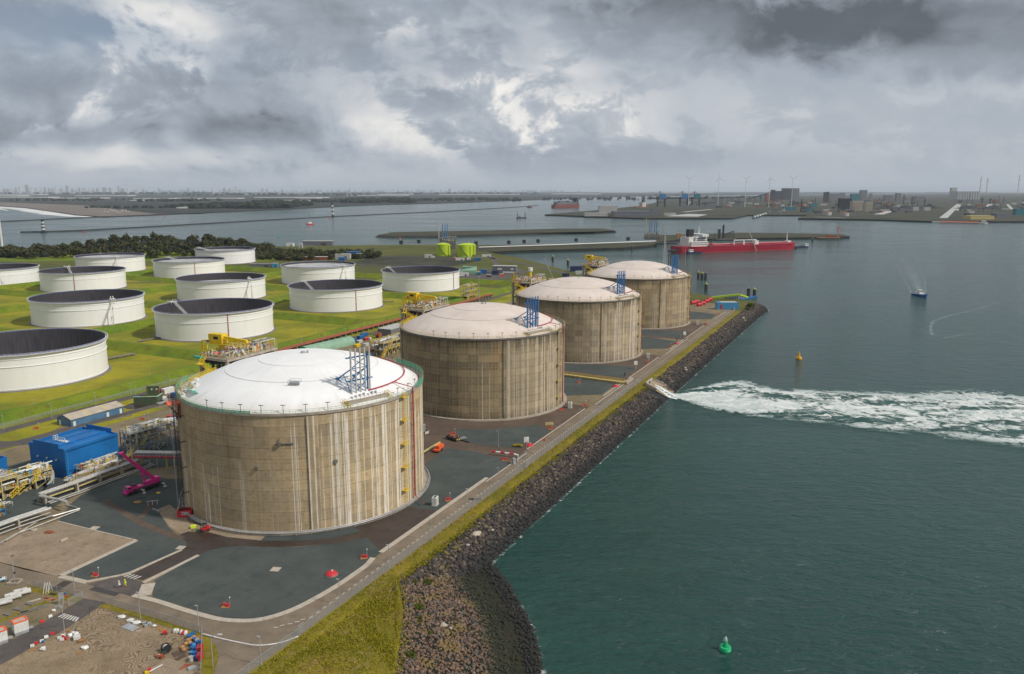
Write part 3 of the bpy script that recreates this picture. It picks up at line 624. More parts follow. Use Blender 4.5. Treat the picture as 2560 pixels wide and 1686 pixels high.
q_top = rs([uv(172, -118.5, -.2), uv(215, -119, -.2), uv(270, -120.2, -.2), uv(500, -120.2, -.2), uv(745, -120.4, -.2), at(1868, 772, -.2), at(1885, 757, -.2)], NQ)
q_mid = rs([uv(184, -111.5, -2.6), uv(300, -112, -2.6), uv(500, -112, -2.6), uv(750, -112.5, -2.6), at(1893, 774, -2.6), at(1893, 760, -2.6)], NQ)
q_bot = rs([uv(203, -106, -5.4), uv(300, -106.2, -5.4), uv(500, -106.5, -5.4), uv(762, -105, -5.4), at(1921, 779, -5.4), at(1912, 768, -5.4), at(1898, 761, -5.4)], NQ)
q_low = [p + Vector((4, -2, -3)) for p in q_bot]
struct(loft([q_top, q_mid, q_bot, q_low]), 'rock_slope', M['damrock'])
NB = 24
def pz(l, z): return rs([at(x, y, z) for x, y in l], NB)
b_rows = [pz([(1003, 1437), (997, 1460), (1009, 1529), (1003, 1580), (997, 1629), (989, 1686), (975, 1790)], -.15),
          pz([(1120, 1441), (1143, 1486), (1189, 1543), (1197, 1580), (1203, 1614), (1211, 1686), (1215, 1790)], -2.7),
          pz([(1168, 1412), (1205, 1480), (1240, 1540), (1256, 1590), (1268, 1640), (1280, 1686), (1290, 1790)], -4.75),
          pz([(1200, 1408), (1236, 1470), (1275, 1530), (1294, 1585), (1308, 1635), (1318, 1686), (1325, 1790)], -4.9),
          pz([(1222, 1404), (1260, 1451), (1298, 1514), (1322, 1557), (1338, 1609), (1348, 1657), (1350, 1790)], -4.7),
          pz([(1243, 1398), (1288, 1450), (1325, 1514), (1350, 1557), (1368, 1609), (1380, 1657), (1385, 1790)], -7.5)]
struct(loft(b_rows), 'shoal', M['algae'])
# the stones themselves
ICO = [(0, -.526, .851), (0, .526, .851), (0, -.526, -.851), (0, .526, -.851), (-.526, -.851, 0), (.526, -.851, 0), (-.526, .851, 0), (.526, .851, 0), (-.851, 0, -.526), (.851, 0, -.526), (-.851, 0, .526), (.851, 0, .526)]
ICF = [(0, 1, 10), (0, 11, 1), (0, 10, 4), (0, 4, 5), (0, 5, 11), (1, 6, 10), (1, 7, 6), (1, 11, 7), (2, 3, 9), (2, 8, 3), (2, 4, 8), (2, 5, 4), (2, 9, 5), (3, 6, 7), (3, 8, 6), (3, 7, 9), (4, 10, 8), (5, 9, 11), (6, 8, 10), (7, 11, 9)]
def stones(name, centres, sizes, m, flatten=.7):
    C = np.array(centres); n = len(C); ico = np.array(ICO); f = np.array(ICF)
    V = ico[None] * (1 + rng.uniform(-.28, .28, (n, 12, 1))); a = rng.uniform(0, 2 * PI, n); tl = rng.uniform(-.5, .5, n)
    sca = np.stack([rng.uniform(.7, 1.3, n), rng.uniform(.7, 1.3, n), rng.uniform(.5, .95, n) * flatten / .7], 1) * np.array(sizes)[:, None]
    V = V * sca[:, None]; ct, st = np.cos(tl)[:, None], np.sin(tl)[:, None]
    x, z = V[..., 0] * ct - V[..., 2] * st, V[..., 0] * st + V[..., 2] * ct; y = V[..., 1]
    ca, sa = np.cos(a)[:, None], np.sin(a)[:, None]
    V = np.stack([x * ca - y * sa, x * sa + y * ca, z], 2) + C[:, None]
    F = (f[None] + 12 * np.arange(n)[:, None, None]).reshape(-1)
    me = bpy.data.meshes.new(name); me.vertices.add(12 * n); me.vertices.foreach_set('co', V.reshape(-1).astype(np.float32))
    me.loops.add(len(F)); me.loops.foreach_set('vertex_index', F.astype(np.int32)); me.polygons.add(20 * n)
    me.polygons.foreach_set('loop_start', np.arange(0, 60 * n, 3, dtype=np.int32)); me.polygons.foreach_set('loop_total', np.full(20 * n, 3, dtype=np.int32))
    me.materials.append(m); me.update(calc_edges=True); me.validate()
    o = bpy.data.objects.new(name, me); COL.objects.link(o); return tag(o, kind='stuff')
def scatter(rows, dens, w0=(1, 1), skip=None):
    out = []; sz = []
    for i in range(len(rows) - 1):
        for j in range(len(rows[0]) - 1):
            a, b, c, d = rows[i][j], rows[i][j + 1], rows[i + 1][j + 1], rows[i + 1][j]
            ar = ((b - a).cross(d - a)).length; dist = a.length
            k = dens * ar * (1.0 if dist < 420 else .55); n = int(k) + (random.random() < k % 1)
            for _ in range(n):
                s, t = random.random(), random.random(); p = a.lerp(b, s).lerp(d.lerp(c, s), t)
                if skip and skip(p): continue
                out.append(tuple(p + Vector((0, 0, random.uniform(-.1, .25))))); sz.append(random.uniform(.42, .85) * (1.0 if dist < 420 else 1.25))
    return out, sz
OUT = at(1640, 978, -2.0)                       # outfall mouth
def nearout(p):
    u, v = touv(p); u0, v0 = touv(OUT)
    return abs(u - u0) < 9 + (v + 118) * .1 and v < -106.5
c, s = scatter([q_top, q_mid, q_bot], 2.0, skip=nearout); stones('riprap', c, s, M['rock'])
c, s = scatter([q_bot, q_low], .8); c = [(x, y, max(z, -6.2)) for x, y, z in c]; stones('riprap', c, s, M['rock'])
c, s = scatter(b_rows[:3], 3.0); s = [x * .62 for x in s]; stones('beach_stones', c, s, M['brownrock'])
c, s = scatter(b_rows[2:4], .7); s = [x * .55 for x in s]; stones('shoal_stones', c, s, M['brownrock'])
c, s = scatter(b_rows[3:5], 2.2); s = [x * .7 for x in s]; stones('shoal_stones', c, s, M['rock'])
c, s = scatter(b_rows[4:6], 1.5); s = [x * .75 for x in s]; stones('shoal_stones', c, s, M['rock'])
def tufts(name, pts, smin, smax, m):
    C = np.array(pts); n = len(C); k = 3; S_ = rng.uniform(smin, smax, (n, k)); a = rng.uniform(0, 2 * PI, (n, k)); tl = rng.uniform(-.5, .5, (n, k, 2)) * S_[..., None]
    cx, sx = np.cos(a) * S_ * .5, np.sin(a) * S_ * .5; z0 = np.full((n, k), -.05); h = S_ * rng.uniform(.5, 1.0, (n, k))
    V = np.stack([np.stack([-cx, -sx, z0], -1), np.stack([cx, sx, z0], -1), np.stack([cx * .6 + tl[..., 0], sx * .6 + tl[..., 1], h], -1), np.stack([-cx * .6 + tl[..., 0], -sx * .6 + tl[..., 1], h], -1)], 2) + C[:, None, None]
    nf = n * k; me = bpy.data.meshes.new(name); me.from_pydata(V.reshape(-1, 3).tolist(), [], np.arange(4 * nf).reshape(-1, 4).tolist()); me.materials.append(m)
    o = bpy.data.objects.new(name, me); COL.objects.link(o); return tag(o, kind='stuff')
T_ = []
for i in range(9000):
    u = 110 + 330 * random.random() ** 1.5; v = random.choice((random.uniform(-126, -119.4), random.gauss(-119.8, .7))); T_.append(tuple(uv(u, v, .1 if v < -121.5 else .1 - (v + 121.5) * .1)))
gp = [at(x, y) for x, y in ((630, 1686), (850, 1517), (990, 1440), (997, 1530), (990, 1600), (985, 1690))]
for i in range(7000):
    w3 = [random.random() for _ in range(3)]; q = random.choice(((0, 1, 5), (1, 2, 4), (1, 4, 5), (2, 3, 4))); t_ = sum(w3); p = sum((gp[q[j]] * (w3[j] / t_) for j in range(3)), Vector()); T_.append((p.x, p.y, .05))
for r_ in (b_rows[0],):
    for i in range(700): k = random.randrange(NB - 1); p = r_[k].lerp(r_[k + 1], random.random()); T_.append((p.x + random.gauss(0, .9), p.y + random.gauss(0, .6), -.05))
for i in range(1500): k = random.randrange(60); t_ = abs(random.gauss(0, .28)); p = q_top[k].lerp(q_mid[k], min(t_, 1)); T_.append((p.x, p.y, p.z + .2))
tufts('grass_tufts', T_, .15, .42, M['tuft'])
# strewn pale boulders on the rocks
for px, py, sz, w in ((1188, 1341, 1.3, 'largest pale boulder high on the rocks where the bank bends'), (1196, 1337, .9, 'second pale boulder touching the largest one at the bend'), (1170, 1367, .5, 'small pale stone left below the boulder pair at the bend'), (1109, 1569, .8, 'white stone in the middle of the brown stony beach'), (1127, 1576, .4, 'tiny white stone right of the white beach stone'), (1231, 1330, .5, 'small pale stone right of the boulder pair near water'), (1715, 927, .9, 'left pale boulder on the bank above the yellow buoy'), (1713, 922, .7, 'upper pale boulder on the bank above yellow buoy'), (1858, 797, 1.2, 'large pale boulder on the bank near harbour tip'), (1862, 803, .8, 'smaller pale boulder on the bank near harbour tip'), (1440, 1144, .5, 'small pale stone on quay rocks below the dry bush')):
    tag(MB().ell((0, 0, 0), (sz * 1.2, sz, sz * .7), 8, 5, .22).build('boulder', M['kerb'], loc=at(px, py, -1.6) + Vector((0, 0, .6))), w, 'boulder', 'pale boulders on the rock bank')
# far land
land('far_land', pxl([(-3600, 505), (-900, 511), (5, 516), (64, 520), (134, 530), (188, 538), (253, 543), (330, 541), (640, 528), (860, 517), (1000, 512), (1150, 508), (1340, 501), (1500, 494), (1640, 491)], -5) + [(40000, 59000), (-59000, 59000)], -7, -1.5, M['farland'], M['damrock'])
flat('beach', [at(x, y, -1.0) for x, y in ((-900, 510), (5, 515.5), (64, 519.5), (134, 529), (188, 537), (256, 541.5), (400, 536), (330, 528), (269, 521), (215, 514), (80, 508.5), (0, 506), (-900, 500))], -1.2, M['beach'])
def loose(name, px, z, wd, m, h=0):
    return strip(name, [at(x, y, z) for x, y in px], wd, z + h, m)
def uvstrip(name, path, wd, m, kind='stuff'):
    """flat ribbon with uv: s along, v across"""
    path = [Vector(p) for p in path]; n = len(path); vs, fs, uvs = [], [], []
    for i, p in enumerate(path):
        d = (path[min(i + 1, n - 1)] - path[max(i - 1, 0)]); d.z = 0; d.normalize(); r = Vector((d.y, -d.x, 0)); w_ = wd[i] if isinstance(wd, (list, tuple)) else wd
        vs += [p - r * w_ / 2, p, p + r * w_ / 2]
    for i in range(n - 1):
        for j in (0, 1): fs.append((i * 3 + j, i * 3 + j + 1, i * 3 + 4 + j, i * 3 + 3 + j))
    me = bpy.data.meshes.new(name); me.from_pydata([tuple(v) for v in vs], [], fs); ul = me.uv_layers.new(name='UVMap')
    for l in me.loops:
        i, j = divmod(l.vertex_index, 3); ul.data[l.index].uv = (i / (n - 1), j - 1)
    me.materials.append(m); o = bpy.data.objects.new(name, me); COL.objects.link(o); return tag(o, kind=kind)
uvstrip('surf', [at(x, y, -4.9) for x, y in ((-300, 509), (10, 518), (64, 522), (134, 532), (188, 540), (253, 543.2))], [160, 220, 240, 220, 160, 60], M['surf'])
uvstrip('surf', [at(x, y, -4.85) for x, y in ((100, 527), (150, 536), (195, 541), (230, 543.0))], [260, 200, 140, 60], M['surf'])
land('port_land', pxl([(1362, 539.5), (1534, 546.5), (1610, 549), (1831, 549), (1869, 540.5), (2019, 541), (1995, 549.5), (2198, 552.5), (2330, 557), (2560, 557.5), (3300, 562)], -5) + [(59000, 20000), (59000, 59000), (41000, 59000)] + pxl([(1650, 494), (1640, 508), (1600, 517), (1484, 529), (1400, 536)], -5), -7, .5, M['portland'], M['damrock'])
dam = [(-10, -1), (-4, 3.2), (4, 3.2), (10, -1)]
mb = MB(); mb.sweep([at(x, y, -5) for x, y in ((52, 582), (110, 581), (200, 578), (400, 567), (640, 553), (832, 542.5), (1100, 530), (1280, 519.5), (1345, 514.5))], dam); struct(mb, 'breakwater', M['damrock'])
mb = MB(); mb.sweep([at(x, y, -5) for x, y in ((-100, 560), (6, 555), (130, 549), (253, 543.5), (330, 541.5))], dam); struct(mb, 'breakwater', M['damrock'])
isl = [(935, 593.5), (965, 596.5), (1100, 595.5), (1240, 591), (1300, 589.5), (1490, 584), (1543, 581), (1513, 576), (1416, 576), (1240, 580.5), (979, 585)]
P0 = pxl(isl, -5); cx = sum(p[0] for p in P0) / len(P0); cy = sum(p[1] for p in P0) / len(P0)
mb = MB(); n = len(P0); vs = [(x, y, -6) for x, y in P0]; ins = [(x + (cx - x) * (.03 if abs(x - cx) > 200 else .05), y + (14 if y < cy else -12), .5) for x, y in P0]
mb.add(vs + ins, [(i, (i + 1) % n, n + (i + 1) % n, n + i) for i in range(n)] + [tuple(range(n, 2 * n))]); mb.m = [1] * n + [0]
if sum(P0[i][0] * P0[(i + 1) % n][1] - P0[(i + 1) % n][0] * P0[i][1] for i in range(n)) < 0: mb.f = [f[::-1] for f in mb.f]
struct(mb, 'island', [M['damgrass'], M['damrock']])
land('pier_bank', pxl([(1640, 612), (1700, 604), (1900, 600), (2050, 598.5), (2124, 596.5), (2108, 591.5), (1980, 588), (1850, 587), (1640, 594)], -5), -7, 0, M['damgrass'], M['damrock'])
strip('verge', [at(*p) for p in ((253, 1513), (384, 1551), (500, 1589))], 1.8, .055, M['bankgrass'])
strip('verge', [at(*p) for p in ((60, 1470), (122, 1483), (200, 1503))], 2.2, .055, M['bankgrass'])
strip('verge', [at(*p) for p in ((-20, 1562), (60, 1527), (120, 1504))], 2.0, .05, M['bankgrass'])
# painted lines
def dash(name, u0, u1, v, step, ln, wd=.14):
    mb = MB(); u = u0
    while u < u1:
        mb.sheet([uv(u, v - wd)[:2], uv(u + ln, v - wd)[:2], uv(u + ln, v + wd)[:2], uv(u, v + wd)[:2]], .045); u += step
    return tag(struct(mb, name, M['marking']))
dash('lane_dashes', 150, 262, -129.9, 2.75, 1.35, .10); dash('lane_dashes', 268, 740, -129.9, 2.75, 1.35, .11)
for u0, u1, v in ((258, 296, -133.6), (382, 440, -133.4), (525, 590, -133.6), (690, 740, -133.6)):
    struct(MB().sheet([uv(u0, v - .15)[:2], uv(u1, v - .15)[:2], uv(u1, v + .15)[:2], uv(u0, v + .15)[:2]], .046), 'edge_line', M['marking'])
mb = MB()
for x, y in ((690, 1569), (706, 1564), (725, 1560), (743, 1555), (757, 1549)): 
    p = at(x, y); d = Vector((1, .28, 0)).normalized() * .6; r = Vector((-d.y, d.x, 0)) * .2; mb.sheet([(p + d - r)[:2], (p + d + r)[:2], (p - d + r)[:2], (p - d - r)[:2]], .045)
struct(mb, 'lane_dashes', M['marking'])
for i in range(7):                               # zebra crossings
    a = at((1240 + 42 * i) / 7.607, 1480 + (418 + 12 * i) / 7.607); b = at((1110 + 54 * i) / 7.607, 1480 + (484 + 14 * i) / 7.607); d = (b - a).normalized(); r = Vector((-d.y, d.x, 0)) * .22
    struct(MB().sheet([(a - r)[:2], (a + r)[:2], (b + r)[:2], (b - r)[:2]], .065), 'zebra_bar', M['marking'])
for i in range(4):
    a = at((1090 + 28 * i) / 3.514, 1240 + (712 + 7 * i) / 3.514); d = (at(306, 1447) - at(322, 1441)).normalized() * -1; b = a + d * 2.2; r = Vector((-d.y, d.x, 0)) * .22
    struct(MB().sheet([(a - r)[:2], (a + r)[:2], (b + r)[:2], (b - r)[:2]], .065), 'zebra_bar', M['marking'])
mb = MB()
for x0, y0, x1, y1, wd in ((136, 1476, 170, 1454, 1.5), (232, 1470, 296, 1486, 1.3), (1172, 1249, 1203, 1248, 1.0)):     # tarred patches
    a, b = at(x0, y0), at(x1, y1); d = (b - a).normalized(); r = Vector((-d.y, d.x, 0)) * wd; mb.sheet([(a - r)[:2], (a + r)[:2], (b + r)[:2], (b - r)[:2]], .047)
struct(mb, 'tar_patch', M['darkroad'])
# kerb slabs round the gravel floors
def kerbline(path, wd, ln=2.6):
    k = thing('kerb', None, None); k['kind'] = 'structure'
    P = rs(path, max(2, int(sum((Vector(b) - Vector(a)).length for a, b in zip(path[:-1], path[1:])) / ln) + 1))
    for a, b in zip(P[:-1], P[1:]):
        d = b - a; mb = MB(); mb.box((0, 0, 0), (d.length - .05, wd, .14 + random.uniform(-.012, .012)), 0, True)
        mb.build('slab', M['kerb'], k, loc=(a + b) / 2 + Vector((0, 0, .01)), rz=math.atan2(d.y, d.x))
inner = [at(*p) for p in ((333, 1489), (400, 1506), (471, 1529), (543, 1548), (595, 1553), (650, 1550), (714, 1532), (771, 1506), (846, 1463), (918, 1413))]
kerbline(smoothpath(inner, 5) + [uv(186, -135.2)], 1.7)
kerbline([uv(190, -135.2), uv(262, -135.2)], 1.6)
kerbline([at(*p) for p in ((341, 1352), (152, 1440))], 1.6); kerbline([at(*p) for p in ((150, 1442), (217, 1457))], 1.8)
kerbline([at(*p) for p in ((219, 1455), (318, 1436), (453, 1376))], 1.0); kerbline([at(*p) for p in ((496, 1389), (358, 1458))], 1.2)
kerbline([at(*p) for p in ((372, 1460), (360, 1490))], 3.6)
kerbline([at(*p) for p in ((145, 1304), (250, 1330), (340, 1351))], .5)
for u0, u1 in ((300, 372), (400, 440), (446, 515), (545, 585), (590, 655)): kerbline([uv(u0, -135.4), uv(u1, -135.4)], .6, 6)
# outfall: concrete mouth, sandy wings, the stream
# ------------------------------------------------------------------ LNG tanks
RT, HT, AP = 43.3, 39.6, 51.2
RS = (42. ** 2 + (AP - HT - .4) ** 2) / (2 * (AP - HT - .4))
def roofz(r): return AP - RS + math.sqrt(RS * RS - r * r)
def pol(r, deg, z=0.): return Vector((r * math.cos(R_(deg)), r * math.sin(R_(deg)), z))
def Luv(u, v, z=0.): return uv(u, v, z)
LNG = [Vector((-76.8 + 61.3 * k, 286.6 + 129.2 * k, 0)) for k in range(4)]
NL = 11; LH = HT / NL
ring_mesh = MB().lathe([(RT - .3, 0), (RT - .05, .05), (RT, .09), (RT, LH - .09), (RT - .05, LH - .05), (RT - .3, LH)], 128)
def lng_tank(k, wall, roof, label):
    T = thing('lng_tank', label, 'gas tank', LNG[k], 0, 'row of four domed gas tanks')
    first = None
    for i in range(NL):
        if first is None: first = ring_mesh.build('wall_ring', wall, T, True, (0, 0, 0))
        else:
            c = bpy.data.objects.new('wall_ring', first.data); COL.objects.link(c); c.parent = T; c.location.z = i * LH
    MB().lathe([(RT - .35, 0), (RT - .35, HT)], 96).build('wall_core', M['darkconc'], T)
    MB().lathe([(RT + .05, -.1), (RT + 1.6, -.1), (RT + 1.6, .7), (RT + .05, .75)], 96).build('foundation', M['conc'], T, True)
    for a in (-72.5, 17.5, 107.5, 197.5):
        mb = MB(); mb.box((RT + .05, 0, HT / 2 + .2), (.9, 3.6, HT - 1.2)); mb.build('buttress', wall, T, rz=R_(a))
    MB().lathe([(RT + .01, HT - .02), (RT + .35, HT + .03), (RT + .35, HT + .75), (RT - .5, HT + .75), (RT - 1.4, HT + .4)], 128).build('rim', M['darkconc'] if k else M['conc'], T, True)
    prof = [(42.4 - 42.4 * i / 26, roofz(42.4 - 42.4 * i / 26)) for i in range(26)] + [(.05, AP)]
    mb = MB(); mb.lathe(prof, 128)
    for r in (15.5, 27.0): mb.lathe([(r + .25, roofz(r) - .02), (r + .2, roofz(r) + .09), (r - .2, roofz(r) + .1), (r - .25, roofz(r) - .02)], 96)
    mb.build('roof', roof, T, True)
    mb = MB(); mb.cyl((0, 0, AP - .1), .8, .8, 10); mb.cyl((1.6, .4, AP - .1), .4, 1.0, 8); mb.build('roof_vent', M['galv'], T)
    # rim railing with light masts
    n = 150; mb = MB(); pts = [pol(RT + .1, 360 * i / n, HT + .75) for i in range(n + 1)]
    for p in pts[:-1]: mb.beam(p, p + Vector((0, 0, 1.25)), .07)
    for h in (.65, 1.25):
        for p, q in zip(pts[:-1], pts[1:]): mb.beam(p + Vector((0, 0, h)), q + Vector((0, 0, h)), .08)
    tag(mb.build('railing', M['palegreen'] if k == 0 else M['paleyellow'], T), kind='stuff')
    for i in range(26):
        a = -122.5 + 9.5 * i
        if -60 < a < -30: continue
        if 130 < a: continue
        mb = MB(); p = pol(RT - 1.2, a, HT + .3); mb.beam(p, p + Vector((0, 0, 2.9)), .14); d = pol(1, a + 90) * .75
        mb.beam(p - d + Vector((0, 0, 2.95)), p + d + Vector((0, 0, 2.95)), .28, .16); mb.build('rim_lamp', M['darksteel'], T)
    # red fire main: half ring on the dome, drop down the wall, cabinet branch
    mb = MB(); arc = [pol(36.8, a, roofz(36.8) + .55) for a in range(-40, 66, 5)]; mb.tube(arc, .22, 6)
    for p in arc: mb.beam(p - Vector((0, 0, .6)), p, .12)
    mb.tube([pol(36.8, -19, roofz(36.8) + .5), pol(RT + .8, -18.5, HT + 2.2), pol(RT + .8, -18.5, 1.6), pol(RT + 6.5, -24, 1.5)], .20, 6)
    for z in range(4, 40, 4): mb.beam(pol(RT, -18.5, z), pol(RT + .9, -18.5, z), .15)
    mb.build('fire_pipe', M['redpipe'] if k < 2 else M['rust'], T)
    # caged ladder with rest platforms
    mb = MB(); a = -27
    for s in (-.9, .9): 
        e = pol(1, a + 90) * s * .45
        mb.beam(pol(RT + .5, a, 1) + e, pol(RT + .5, a, HT + 2) + e, .14); mb.beam(pol(RT + 1.4, a, 3) + e, pol(RT + 1.4, a, HT + 2) + e, .08)
    for i in range(38):
        z = 2 + i; e = pol(1, a + 90) * .42; mb.beam(pol(RT + .5, a, z) - e, pol(RT + .5, a, z) + e, .08)
        if i % 2 == 0: mb.beam(pol(RT + 1.4, a, z + .5) - e, pol(RT + 1.4, a, z + .5) + e, .07)
    for z in (6, 14.5, 23, 31.5, HT + .3):
        c = pol(RT + .95, a, z); d = pol(1, a + 90) * 1.2; mb.beam(c - d, c + d, 1.7, .15); q = pol(RT + 1.8, a, z + .1)
        rail(mb, [q - d, q + d], 1.2, 1.0, .09)
    mb.build('ladder', M['yellow'] if k == 0 else M['paleyellow'], T)
    # hoop pipe round the foot
    if k == 0:
        mb = MB()
        for r, z in ((RT + 1.9, 1.5), (RT + 2.25, 1.1)): mb.tube([pol(r, a, z) for a in range(-195, 60, 3)], .13, 6, False)
        for a in range(-195, 60, 6): mb.beam(pol(RT + 2.1, a, 0), pol(RT + 2.1, a, 1.5), .16)
        mb.build('foot_pipe', M['galv'], T)
        mb = MB(); e = MB()
        for p0, p1 in ((-88, -80.5),): mb.tube([pol(RT + .25, p0, 30.6), pol(RT + .25, p1, 30.6)], .28, 6); mb.box(pol(RT + .4, -86.4, 30.6), (.9, .9, 1.2), R_(-86)); mb.beam(pol(RT + .25, -86.6, 29.9), pol(RT + .25, -86.6, 32.2), .2)
        mb.box(pol(RT + .2, -96.5, 22.5), (.8, 1.0, .9), R_(-96.5)); mb.box(pol(RT + .2, -63.5, 23.2), (.8, 1.1, 1.2), R_(-63.5)); tag(mb.build('wall_fitting', M['darkconc'], T), kind='stuff')
    # relief valve platform and blue vent stack
    pl = MB(); c = pol(38.0, -44.5, HT + 1.6); pl.box(c, (5.2, 16.5, .8), R_(-44.5))
    for s in (-6.5, -2, 2, 6.5): pl.box(pol(38.5, -44.5, HT + .6) + pol(1, 45.5) * s, (3.5, .5, 2.0), R_(-44.5))
    rail(pl, [pol(40.5, -44.5, HT + 2.) - pol(1, 45.5) * 8.1, pol(40.5, -44.5, HT + 2.) + pol(1, 45.5) * 8.1], 1.2, 1.6, .08)
    pl.build('valve_platform', M['conc'], T)
    mb = MB()
    for s in (-8.6, 8.6): stair(mb, pol(42, -44.5, HT + .8) + pol(1, 45.5) * s, pol(38.5, -44.5, HT + 2.0) + pol(1, 45.5) * s, 1.0, .1)
    tag(mb.build('platform_stair', M['yellow'] if k == 0 else M['paleyellow'], T), kind='stuff')
    root = pol(36.2, -44.5, HT + 2.0); t = pol(1, 45.5); ou = pol(1, -44.5)
    vs = thing('vent_stack', None, None, (0, 0, 0)); vs.parent = T
    for i in range(5):
        b = root + t * (i - 2) * 1.85
        mb = MB(); mb.tube([b, b + Vector((0, 0, 16.6))], .30, 8); mb.tube([b + ou * .1, b + ou * 1.0 + Vector((0, 0, .5))], .2, 6); mb.build('stack_pipe', M['offwhite'] if k == 0 else M['frameblue'], vs)
    mb = MB(); f = root - ou * .7; wl = 3.3; lv = (0.2, 5.6, 13.6)
    for s in (-1, 1):
        mb.beam(f + t * s * wl, f + t * s * wl + Vector((0, 0, 14.2)), .52)
        foot = f - ou * 8.2 + t * s * (wl if s > 0 else wl); foot.z = roofz(math.hypot(foot.x, foot.y)); 
        if s < 0:
            pass
        mb.beam(foot, f + t * s * wl + Vector((0, 0, 9.6)), .36); mb.beam(foot + Vector((0, 0, .4)), f + t * s * wl + Vector((0, 0, .8)), .24); mb.beam(foot.lerp(f + t * s * wl + Vector((0, 0, 9.6)), .45), f + t * s * wl + Vector((0, 0, 1.)), .22)
        mb.box(foot + Vector((0, 0, .15)), (1.4, 1.4, .4))
    for z in lv[1:]:
        mb.beam(f - t * 5.2 + Vector((0, 0, z)), f + t * 5.2 + Vector((0, 0, z)), .42)
        for i in range(5): mb.beam(f + t * (i - 2) * 1.85 + Vector((0, 0, z)), root + t * (i - 2) * 1.85 + Vector((0, 0, z)), .25)
    for z0, z1 in ((.3, 5.4), (5.8, 9.7), (9.7, 13.4)):
        for s in (-1, 1): mb.beam(f + t * s * wl + Vector((0, 0, z0)), f - t * s * wl + Vector((0, 0, z1)), .24)
    mb.beam(f - t * wl + Vector((0, 0, 9.7)), f + t * wl + Vector((0, 0, 9.7)), .24)
    mb.build('frame', M['frameblue'], vs)
    mb = MB()
    for i in range(7): mb.cyl(root + t * (i - 3) * 1.6 + ou * 1.6 + Vector((0, 0, .0)), .38, random.uniform(.7, 1.5), 8)
    tag(mb.build('relief_valves', M['galv'], T), kind='stuff')
    return T
TK = [lng_tank(0, M['tank1'], M['roof1'], 'nearest concrete gas tank with clean white dome and green rim netting'),
      lng_tank(1, M['tank2'], M['roof2'], 'second concrete gas tank from the front, dark brown stained wall and pinkish dome'),
      lng_tank(2, M['tank3'], M['roof2'], 'third concrete gas tank, mottled wall with one broad white strip'),
      lng_tank(3, M['tank4'], M['roof2'], 'farthest concrete gas tank, beside the harbour tip, wall half in shade')]
# details found on tank one only: roof hatch, green netting, work platform at the left rim
T1 = TK[0]
p = at(736, 942, 48.9); q = p - LNG[0]
mb = MB(); z0 = roofz(math.hypot(q.x, q.y)); mb.box((q.x, q.y, z0), (3.2, 1.9, .7), .1, True); mb.box((q.x, q.y, z0 + .7), (2.4, 1.4, .3), .1, True)
for s in (-1, 1): rail(mb, [Vector((q.x - 1.9, q.y + s * 1.4, z0)), Vector((q.x + 1.9, q.y + s * 1.4, z0))], 1.5, 2.6, .1)
mb.build('roof_hatch', M['galv'], T1)
def net(a0, a1, r, z0, z1, name='safety_net'):
    mb = MB(); n = max(6, int(abs(a1 - a0) / 2)); mb.lathe([(r, z0), (r, z1)], n, a0=R_(a0), a1=R_(a1)); o = mb.build(name, M['net'], T1)
    mb = MB()
    for i in range(n + 1): p = pol(r, a0 + (a1 - a0) * i / n, z0); mb.beam(p, p + Vector((0, 0, z1 - z0 + .3)), .09)
    mb.build('net_pole', M['paleyellow'], o)
net(-12, 48, RT + .45, HT + .8, HT + 2.9); net(178, 218, RT + .5, HT + .8, HT + 2.8); net(218, 262, RT + .35, HT + .75, HT + 1.7)
T = thing('rim_scaffold', 'white sheeted scaffold with yellow frames on left rim of nearest tank', 'scaffold', LNG[0])
mb = MB()
for i in range(26):
    a = random.uniform(192, 212); r = random.uniform(36.5, 43); z = roofz(min(r, 42)); mb.box(pol(r, a, z + .5), (random.uniform(.6, 2.2), random.uniform(.5, 1.6), random.uniform(.5, 1.5)), random.random() * 3)
mb.build('sheeting', M['white'], T)
mb = MB()
for i in range(9):
    a = 192 + 2.3 * i; p = pol(RT - 1, a, HT + .8); mb.beam(p, p + Vector((0, 0, 3.2)), .13); q = pol(RT - 4.5, a, HT + 1.8); mb.beam(q, q + Vector((0, 0, 2.6)), .13); mb.beam(p + Vector((0, 0, 2.6)), q + Vector((0, 0, 2.0)), .1)
    if i: mb.beam(pol(RT - 1, a - 2.3, HT + 3), p + Vector((0, 0, 2.2)), .1)
mb.build('scaffold_frame', M['paleyellow'], T)
mb = MB(); mb.lathe([(RT - 5.5, HT + 2.4), (RT - 3.5, HT + 3.0)], 8, a0=R_(206), a1=R_(219)); mb.build('net_sheet', M['net'], T)
mb = MB(); p = pol(RT + 1.9, 210, HT - 1.2); mb.box(p, (4.2, 5, .5), R_(210)); mb.build('landing', M['orange'], T)
mb = MB()
for s in (-2, 0, 2):
    e = pol(1, 300) * s; mb.beam(pol(RT + 3.8, 210, HT - 1.4) + e, pol(RT + .1, 210, HT - 6.5) + e, .35); mb.beam(pol(RT + .3, 210, HT - 1.4) + e, pol(RT + .3, 210, HT - 6.5) + e, .35)
mb.build('landing_bracket', M['rust'], T)
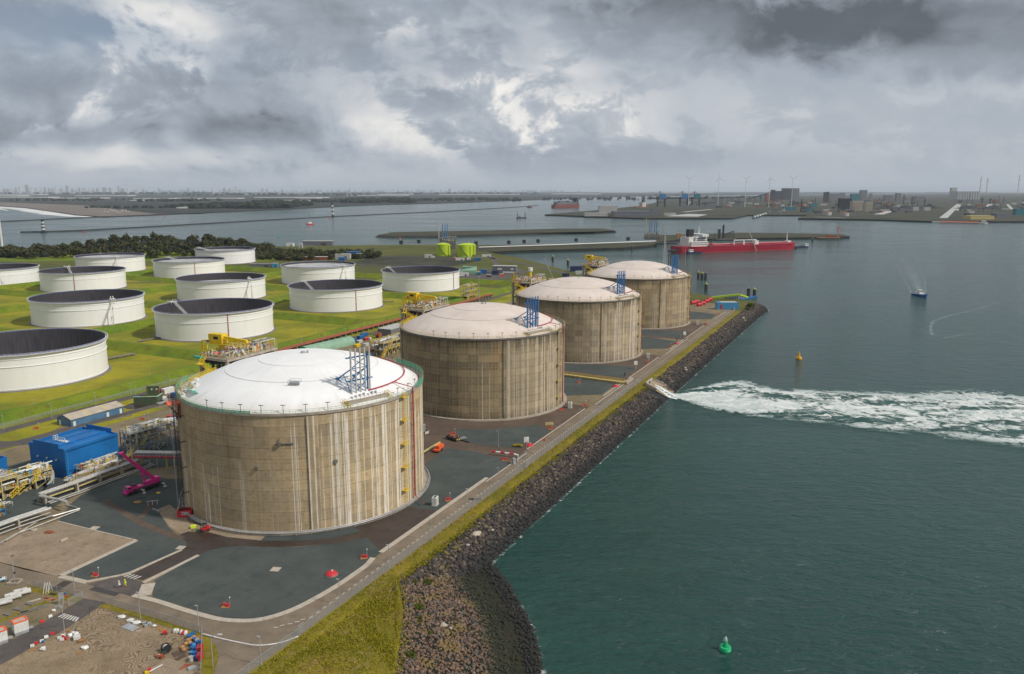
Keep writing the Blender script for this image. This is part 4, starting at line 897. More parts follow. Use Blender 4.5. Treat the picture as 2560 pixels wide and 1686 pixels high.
# ------------------------------------------------------------------ process platforms with pedestal cranes
def process_platform(k):
    T = thing('process_platform', '', 'platform', LNG[k], UA, 'pipe platforms beside the gas tanks')   # local x along the quay, y towards the land
    u0, u1, y0, y1, zd = -3, 25, 34.5, 50, 46.0
    MB().box(((u0 + u1) / 2, (y0 + y1) / 2, zd - .5), (u1 - u0, y1 - y0, 1.0)).build('deck', M['conc'], T)
    mb = MB()
    for x in (u0 + 1, 6.5, 15, u1 - 1):
        mb.box((x, y1 - 1, 0), (1.3, 1.3, zd - 1), 0, True); mb.box((x, y0 + 1, roofz(min(42, math.hypot(x, y0 + 1)))), (1.1, 1.1, zd - 1 - roofz(min(42, math.hypot(x, y0 + 1)))), 0, True)
    first = MB().box((0, 0, 0), (1.3, 1.3, zd - 1), 0, True).build('column', M['conc'], T, loc=(u0 + 1, y1 - 1, 0))
    for x in (6.5, 15, u1 - 1):
        c = bpy.data.objects.new('column', first.data); COL.objects.link(c); c.parent = T; c.location = (x, y1 - 1, 0)
    for x in (u0 + 1, 8, 17, u1 - 1):
        z = roofz(min(42, math.hypot(x, y0 + 1))) - .3; MB().box((0, 0, 0), (1.1, 1.1, zd - 1 - z), 0, True).build('column', M['conc'], T, loc=(x, y0 + 1, z))
    mb = MB()
    for a, b in (((u0, y0), (u1, y0)), ((u1, y0), (u1, y1)), ((u1, y1), (u0, y1)), ((u0, y1), (u0, y0))): rail(mb, [Vector((*a, zd)), Vector((*b, zd))], 1.3, 1.5, .11)
    mb.build('railing', M['paleyellow'], T)
    # under-deck pipes and risers
    mb = MB(); rr = random.Random(40 + k)
    for i in range(16): y = y0 + 1.5 + i * .9; mb.tube([(u0 + .5, y, zd - 1.6 - rr.random()), (u1 - .5, y, zd - 1.6 - rr.random())], rr.uniform(.15, .4), 6)
    for i in range(14):
        x = rr.uniform(u0 + 1, u1 - 1); y = rr.uniform(y1 - 5, y1 - .5); mb.tube([(x, y, 0), (x, y, zd - 1)], rr.uniform(.15, .4), 6)
    for z in range(5, 45, 5): mb.beam((u0 + 1, y1 - 1, z), (u1 - 1, y1 - 1, z), .4); mb.beam((u0 + 1, y1 - 6, z), (u0 + 1, y1 - 1, z), .4)
    mb.build('riser_pipes', M['darksteel'], T)
    # valves, pump heads and instruments on the deck
    mb = MB(); mats = [M['galv'], M['orange'], M['redpipe'], M['paleyellow'], M['white'], M['darksteel'], M['wood'], M['yellow']]
    for i in range(330):
        mb.mat(rr.choices(range(8), (6, 2, 1.6, 3, 4, 4, 2, 1.2))[0]); x, y = rr.uniform(u0 + 1, u1 - 1), rr.uniform(y0 + 1, y1 - 1); h = rr.uniform(.6, 2.6)
        q = rr.random()
        if q < .4: mb.box((x, y, zd), (rr.uniform(.25, .9), rr.uniform(.25, .9), h), rr.random(), True)
        elif q < .7: mb.tube([(x, y, zd + h), (x + rr.uniform(-3, 3), y, zd + h)], rr.uniform(.1, .25), 5)
        else: mb.tube([(x, y, zd), (x, y, zd + h * 1.3)], rr.uniform(.08, .22), 5)
    tag(mb.build('valves_and_instruments', mats, T), kind='stuff')
    for x, y in ((2, 36.5), (5, 36.5), (13, 38), (16, 38), (20, 41), (9, 45)):
        mb = MB(); mb.tube([(0, 0, 0), (0, 0, 1.2), (.9, -.9, 2.2), (2.0, -1.6, .2)], .42, 8); mb.build('pump_head', M['white'], T, loc=(x, y, zd))
    mb = MB()
    for y in (39, 42, 44.5, 47): mb.tube([(u0 + 1, y, zd + 1.2), (u1 - 1, y, zd + 1.2), (u1 + 1.5, y, zd - .5), (u1 + 1.5, y, zd - 4)], .34, 8)
    mb.build('header_pipes', M['pipe'], T)
    # steel frame at the far end
    mb = MB()
    for x in (17, 21, 25): 
        for y in (36, 40): mb.beam((x, y, zd), (x, y, zd + 3.6), .35)
        mb.beam((x, 36, zd + 3.6), (x, 40, zd + 3.6), .3)
    mb.beam((17, 36, zd + 3.6), (25, 36, zd + 3.6), .3); mb.beam((17, 40, zd + 3.6), (25, 40, zd + 3.6), .3); mb.build('pipe_frame', M['offwhite'], T)
    mb = MB()     # stair from the tank rim up to the deck
    stair(mb, (-18, 38.7, 40.3), (-9, 37.5, 42.5), 1.3); mb.box((-8.2, 37.5, 42.4), (2.4, 2.4, .2)); rail(mb, [Vector((-9.4, 36.3, 42.5)), Vector((-7, 36.3, 42.5))], 1.2, .8, .14)
    stair(mb, (-8.2, 38.6, 42.5), (-7.6, 43, 44.6), 1.3); mb.box((-7.6, 44, 44.5), (2.4, 2.4, .2)); stair(mb, (-6.6, 44.5, 44.6), (u0, 46, zd), 1.3)
    for p in ((-9, 36.6), (-7.3, 36.6), (-8, 38.4), (-7.6, 44.6)): mb.beam((*p, 40.), (*p, 43.2), .16)
    mb.build('stair', M['yellow'], T)
    if k == 0:
        mb = MB(); mb.beam((u0 - 1.2, y1 - 4, zd), (u0 - 1.2, y1, zd + .3), 1.8, .5); mb.build('safety_net', M['green'], T)
    return T
PL = ['deck crowded with valves and pipes beside the nearest tank', 'valve and pipe deck on the land side of the second tank', 'valve and pipe deck with domed lamp, beside the third tank', 'valve and pipe deck on the land side of the farthest tank']
for k in range(4): process_platform(k)['label'] = PL[k]
def pedestal_crane(k, label):
    T = thing('pedestal_crane', label, 'crane', LNG[k] + uv(4.5, -44.5, 46.0), UA - PI / 2, 'yellow pedestal cranes over the pipe decks')
    mb = MB(); mb.cyl((0, 0, 0), 1.25, 4.6, 14); mb.cyl((0, 0, 3.9), 1.8, .4, 14); mb.cyl((0, 0, 0), 1.7, .3, 14); mb.build('pedestal', M['yellow'], T, True)
    H = MB(); H.box((-1.6, 0, 4.6), (7.0, 3.4, 3.6), 0, True); H.box((-4.2, 0, 4.2), (1.6, 2.8, .5), 0, True); h = H.build('machine_house', M['yellow'], T)
    MB().box((-1.2, -1.73, 6.7), (2.4, .08, 1.1)).build('cab_window', M['glass'], h)
    mb = MB(); mb.beam((1.6, 0, 6.9), (13.2, 0, 6.2), 1.0, 1.1); mb.beam((2, .9, 6.4), (8, .5, 5.6), .4); mb.beam((2, -.9, 6.4), (8, -.5, 5.6), .4); mb.cyl((13.2, 0, 5.5), .55, .9, 10); mb.build('boom', M['yellow'], T)
    mb = MB()
    rail(mb, [Vector((-5, -2.2, 4.4)), Vector((2.2, -2.2, 4.4))], 1.2, 1.2, .09); rail(mb, [Vector((2.2, -2.2, 4.4)), Vector((13, -1.2, 4.2)), Vector((13, 1.2, 4.2)), Vector((2.2, 2.2, 4.4))], 1.3, 1.2, .1)
    mb.beam((2.2, -1.6, 4.3), (13, -1.1, 4.1), .5, .2); mb.beam((2.2, 1.6, 4.3), (13, 1.1, 4.1), .5, .2); mb.box((-1.4, -1.9, 4.35), (7.2, .9, .12))
    mb.build('boom_walkway', M['yellow'], T)
    mb = MB(); mb.tube([(13.2, 0, 5.6), (13.2, 0, 3.2)], .06, 5); mb.box((13.2, 0, 2.9), (.5, .35, .7)); mb.build('hook', M['darksteel'], T)
    return T
for k, l in enumerate(('yellow box-bodied crane on the pipe deck of the nearest tank', 'yellow crane with caged boom behind the second tank')): pedestal_crane(k, l)
pedestal_crane(3, 'yellow crane with long boom beside the farthest tank dome')
T = thing('signal_mast', 'yellow post topped by a white drum on third tank pipe deck', 'mast', LNG[2] + uv(17, -44, 46))
MB().cyl((0, 0, 0), .9, 6, 10).build('post', M['yellow'], T); MB().cyl((0, 0, 6), 1.7, 2.6, 12).build('drum', M['white'], T, True)
for k, l in ((0, 'small yellow davit frame at the left corner of the nearest pipe deck'), (1, 'small yellow davit frame on the second tank pipe deck'), (2, 'small yellow davit frame on the third tank pipe deck')):
    T = thing('davit', l, 'davit', LNG[k] + uv(-1.5, -48.5, 46), UA, 'yellow davits')
    mb = MB(); mb.beam((0, 0, 0), (0, 0, 6.2), .6); mb.beam((0, 0, 6.1), (0, -3.4, 6.6), .55); mb.beam((0, 0, 4.3), (0, -2.6, 4.5), .35); mb.beam((0, 0, 3.2), (0, -2.6, 3.2), .3); mb.beam((0, -2.6, 3.2), (0, -2.6, 4.5), .3); mb.beam((0, -.3, 1.2), (0, -1.8, 3.1), .35)
    mb.build('frame', M['yellow'], T); MB().box((0, -3.3, 6.35), (.8, 1.0, .7)).build('winch', M['darksteel'], T)
# ------------------------------------------------------------------ oil tanks of the tank farm
RO, HO = 43.6, 20.6
def oil_tank(x, y, label, depth, pipe_a=None, stair_a=None, ladder_a=None, H=HO):
    T = thing('oil_tank', label, 'oil tank', (x, y, 0), 0, 'open topped white oil tanks')
    mb = MB(); mb.lathe([(RO + 2.2, -.05), (RO + 1.9, .35), (RO + .1, .4)], 72); mb.build('footing', M['darkconc'], T)
    MB().lathe([(RO, .3), (RO, H)], 112).build('shell', M['shell'], T, True)
    mb = MB()
    for z, w_ in ((H - 7.0, .35), (H - 2.9, .28), (.9, .2)): mb.lathe([(RO, z), (RO + w_, z), (RO + w_, z + .22), (RO, z + .3)], 112)
    mb.build('stiffener_ring', M['shell'], T)
    MB().lathe([(RO, H - .9), (RO + 1.5, H - .55), (RO + 1.5, H - .45), (RO, H - .3)], 112).build('wind_girder', M['shell'], T)
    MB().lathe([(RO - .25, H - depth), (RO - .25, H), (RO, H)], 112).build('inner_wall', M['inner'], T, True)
    mb = MB(); n = 112; 
    for i in range(n):
        p = pol(RO + 1.45, 360 * i / n, H - .45); mb.beam(p, p + Vector((0, 0, 1.15)), .11)
    for h in (.6, 1.12): mb.tube([pol(RO + 1.45, 360 * i / n, H - .45 + h) for i in range(n + 1)], .05, 4, False)
    tag(mb.build('railing', M['white'], T), kind='stuff')
    MB().lathe([(RO - .2, H - .35), (RO + 1.2, H - .35)][::-1] + [(RO + .05, H + .45), (RO + .02, H - .3)], 112).build('rim_walkway', M['bluerail'], T)
    mb = MB(); mb.lathe([(RO - .5, H - depth + .9), (RO - 3.5, H - depth + .7), (RO - 3.6, H - depth), (24, H - depth), (23.8, H - depth + .35), (23.2, H - depth + .35), (23, H - depth), (.05, H - depth + .1)], 72)
    mb.build('floating_roof', M['fltroof'], T)
    if pipe_a is not None:
        mb = MB(); mb.tube([pol(RO + 2.4, pipe_a, .5), pol(RO + .35, pipe_a, .8), pol(RO + .35, pipe_a, H - .6)], .2, 6)
        for z in range(3, 20, 4): mb.box(pol(RO + .3, pipe_a, z), (.5, .7, .3), R_(pipe_a))
        mb.build('foam_pipe', M['redpipe'], T)
    if ladder_a is not None:                    # gauger platform with the ladder that rolls on the roof
        mb = MB(); mb.box(pol(RO - .2, ladder_a, H + 1.0), (4.2, 5.5, .3), R_(ladder_a))
        for s in (-2.6, 2.6):
            for r in (-1.9, 1.9): p = pol(RO - .2 + r, ladder_a, 0) + pol(1, ladder_a + 90) * s; mb.beam(p + Vector((0, 0, H - .6)), p + Vector((0, 0, H + 2.7)), .3)
            mb.beam(pol(RO - 2.1, ladder_a, H + 2.6) + pol(1, ladder_a + 90) * s, pol(RO + 1.7, ladder_a, H + 2.6) + pol(1, ladder_a + 90) * s, .25)
        mb.build('gauge_platform', M['white'], T)
        mb = MB(); a = pol(RO - 2, ladder_a, H + .9); b = pol(RO - 20, ladder_a, H - depth + 1.3); e = pol(1, ladder_a + 90) * .8
        for s in (-1, 1): mb.beam(a + e * s, b + e * s, .3, .5); mb.beam(a + e * s + Vector((0, 0, 1.3)), b + e * s + Vector((0, 0, 1.3)), .16)
        for i in range(14): p = a.lerp(b, i / 13); mb.beam(p - e, p + e, .4, .1); mb.beam(p + e, p + e + Vector((0, 0, 1.3)), .12); mb.beam(p - e, p - e + Vector((0, 0, 1.3)), .12)
        mb.build('rolling_ladder', M['white'], T)
    if stair_a is not None:                     # radial stair standing off the shell
        mb = MB(); a0 = stair_a; p0 = pol(RO + 1.6, a0, H + .6); p1 = pol(RO + 17, a0 - 10 * (1 if stair_a > -60 else -1), .8)
        stair(mb, p0, p1, 1.4, .16); 
        for t in (.28, .62): q = p0.lerp(p1, t); mb.beam(Vector((q.x, q.y, 0)), q, .55)
        mb.box(p1, (2.2, 2.2, .5)); mb.build('access_stair', M['white'], T)
        mb = MB(); mb.box(pol(RO + .6, a0, H + .8), (3.4, 4.2, .3), R_(a0))
        for s in (-1.9, 1.9): mb.beam(pol(RO + 2, a0, H - 1.5) + pol(1, a0 + 90) * s, pol(RO - .6, a0, H + 3.1) + pol(1, a0 + 90) * s * .4, .4); mb.beam(pol(RO - 1, a0, H - .3) + pol(1, a0 + 90) * s, pol(RO - .6, a0, H + 3.1) + pol(1, a0 + 90) * s * .4, .4)
        mb.build('stair_head', M['white'], T)
    return T
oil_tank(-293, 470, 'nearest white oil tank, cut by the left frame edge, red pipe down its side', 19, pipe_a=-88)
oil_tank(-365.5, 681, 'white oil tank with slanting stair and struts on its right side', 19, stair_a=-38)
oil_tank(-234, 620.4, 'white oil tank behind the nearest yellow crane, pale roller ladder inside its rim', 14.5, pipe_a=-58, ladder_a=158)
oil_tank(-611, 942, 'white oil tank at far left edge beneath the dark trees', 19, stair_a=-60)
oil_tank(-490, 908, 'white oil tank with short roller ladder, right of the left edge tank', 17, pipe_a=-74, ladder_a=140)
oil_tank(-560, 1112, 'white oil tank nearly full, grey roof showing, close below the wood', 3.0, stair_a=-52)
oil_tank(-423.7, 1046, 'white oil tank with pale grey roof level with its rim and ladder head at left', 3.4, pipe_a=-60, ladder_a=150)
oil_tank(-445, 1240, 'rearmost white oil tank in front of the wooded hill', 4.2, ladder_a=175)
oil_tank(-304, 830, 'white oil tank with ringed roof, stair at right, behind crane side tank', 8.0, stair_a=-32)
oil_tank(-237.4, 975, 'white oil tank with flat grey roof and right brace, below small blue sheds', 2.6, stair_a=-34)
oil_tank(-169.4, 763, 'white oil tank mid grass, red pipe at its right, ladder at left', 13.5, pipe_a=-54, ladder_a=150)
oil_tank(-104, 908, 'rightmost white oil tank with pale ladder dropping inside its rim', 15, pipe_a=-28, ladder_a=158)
# ------------------------------------------------------------------ terminal buildings, plant, vehicles, street furniture
def one(name, label, cat, mb, m, loc=(0, 0, 0), rz=0., group=None, smooth=False):
    o = mb.build(name, m, loc=loc, rz=rz, smooth=smooth); return tag(o, label, cat, group)
def part(name, m, par, mb, **k): return mb.build(name, m, par, **k)
UR = UA                                           # heading of things laid out along the quay
# big blue pump house
T = thing('pump_house', 'big blue clad pump house with stepped parapet above the pipe racks', 'building', (-172, 293, 0), UR)
L_, W_, H_ = 23.5, 21.0, 11.6                     # local x along the quay, y towards the land
mb = MB(); mb.box((L_ / 2, W_ / 2, 0), (L_, W_, H_ - .5), 0, True); part('wall', M['clad'], T, mb)
mb = MB(); mb.box((L_ / 2, .15, H_ - 1), (L_ + .3, .3, 1.5), 0, True); mb.box((L_ / 2, W_ - .15, H_ - 1), (L_ + .3, .3, 1.5), 0, True)
for x in (.15, L_ - .15): mb.box((x, W_ * .52, H_ - 1), (.31, W_ * .72, 3.0), 0, True); mb.box((x, W_ / 2, H_ - 1.02), (.29, W_ - .6, 1.5), 0, True)
part('parapet', M['clad'], T, mb)
mb = MB(); mb.add([(.4, .4, H_ - .4), (L_ - .4, .4, H_ - .4), (L_ - .4, W_ / 2, H_ + .5), (.4, W_ / 2, H_ + .5), (L_ - .4, W_ - .4, H_ - .4), (.4, W_ - .4, H_ - .4)], [(0, 1, 2, 3), (3, 2, 4, 5)])
for y in (W_ * .3, W_ * .62): mb.box((L_ / 2, y, H_ + .1), (L_ - 1.2, .5, .6), 0, True)
part('roof', M['clad'], T, mb)
for y in (5, 10.5, 16): mb = MB(); mb.cyl((0, 0, 0), .42, .5, 10); o = part('wall_lamp', M['offwhite'], T, mb, loc=(-.05, y, 7.2)); o.rotation_euler = (0, -PI / 2, 0)
mb = MB(); rail(mb, [Vector((6, 8, H_ + .5)), Vector((6, 15, H_ + .5)), Vector((8, 15, H_ + .5))], 1.6, 1.2, .14); mb.box((7, 11.5, H_ + .4), (1.6, 7, .2)); mb.beam((6, 7.2, H_ - .2), (6, 8, H_ + 2), .2); part('roof_walkway', M['white'], T, mb)
mb = MB(); mb.tube([(.6, -.2, 0), (.6, -.2, H_ - 1)], .14, 6); part('downpipe', M['lightblue'], T, mb)
T = thing('blue_annex', 'lower blue clad building with sunk roof at left frame edge', 'building', tuple(at(56, 1172)), UR)
T.location = at(80, 1188) + uv(-26, -6); mb = MB(); mb.box((11, 8, 0), (20, 15, 6.5), 0, True); part('wall', M['clad'], T, mb)
mb = MB(); 
for y in (.6, 15.4): mb.box((11, y, 6.4), (20.3, .3, 1.6), 0, True)
for x in (1, 21): mb.box((x, 8, 6.4), (.3, 14.5, 1.6), 0, True)
part('parapet', M['clad'], T, mb)
# long blue shed with a beige roof
T = thing('long_shed', 'long low shed with muted blue walls, white doors and beige pitched roof', 'shed', (-208, 362.2, 0), math.atan2(24.8, 12.5))
mb = MB(); mb.box((14, 5.2, 0), (28, 10.4, 3.5), 0, True); mb.add([(0, 0, 3.5), (0, 10.4, 3.5), (0, 5.2, 5.1)], [(0, 2, 1)]); mb.add([(28, 0, 3.5), (28, 10.4, 3.5), (28, 5.2, 5.1)], [(0, 1, 2)]); part('wall', M['shedblue'], T, mb)
mb = MB()
for s in (0, 1):
    y0, y1 = (-.4, 5.2) if s == 0 else (10.8, 5.2)
    mb.add([(-.4, y0, 3.42), (28.4, y0, 3.42), (28.4, y1, 5.22), (-.4, y1, 5.22), (-.4, y0, 3.55), (28.4, y0, 3.55), (28.4, y1, 5.36), (-.4, y1, 5.36)], [(4, 5, 6, 7), (3, 2, 1, 0), (0, 1, 5, 4), (1, 2, 6, 5), (3, 0, 4, 7)])
part('roof', M['shedroof'], T, mb)
for x in (9.3, 18.7): part('roof_light', M['paleyellow'], T, MB().add([(x, -.3, 3.62), (x + 1.1, -.3, 3.62), (x + 1.1, 5, 5.32), (x, 5, 5.32)], [(0, 1, 2, 3)]))
for x in (1.6, 19.2, 26.4): part('door', M['white'], T, MB().box((x, -.06, 0), (1.3, .12, 2.3), 0, True))
part('door', M['white'], T, MB().box((-.06, 8.2, 0), (.12, 1.4, 2.3), 0, True))
# white portable cabin
T = thing('portable_cabin', 'long white portable cabin with yellow door by the wet road', 'cabin', tuple(at(391, 1068)), math.atan2(366.8 - 362.2, 4.3) - .25)
mb = MB(); mb.box((4.5, 1.5, .35), (9, 3, 2.5), 0, True); part('body', M['white'], T, mb); mb = MB()
for x in (.5, 4.5, 8.5): mb.box((x, 1.5, 0), (.4, 2.6, .35), 0, True)
part('footing', M['darkconc'], T, mb); part('door', M['yellow'], T, MB().box((4.7, -.04, .4), (1.1, .1, 2.0), 0, True)); part('window', M['glass'], T, MB().box((7, -.04, 1.7), (1.6, .1, .4)))
# green tarpaulin tunnel
A, B = at(753, 884), at(786, 884); d = Vector((.52, .854, 0)).normalized(); r = Vector((d.y, -d.x, 0)); ln = 46.0
T = thing('tarpaulin_tunnel', 'long pale green half round tarpaulin tunnel behind the nearest dome', 'shed', (-142, 531, 0), math.atan2(d.y, d.x))
mb = MB(); n = 12; prof = [(5.2 * math.cos(PI * i / n), 5.6 * math.sin(PI * i / n) ** .85) for i in range(n + 1)]
vs = [(x, -y, z) for x in [ln * k / 8 for k in range(9)] for y, z in prof]; mb.add(vs, [(k * (n + 1) + i, k * (n + 1) + i + 1, (k + 1) * (n + 1) + i + 1, (k + 1) * (n + 1) + i) for k in range(8) for i in range(n)]); part('cover', M['tarp'], T, mb, smooth=True)
mb = MB()
for x in (.02, ln - .02): mb.add([(x, -y, z - .02) for y, z in prof], [tuple(range(n + 1))])
part('end_wall', M['green'], T, mb); mb = MB()
for k in range(9): mb.tube([(ln * k / 8, -y, z + .03) for y, z in prof], .06, 4)
part('hoop', M['palegreen'], T, mb)
# dark green wash pen
T = thing('wash_pen', 'dark green panelled pen with wet floor, right of the long shed', 'pen', tuple(at(335, 1012)), .05)
mb = MB(); mb.box((6, 0, 0), (12, .25, 4), 0, True); mb.box((12, 3.6, 0), (.25, 7.2, 4), 0, True); part('wall', M['olive'], T, mb); mb = MB(); mb.box((6, 0, 4), (12.3, .6, .25), 0, True); mb.box((12, 3.6, 4), (.6, 7.3, .25), 0, True); part('coping', M['palegreen'], T, mb)
T = thing('screen_wall', 'tall dark green screen with two round white lamps', 'screen', tuple(at(370, 990)), .12)
mb = MB(); mb.box((3, 0, 0), (6.2, .3, 5.4), 0, True); mb.box((.1, -1, 0), (.25, 2.0, 5.6), 0, True); part('panel', M['olive'], T, mb)
for x in (2.2, 4.8): mb = MB(); mb.cyl((0, 0, 0), .4, .3, 10); o = part('lamp', M['white'], T, mb, loc=(x, -.15, 3.6)); o.rotation_euler = (PI / 2, 0, 0)
# containers, crates and vehicles in the laydown areas
def box_container(px, py, l, w_, h, m, label, rz=UR, cat='container', grp='containers and crates in the laydown yards', z=.06):
    T = thing('container', label, cat, at(px, py) + Vector((0, 0, z)), rz, grp)
    mb = MB(); mb.box((0, 0, .12), (l, w_, h), 0, True)
    n = int(l / .45)
    for i in range(n):
        x = -l / 2 + (i + .5) * l / n
        for s in (-1, 1): mb.box((x, s * (w_ / 2 + .02), .2), (.16, .05, h - .2), 0, True)
    mb.build('body', m, T); mb = MB()
    for x in (-l / 2, l / 2):
        for y in (-w_ / 2, w_ / 2): mb.box((x, y, 0), (.16, .16, h + .14), 0, True)
    mb.build('corner_post', M['darksteel'], T)
    mb = MB(); mb.box((l / 2 + .06, 0, .2), (.05, w_ - .3, h - .25), 0, True); mb.build('door', m, T)
    return T
for a in ((902, 848, 6, 2.5, 2.6, 'blue', 'left of two blue containers behind the pale green tunnel'), (910, 842, 6, 2.5, 2.6, 'blue', 'right of two blue containers behind the pale green tunnel'),
          (872, 854, 9, 2.5, 2.8, 'navy', 'long navy container at the far end of the pale green tunnel'), (884, 856, 4, 2.5, 2.6, 'blue', 'short blue container beside the long navy one'),
          (899, 858, 5, 2.4, 2.0, 'offwhite', 'grey white crate on the brown ground by blue containers'), (918, 850, 7, 2.2, 1.6, 'red', 'low red box load on the grass behind blue containers'), (924, 850, 2, 2.2, 1.6, 'white', 'small white crate at the end of the low red load'),
          (420, 983, 7, 2.6, 2.8, 'white', 'white truck box in the laydown yard at the left of nearest tank'), (398, 985, 2.2, 2.4, 2.4, 'red', 'red cab sized box beside the white truck box'), (434, 992, 5, 2.4, 1.8, 'offwhite', 'grey white crate under the left rim scaffold'),
          (437, 995, 3, 2.6, 2.8, 'blue', 'blue container at right edge of the laydown yard'), (406, 1000, 4, 2.2, 1.4, 'white', 'low white crate in front of white truck box'), (386, 1006, 3, 2, 1.2, 'red', 'low red rack by the green pen'), (412, 1005, 3, 2, 1.4, 'galv', 'grey steel crate in the laydown yard'),
          (425, 1008, 5, 2, .8, 'wood', 'flat stack of brown timber in laydown yard'), (403, 1010, 5, 2, .7, 'pipe', 'stack of pale pipes in the laydown yard'), (440, 1052, 3, 2.2, 2.2, 'navy', 'navy crate behind the hoist mast'), (437, 1065, 2.4, 2.2, 2.6, 'offwhite', 'pale kiosk behind the hoist mast'), (426, 1048, 2, 2, 1.6, 'red', 'red crate behind the white portable cabin')):
    box_container(*a[:5], M[a[5]], a[6])
for i, (px, py, m, l) in enumerate(((893, 868, 'yellow', 'yellow skid on the grass beyond the vent stack'), (938, 870, 'white', 'white van beyond the blue vent stack'), (948, 866, 'orange', 'orange skid beside the white van'), (930, 878, 'red', 'red skid in front of the white van'), (915, 866, 'offwhite', 'pale crate left of the white van'), (980, 853, 'darksteel', 'dark steel rack on the grass by the second tank'))):
    box_container(px, py, 5, 2.4, 2, M[m], l)
mb = MB(); mb.lathe([(2.2, -1.4), (2.2, -1.1), (1.1, -1.1), (1.1, 1.1), (2.2, 1.1), (2.2, 1.4)], 16, capt=True, capb=True)
o = one('cable_drum', 'big rusty cable drum on the grass by the second tank', 'cable drum', mb, M['rust'], at(947, 845) + Vector((0, 0, 2.2))); o.rotation_euler = (PI / 2, 0, UA)
T = thing('low_hall', 'grey flat roofed hall half hidden behind second tank', 'building', tuple(at(962, 838)), UR)
part('wall', M['greyblue'], T, MB().box((8, -3, 0), (26, 12, 5.5), 0, True)); part('roof', M['farpale'], T, MB().box((8, -3, 5.5), (26.5, 12.5, .4), 0, True)); mb = MB()
for i in range(6): mb.box((-3 + 4.5 * i, -9.05, 0), (2.6, .12, 3.6), 0, True)
part('door', M['darkconc'], T, mb)
# ---- pipe racks
def pipe_rack(name, label, path, zt, pipes, every=9., leg='conc', wide=4.4, low=(), legw=(1.1, .7)):
    T = thing(name, label, 'pipe rack', (0, 0, 0)); P = [Vector(p) for p in path]
    Q = resample([Vector((p.x, p.y, 0)) for p in P], every)
    for i, q in enumerate(Q[:-1] if len(Q) > 2 else Q):
        d = (Q[min(i + 1, len(Q) - 1)] - Q[max(i - 1, 0)]).normalized(); a = math.atan2(d.y, d.x)
        mb = MB()
        for s in (-1, 1): mb.box((0, s * wide * .42, 0), (legw[1], legw[0], zt), 0, True)
        mb.box((0, 0, zt - .1), (.5, wide, .45), 0, True); mb.build('trestle', M[leg], T, loc=q, rz=a)
    for off, z, r, m in pipes:
        pts = []
        for i, p in enumerate(P):
            d = P[min(i + 1, len(P) - 1)] - P[max(i - 1, 0)]; d.normalize(); rgt = Vector((d.y, -d.x, 0)); pts.append(Vector((p.x, p.y, 0)) + rgt * off + Vector((0, 0, z)))
        pts = rs(pts, 2 + int(len(pts) * 2)) if len(pts) > 2 else pts
        MB().tube(pts, r, 8).build('pipe', M[m], T, True)
    return T
RA = [Vector(p) for p in ((-168, 269.5, 0), (-162.3, 280.1, 0), (-158.5, 289.1, 0), (-154.4, 297.8, 0), (-149, 310, 0))]
pipe_rack('pipe_rack', 'low pipe rack of white and yellow pipes in front of blue pump house', RA, 3.0, [(1.5, 3.7, .42, 'pipe'), (.6, 3.4, .2, 'galv'), (-.1, 3.4, .22, 'pipe'), (-.8, 3.4, .2, 'galv'), (-1.5, 3.4, .22, 'pipe'), (.4, 1.6, .3, 'paleyellow'), (-.6, 1.7, .25, 'galv'), (3.2, .8, .25, 'pipe'), (4.4, .6, .22, 'pipe'), (-2.2, 2.2, .3, 'redpipe')], 9.6)
RB = [Vector(p) for p in ((-178, 222, 0), (-168.6, 240.3, 0), (-164.5, 248.3, 0), (-158.6, 257.5, 0))]
pipe_rack('pipe_rack', 'thick white pipe rack on concrete trestles entering at left edge', RB, 2.7, [(1.4, 3.3, .5, 'pipe'), (.4, 3.0, .22, 'galv'), (-.3, 3.0, .22, 'pipe'), (-1.0, 3.0, .24, 'galv'), (-1.7, 3.0, .22, 'pipe'), (.6, 1.5, .2, 'pipe'), (2.6, 1.0, .2, 'galv')], 8.7)
mb = MB(); mb.tube([at(168, 1257, 3.6), at(150, 1250, 3.6), at(100, 1240, 3.6), at(105, 1236, 3.6), at(186, 1206, 3.6)], .45, 8); mb.tube([at(166, 1252, 2.8), at(120, 1246, 2.8)], .3, 8)
one('cross_pipe', 'bent white pipe joining the two pipe racks', 'pipe', mb, M['pipe'], smooth=True)
mb = MB(); mb.tube([at(15, 1352, .5), at(100, 1300, .5), at(199, 1272, .5), at(165, 1262, .5)], .22, 6); mb.tube([at(-20, 1370, .5), at(40, 1335, .5), at(199, 1275, .45)], .2, 6)
one('low_pipe', 'pale low pipe loop on the ground beside the sand lot', 'pipe', mb, M['pipe'])
T = thing('pipe_bridge', 'elevated pipe bridge with red tray running to the nearest tank', 'pipe rack', (0, 0, 0))
a, b = at(338, 1142, 4.5), Vector((-116.5, 305, 4.5)); 
for i in range(6):
    p = a.lerp(b, i / 5); mb = MB(); mb.beam((p.x - 1.3, p.y, 0), (p.x - 1.3, p.y, 6), .35); mb.beam((p.x + 1.3, p.y + 1, 0), (p.x + 1.3, p.y + 1, 6), .35); mb.beam((p.x - 1.4, p.y, 5.8), (p.x + 1.4, p.y + 1, 5.8), .3); mb.build('trestle', M['galv'] if i % 2 else M['yellow'], T)
for o_, z, r, m in ((-1.4, 5.0, .5, 'redpipe'), (-.4, 6.3, .3, 'pipe'), (.4, 6.3, .42, 'pipe'), (1.3, 6.3, .42, 'pipe'), (0, 4.9, .25, 'galv'), (2.0, 5.2, .3, 'galv'), (.8, 4.8, .2, 'darksteel')):
    d = (b - a).normalized(); rg = Vector((d.y, -d.x, 0)) * -o_; MB().tube([a + rg + Vector((0, 0, z - 4.5)), b + rg + Vector((0, 0, z - 4.5))], r, 8).build('pipe', M[m], T)
mb = MB()
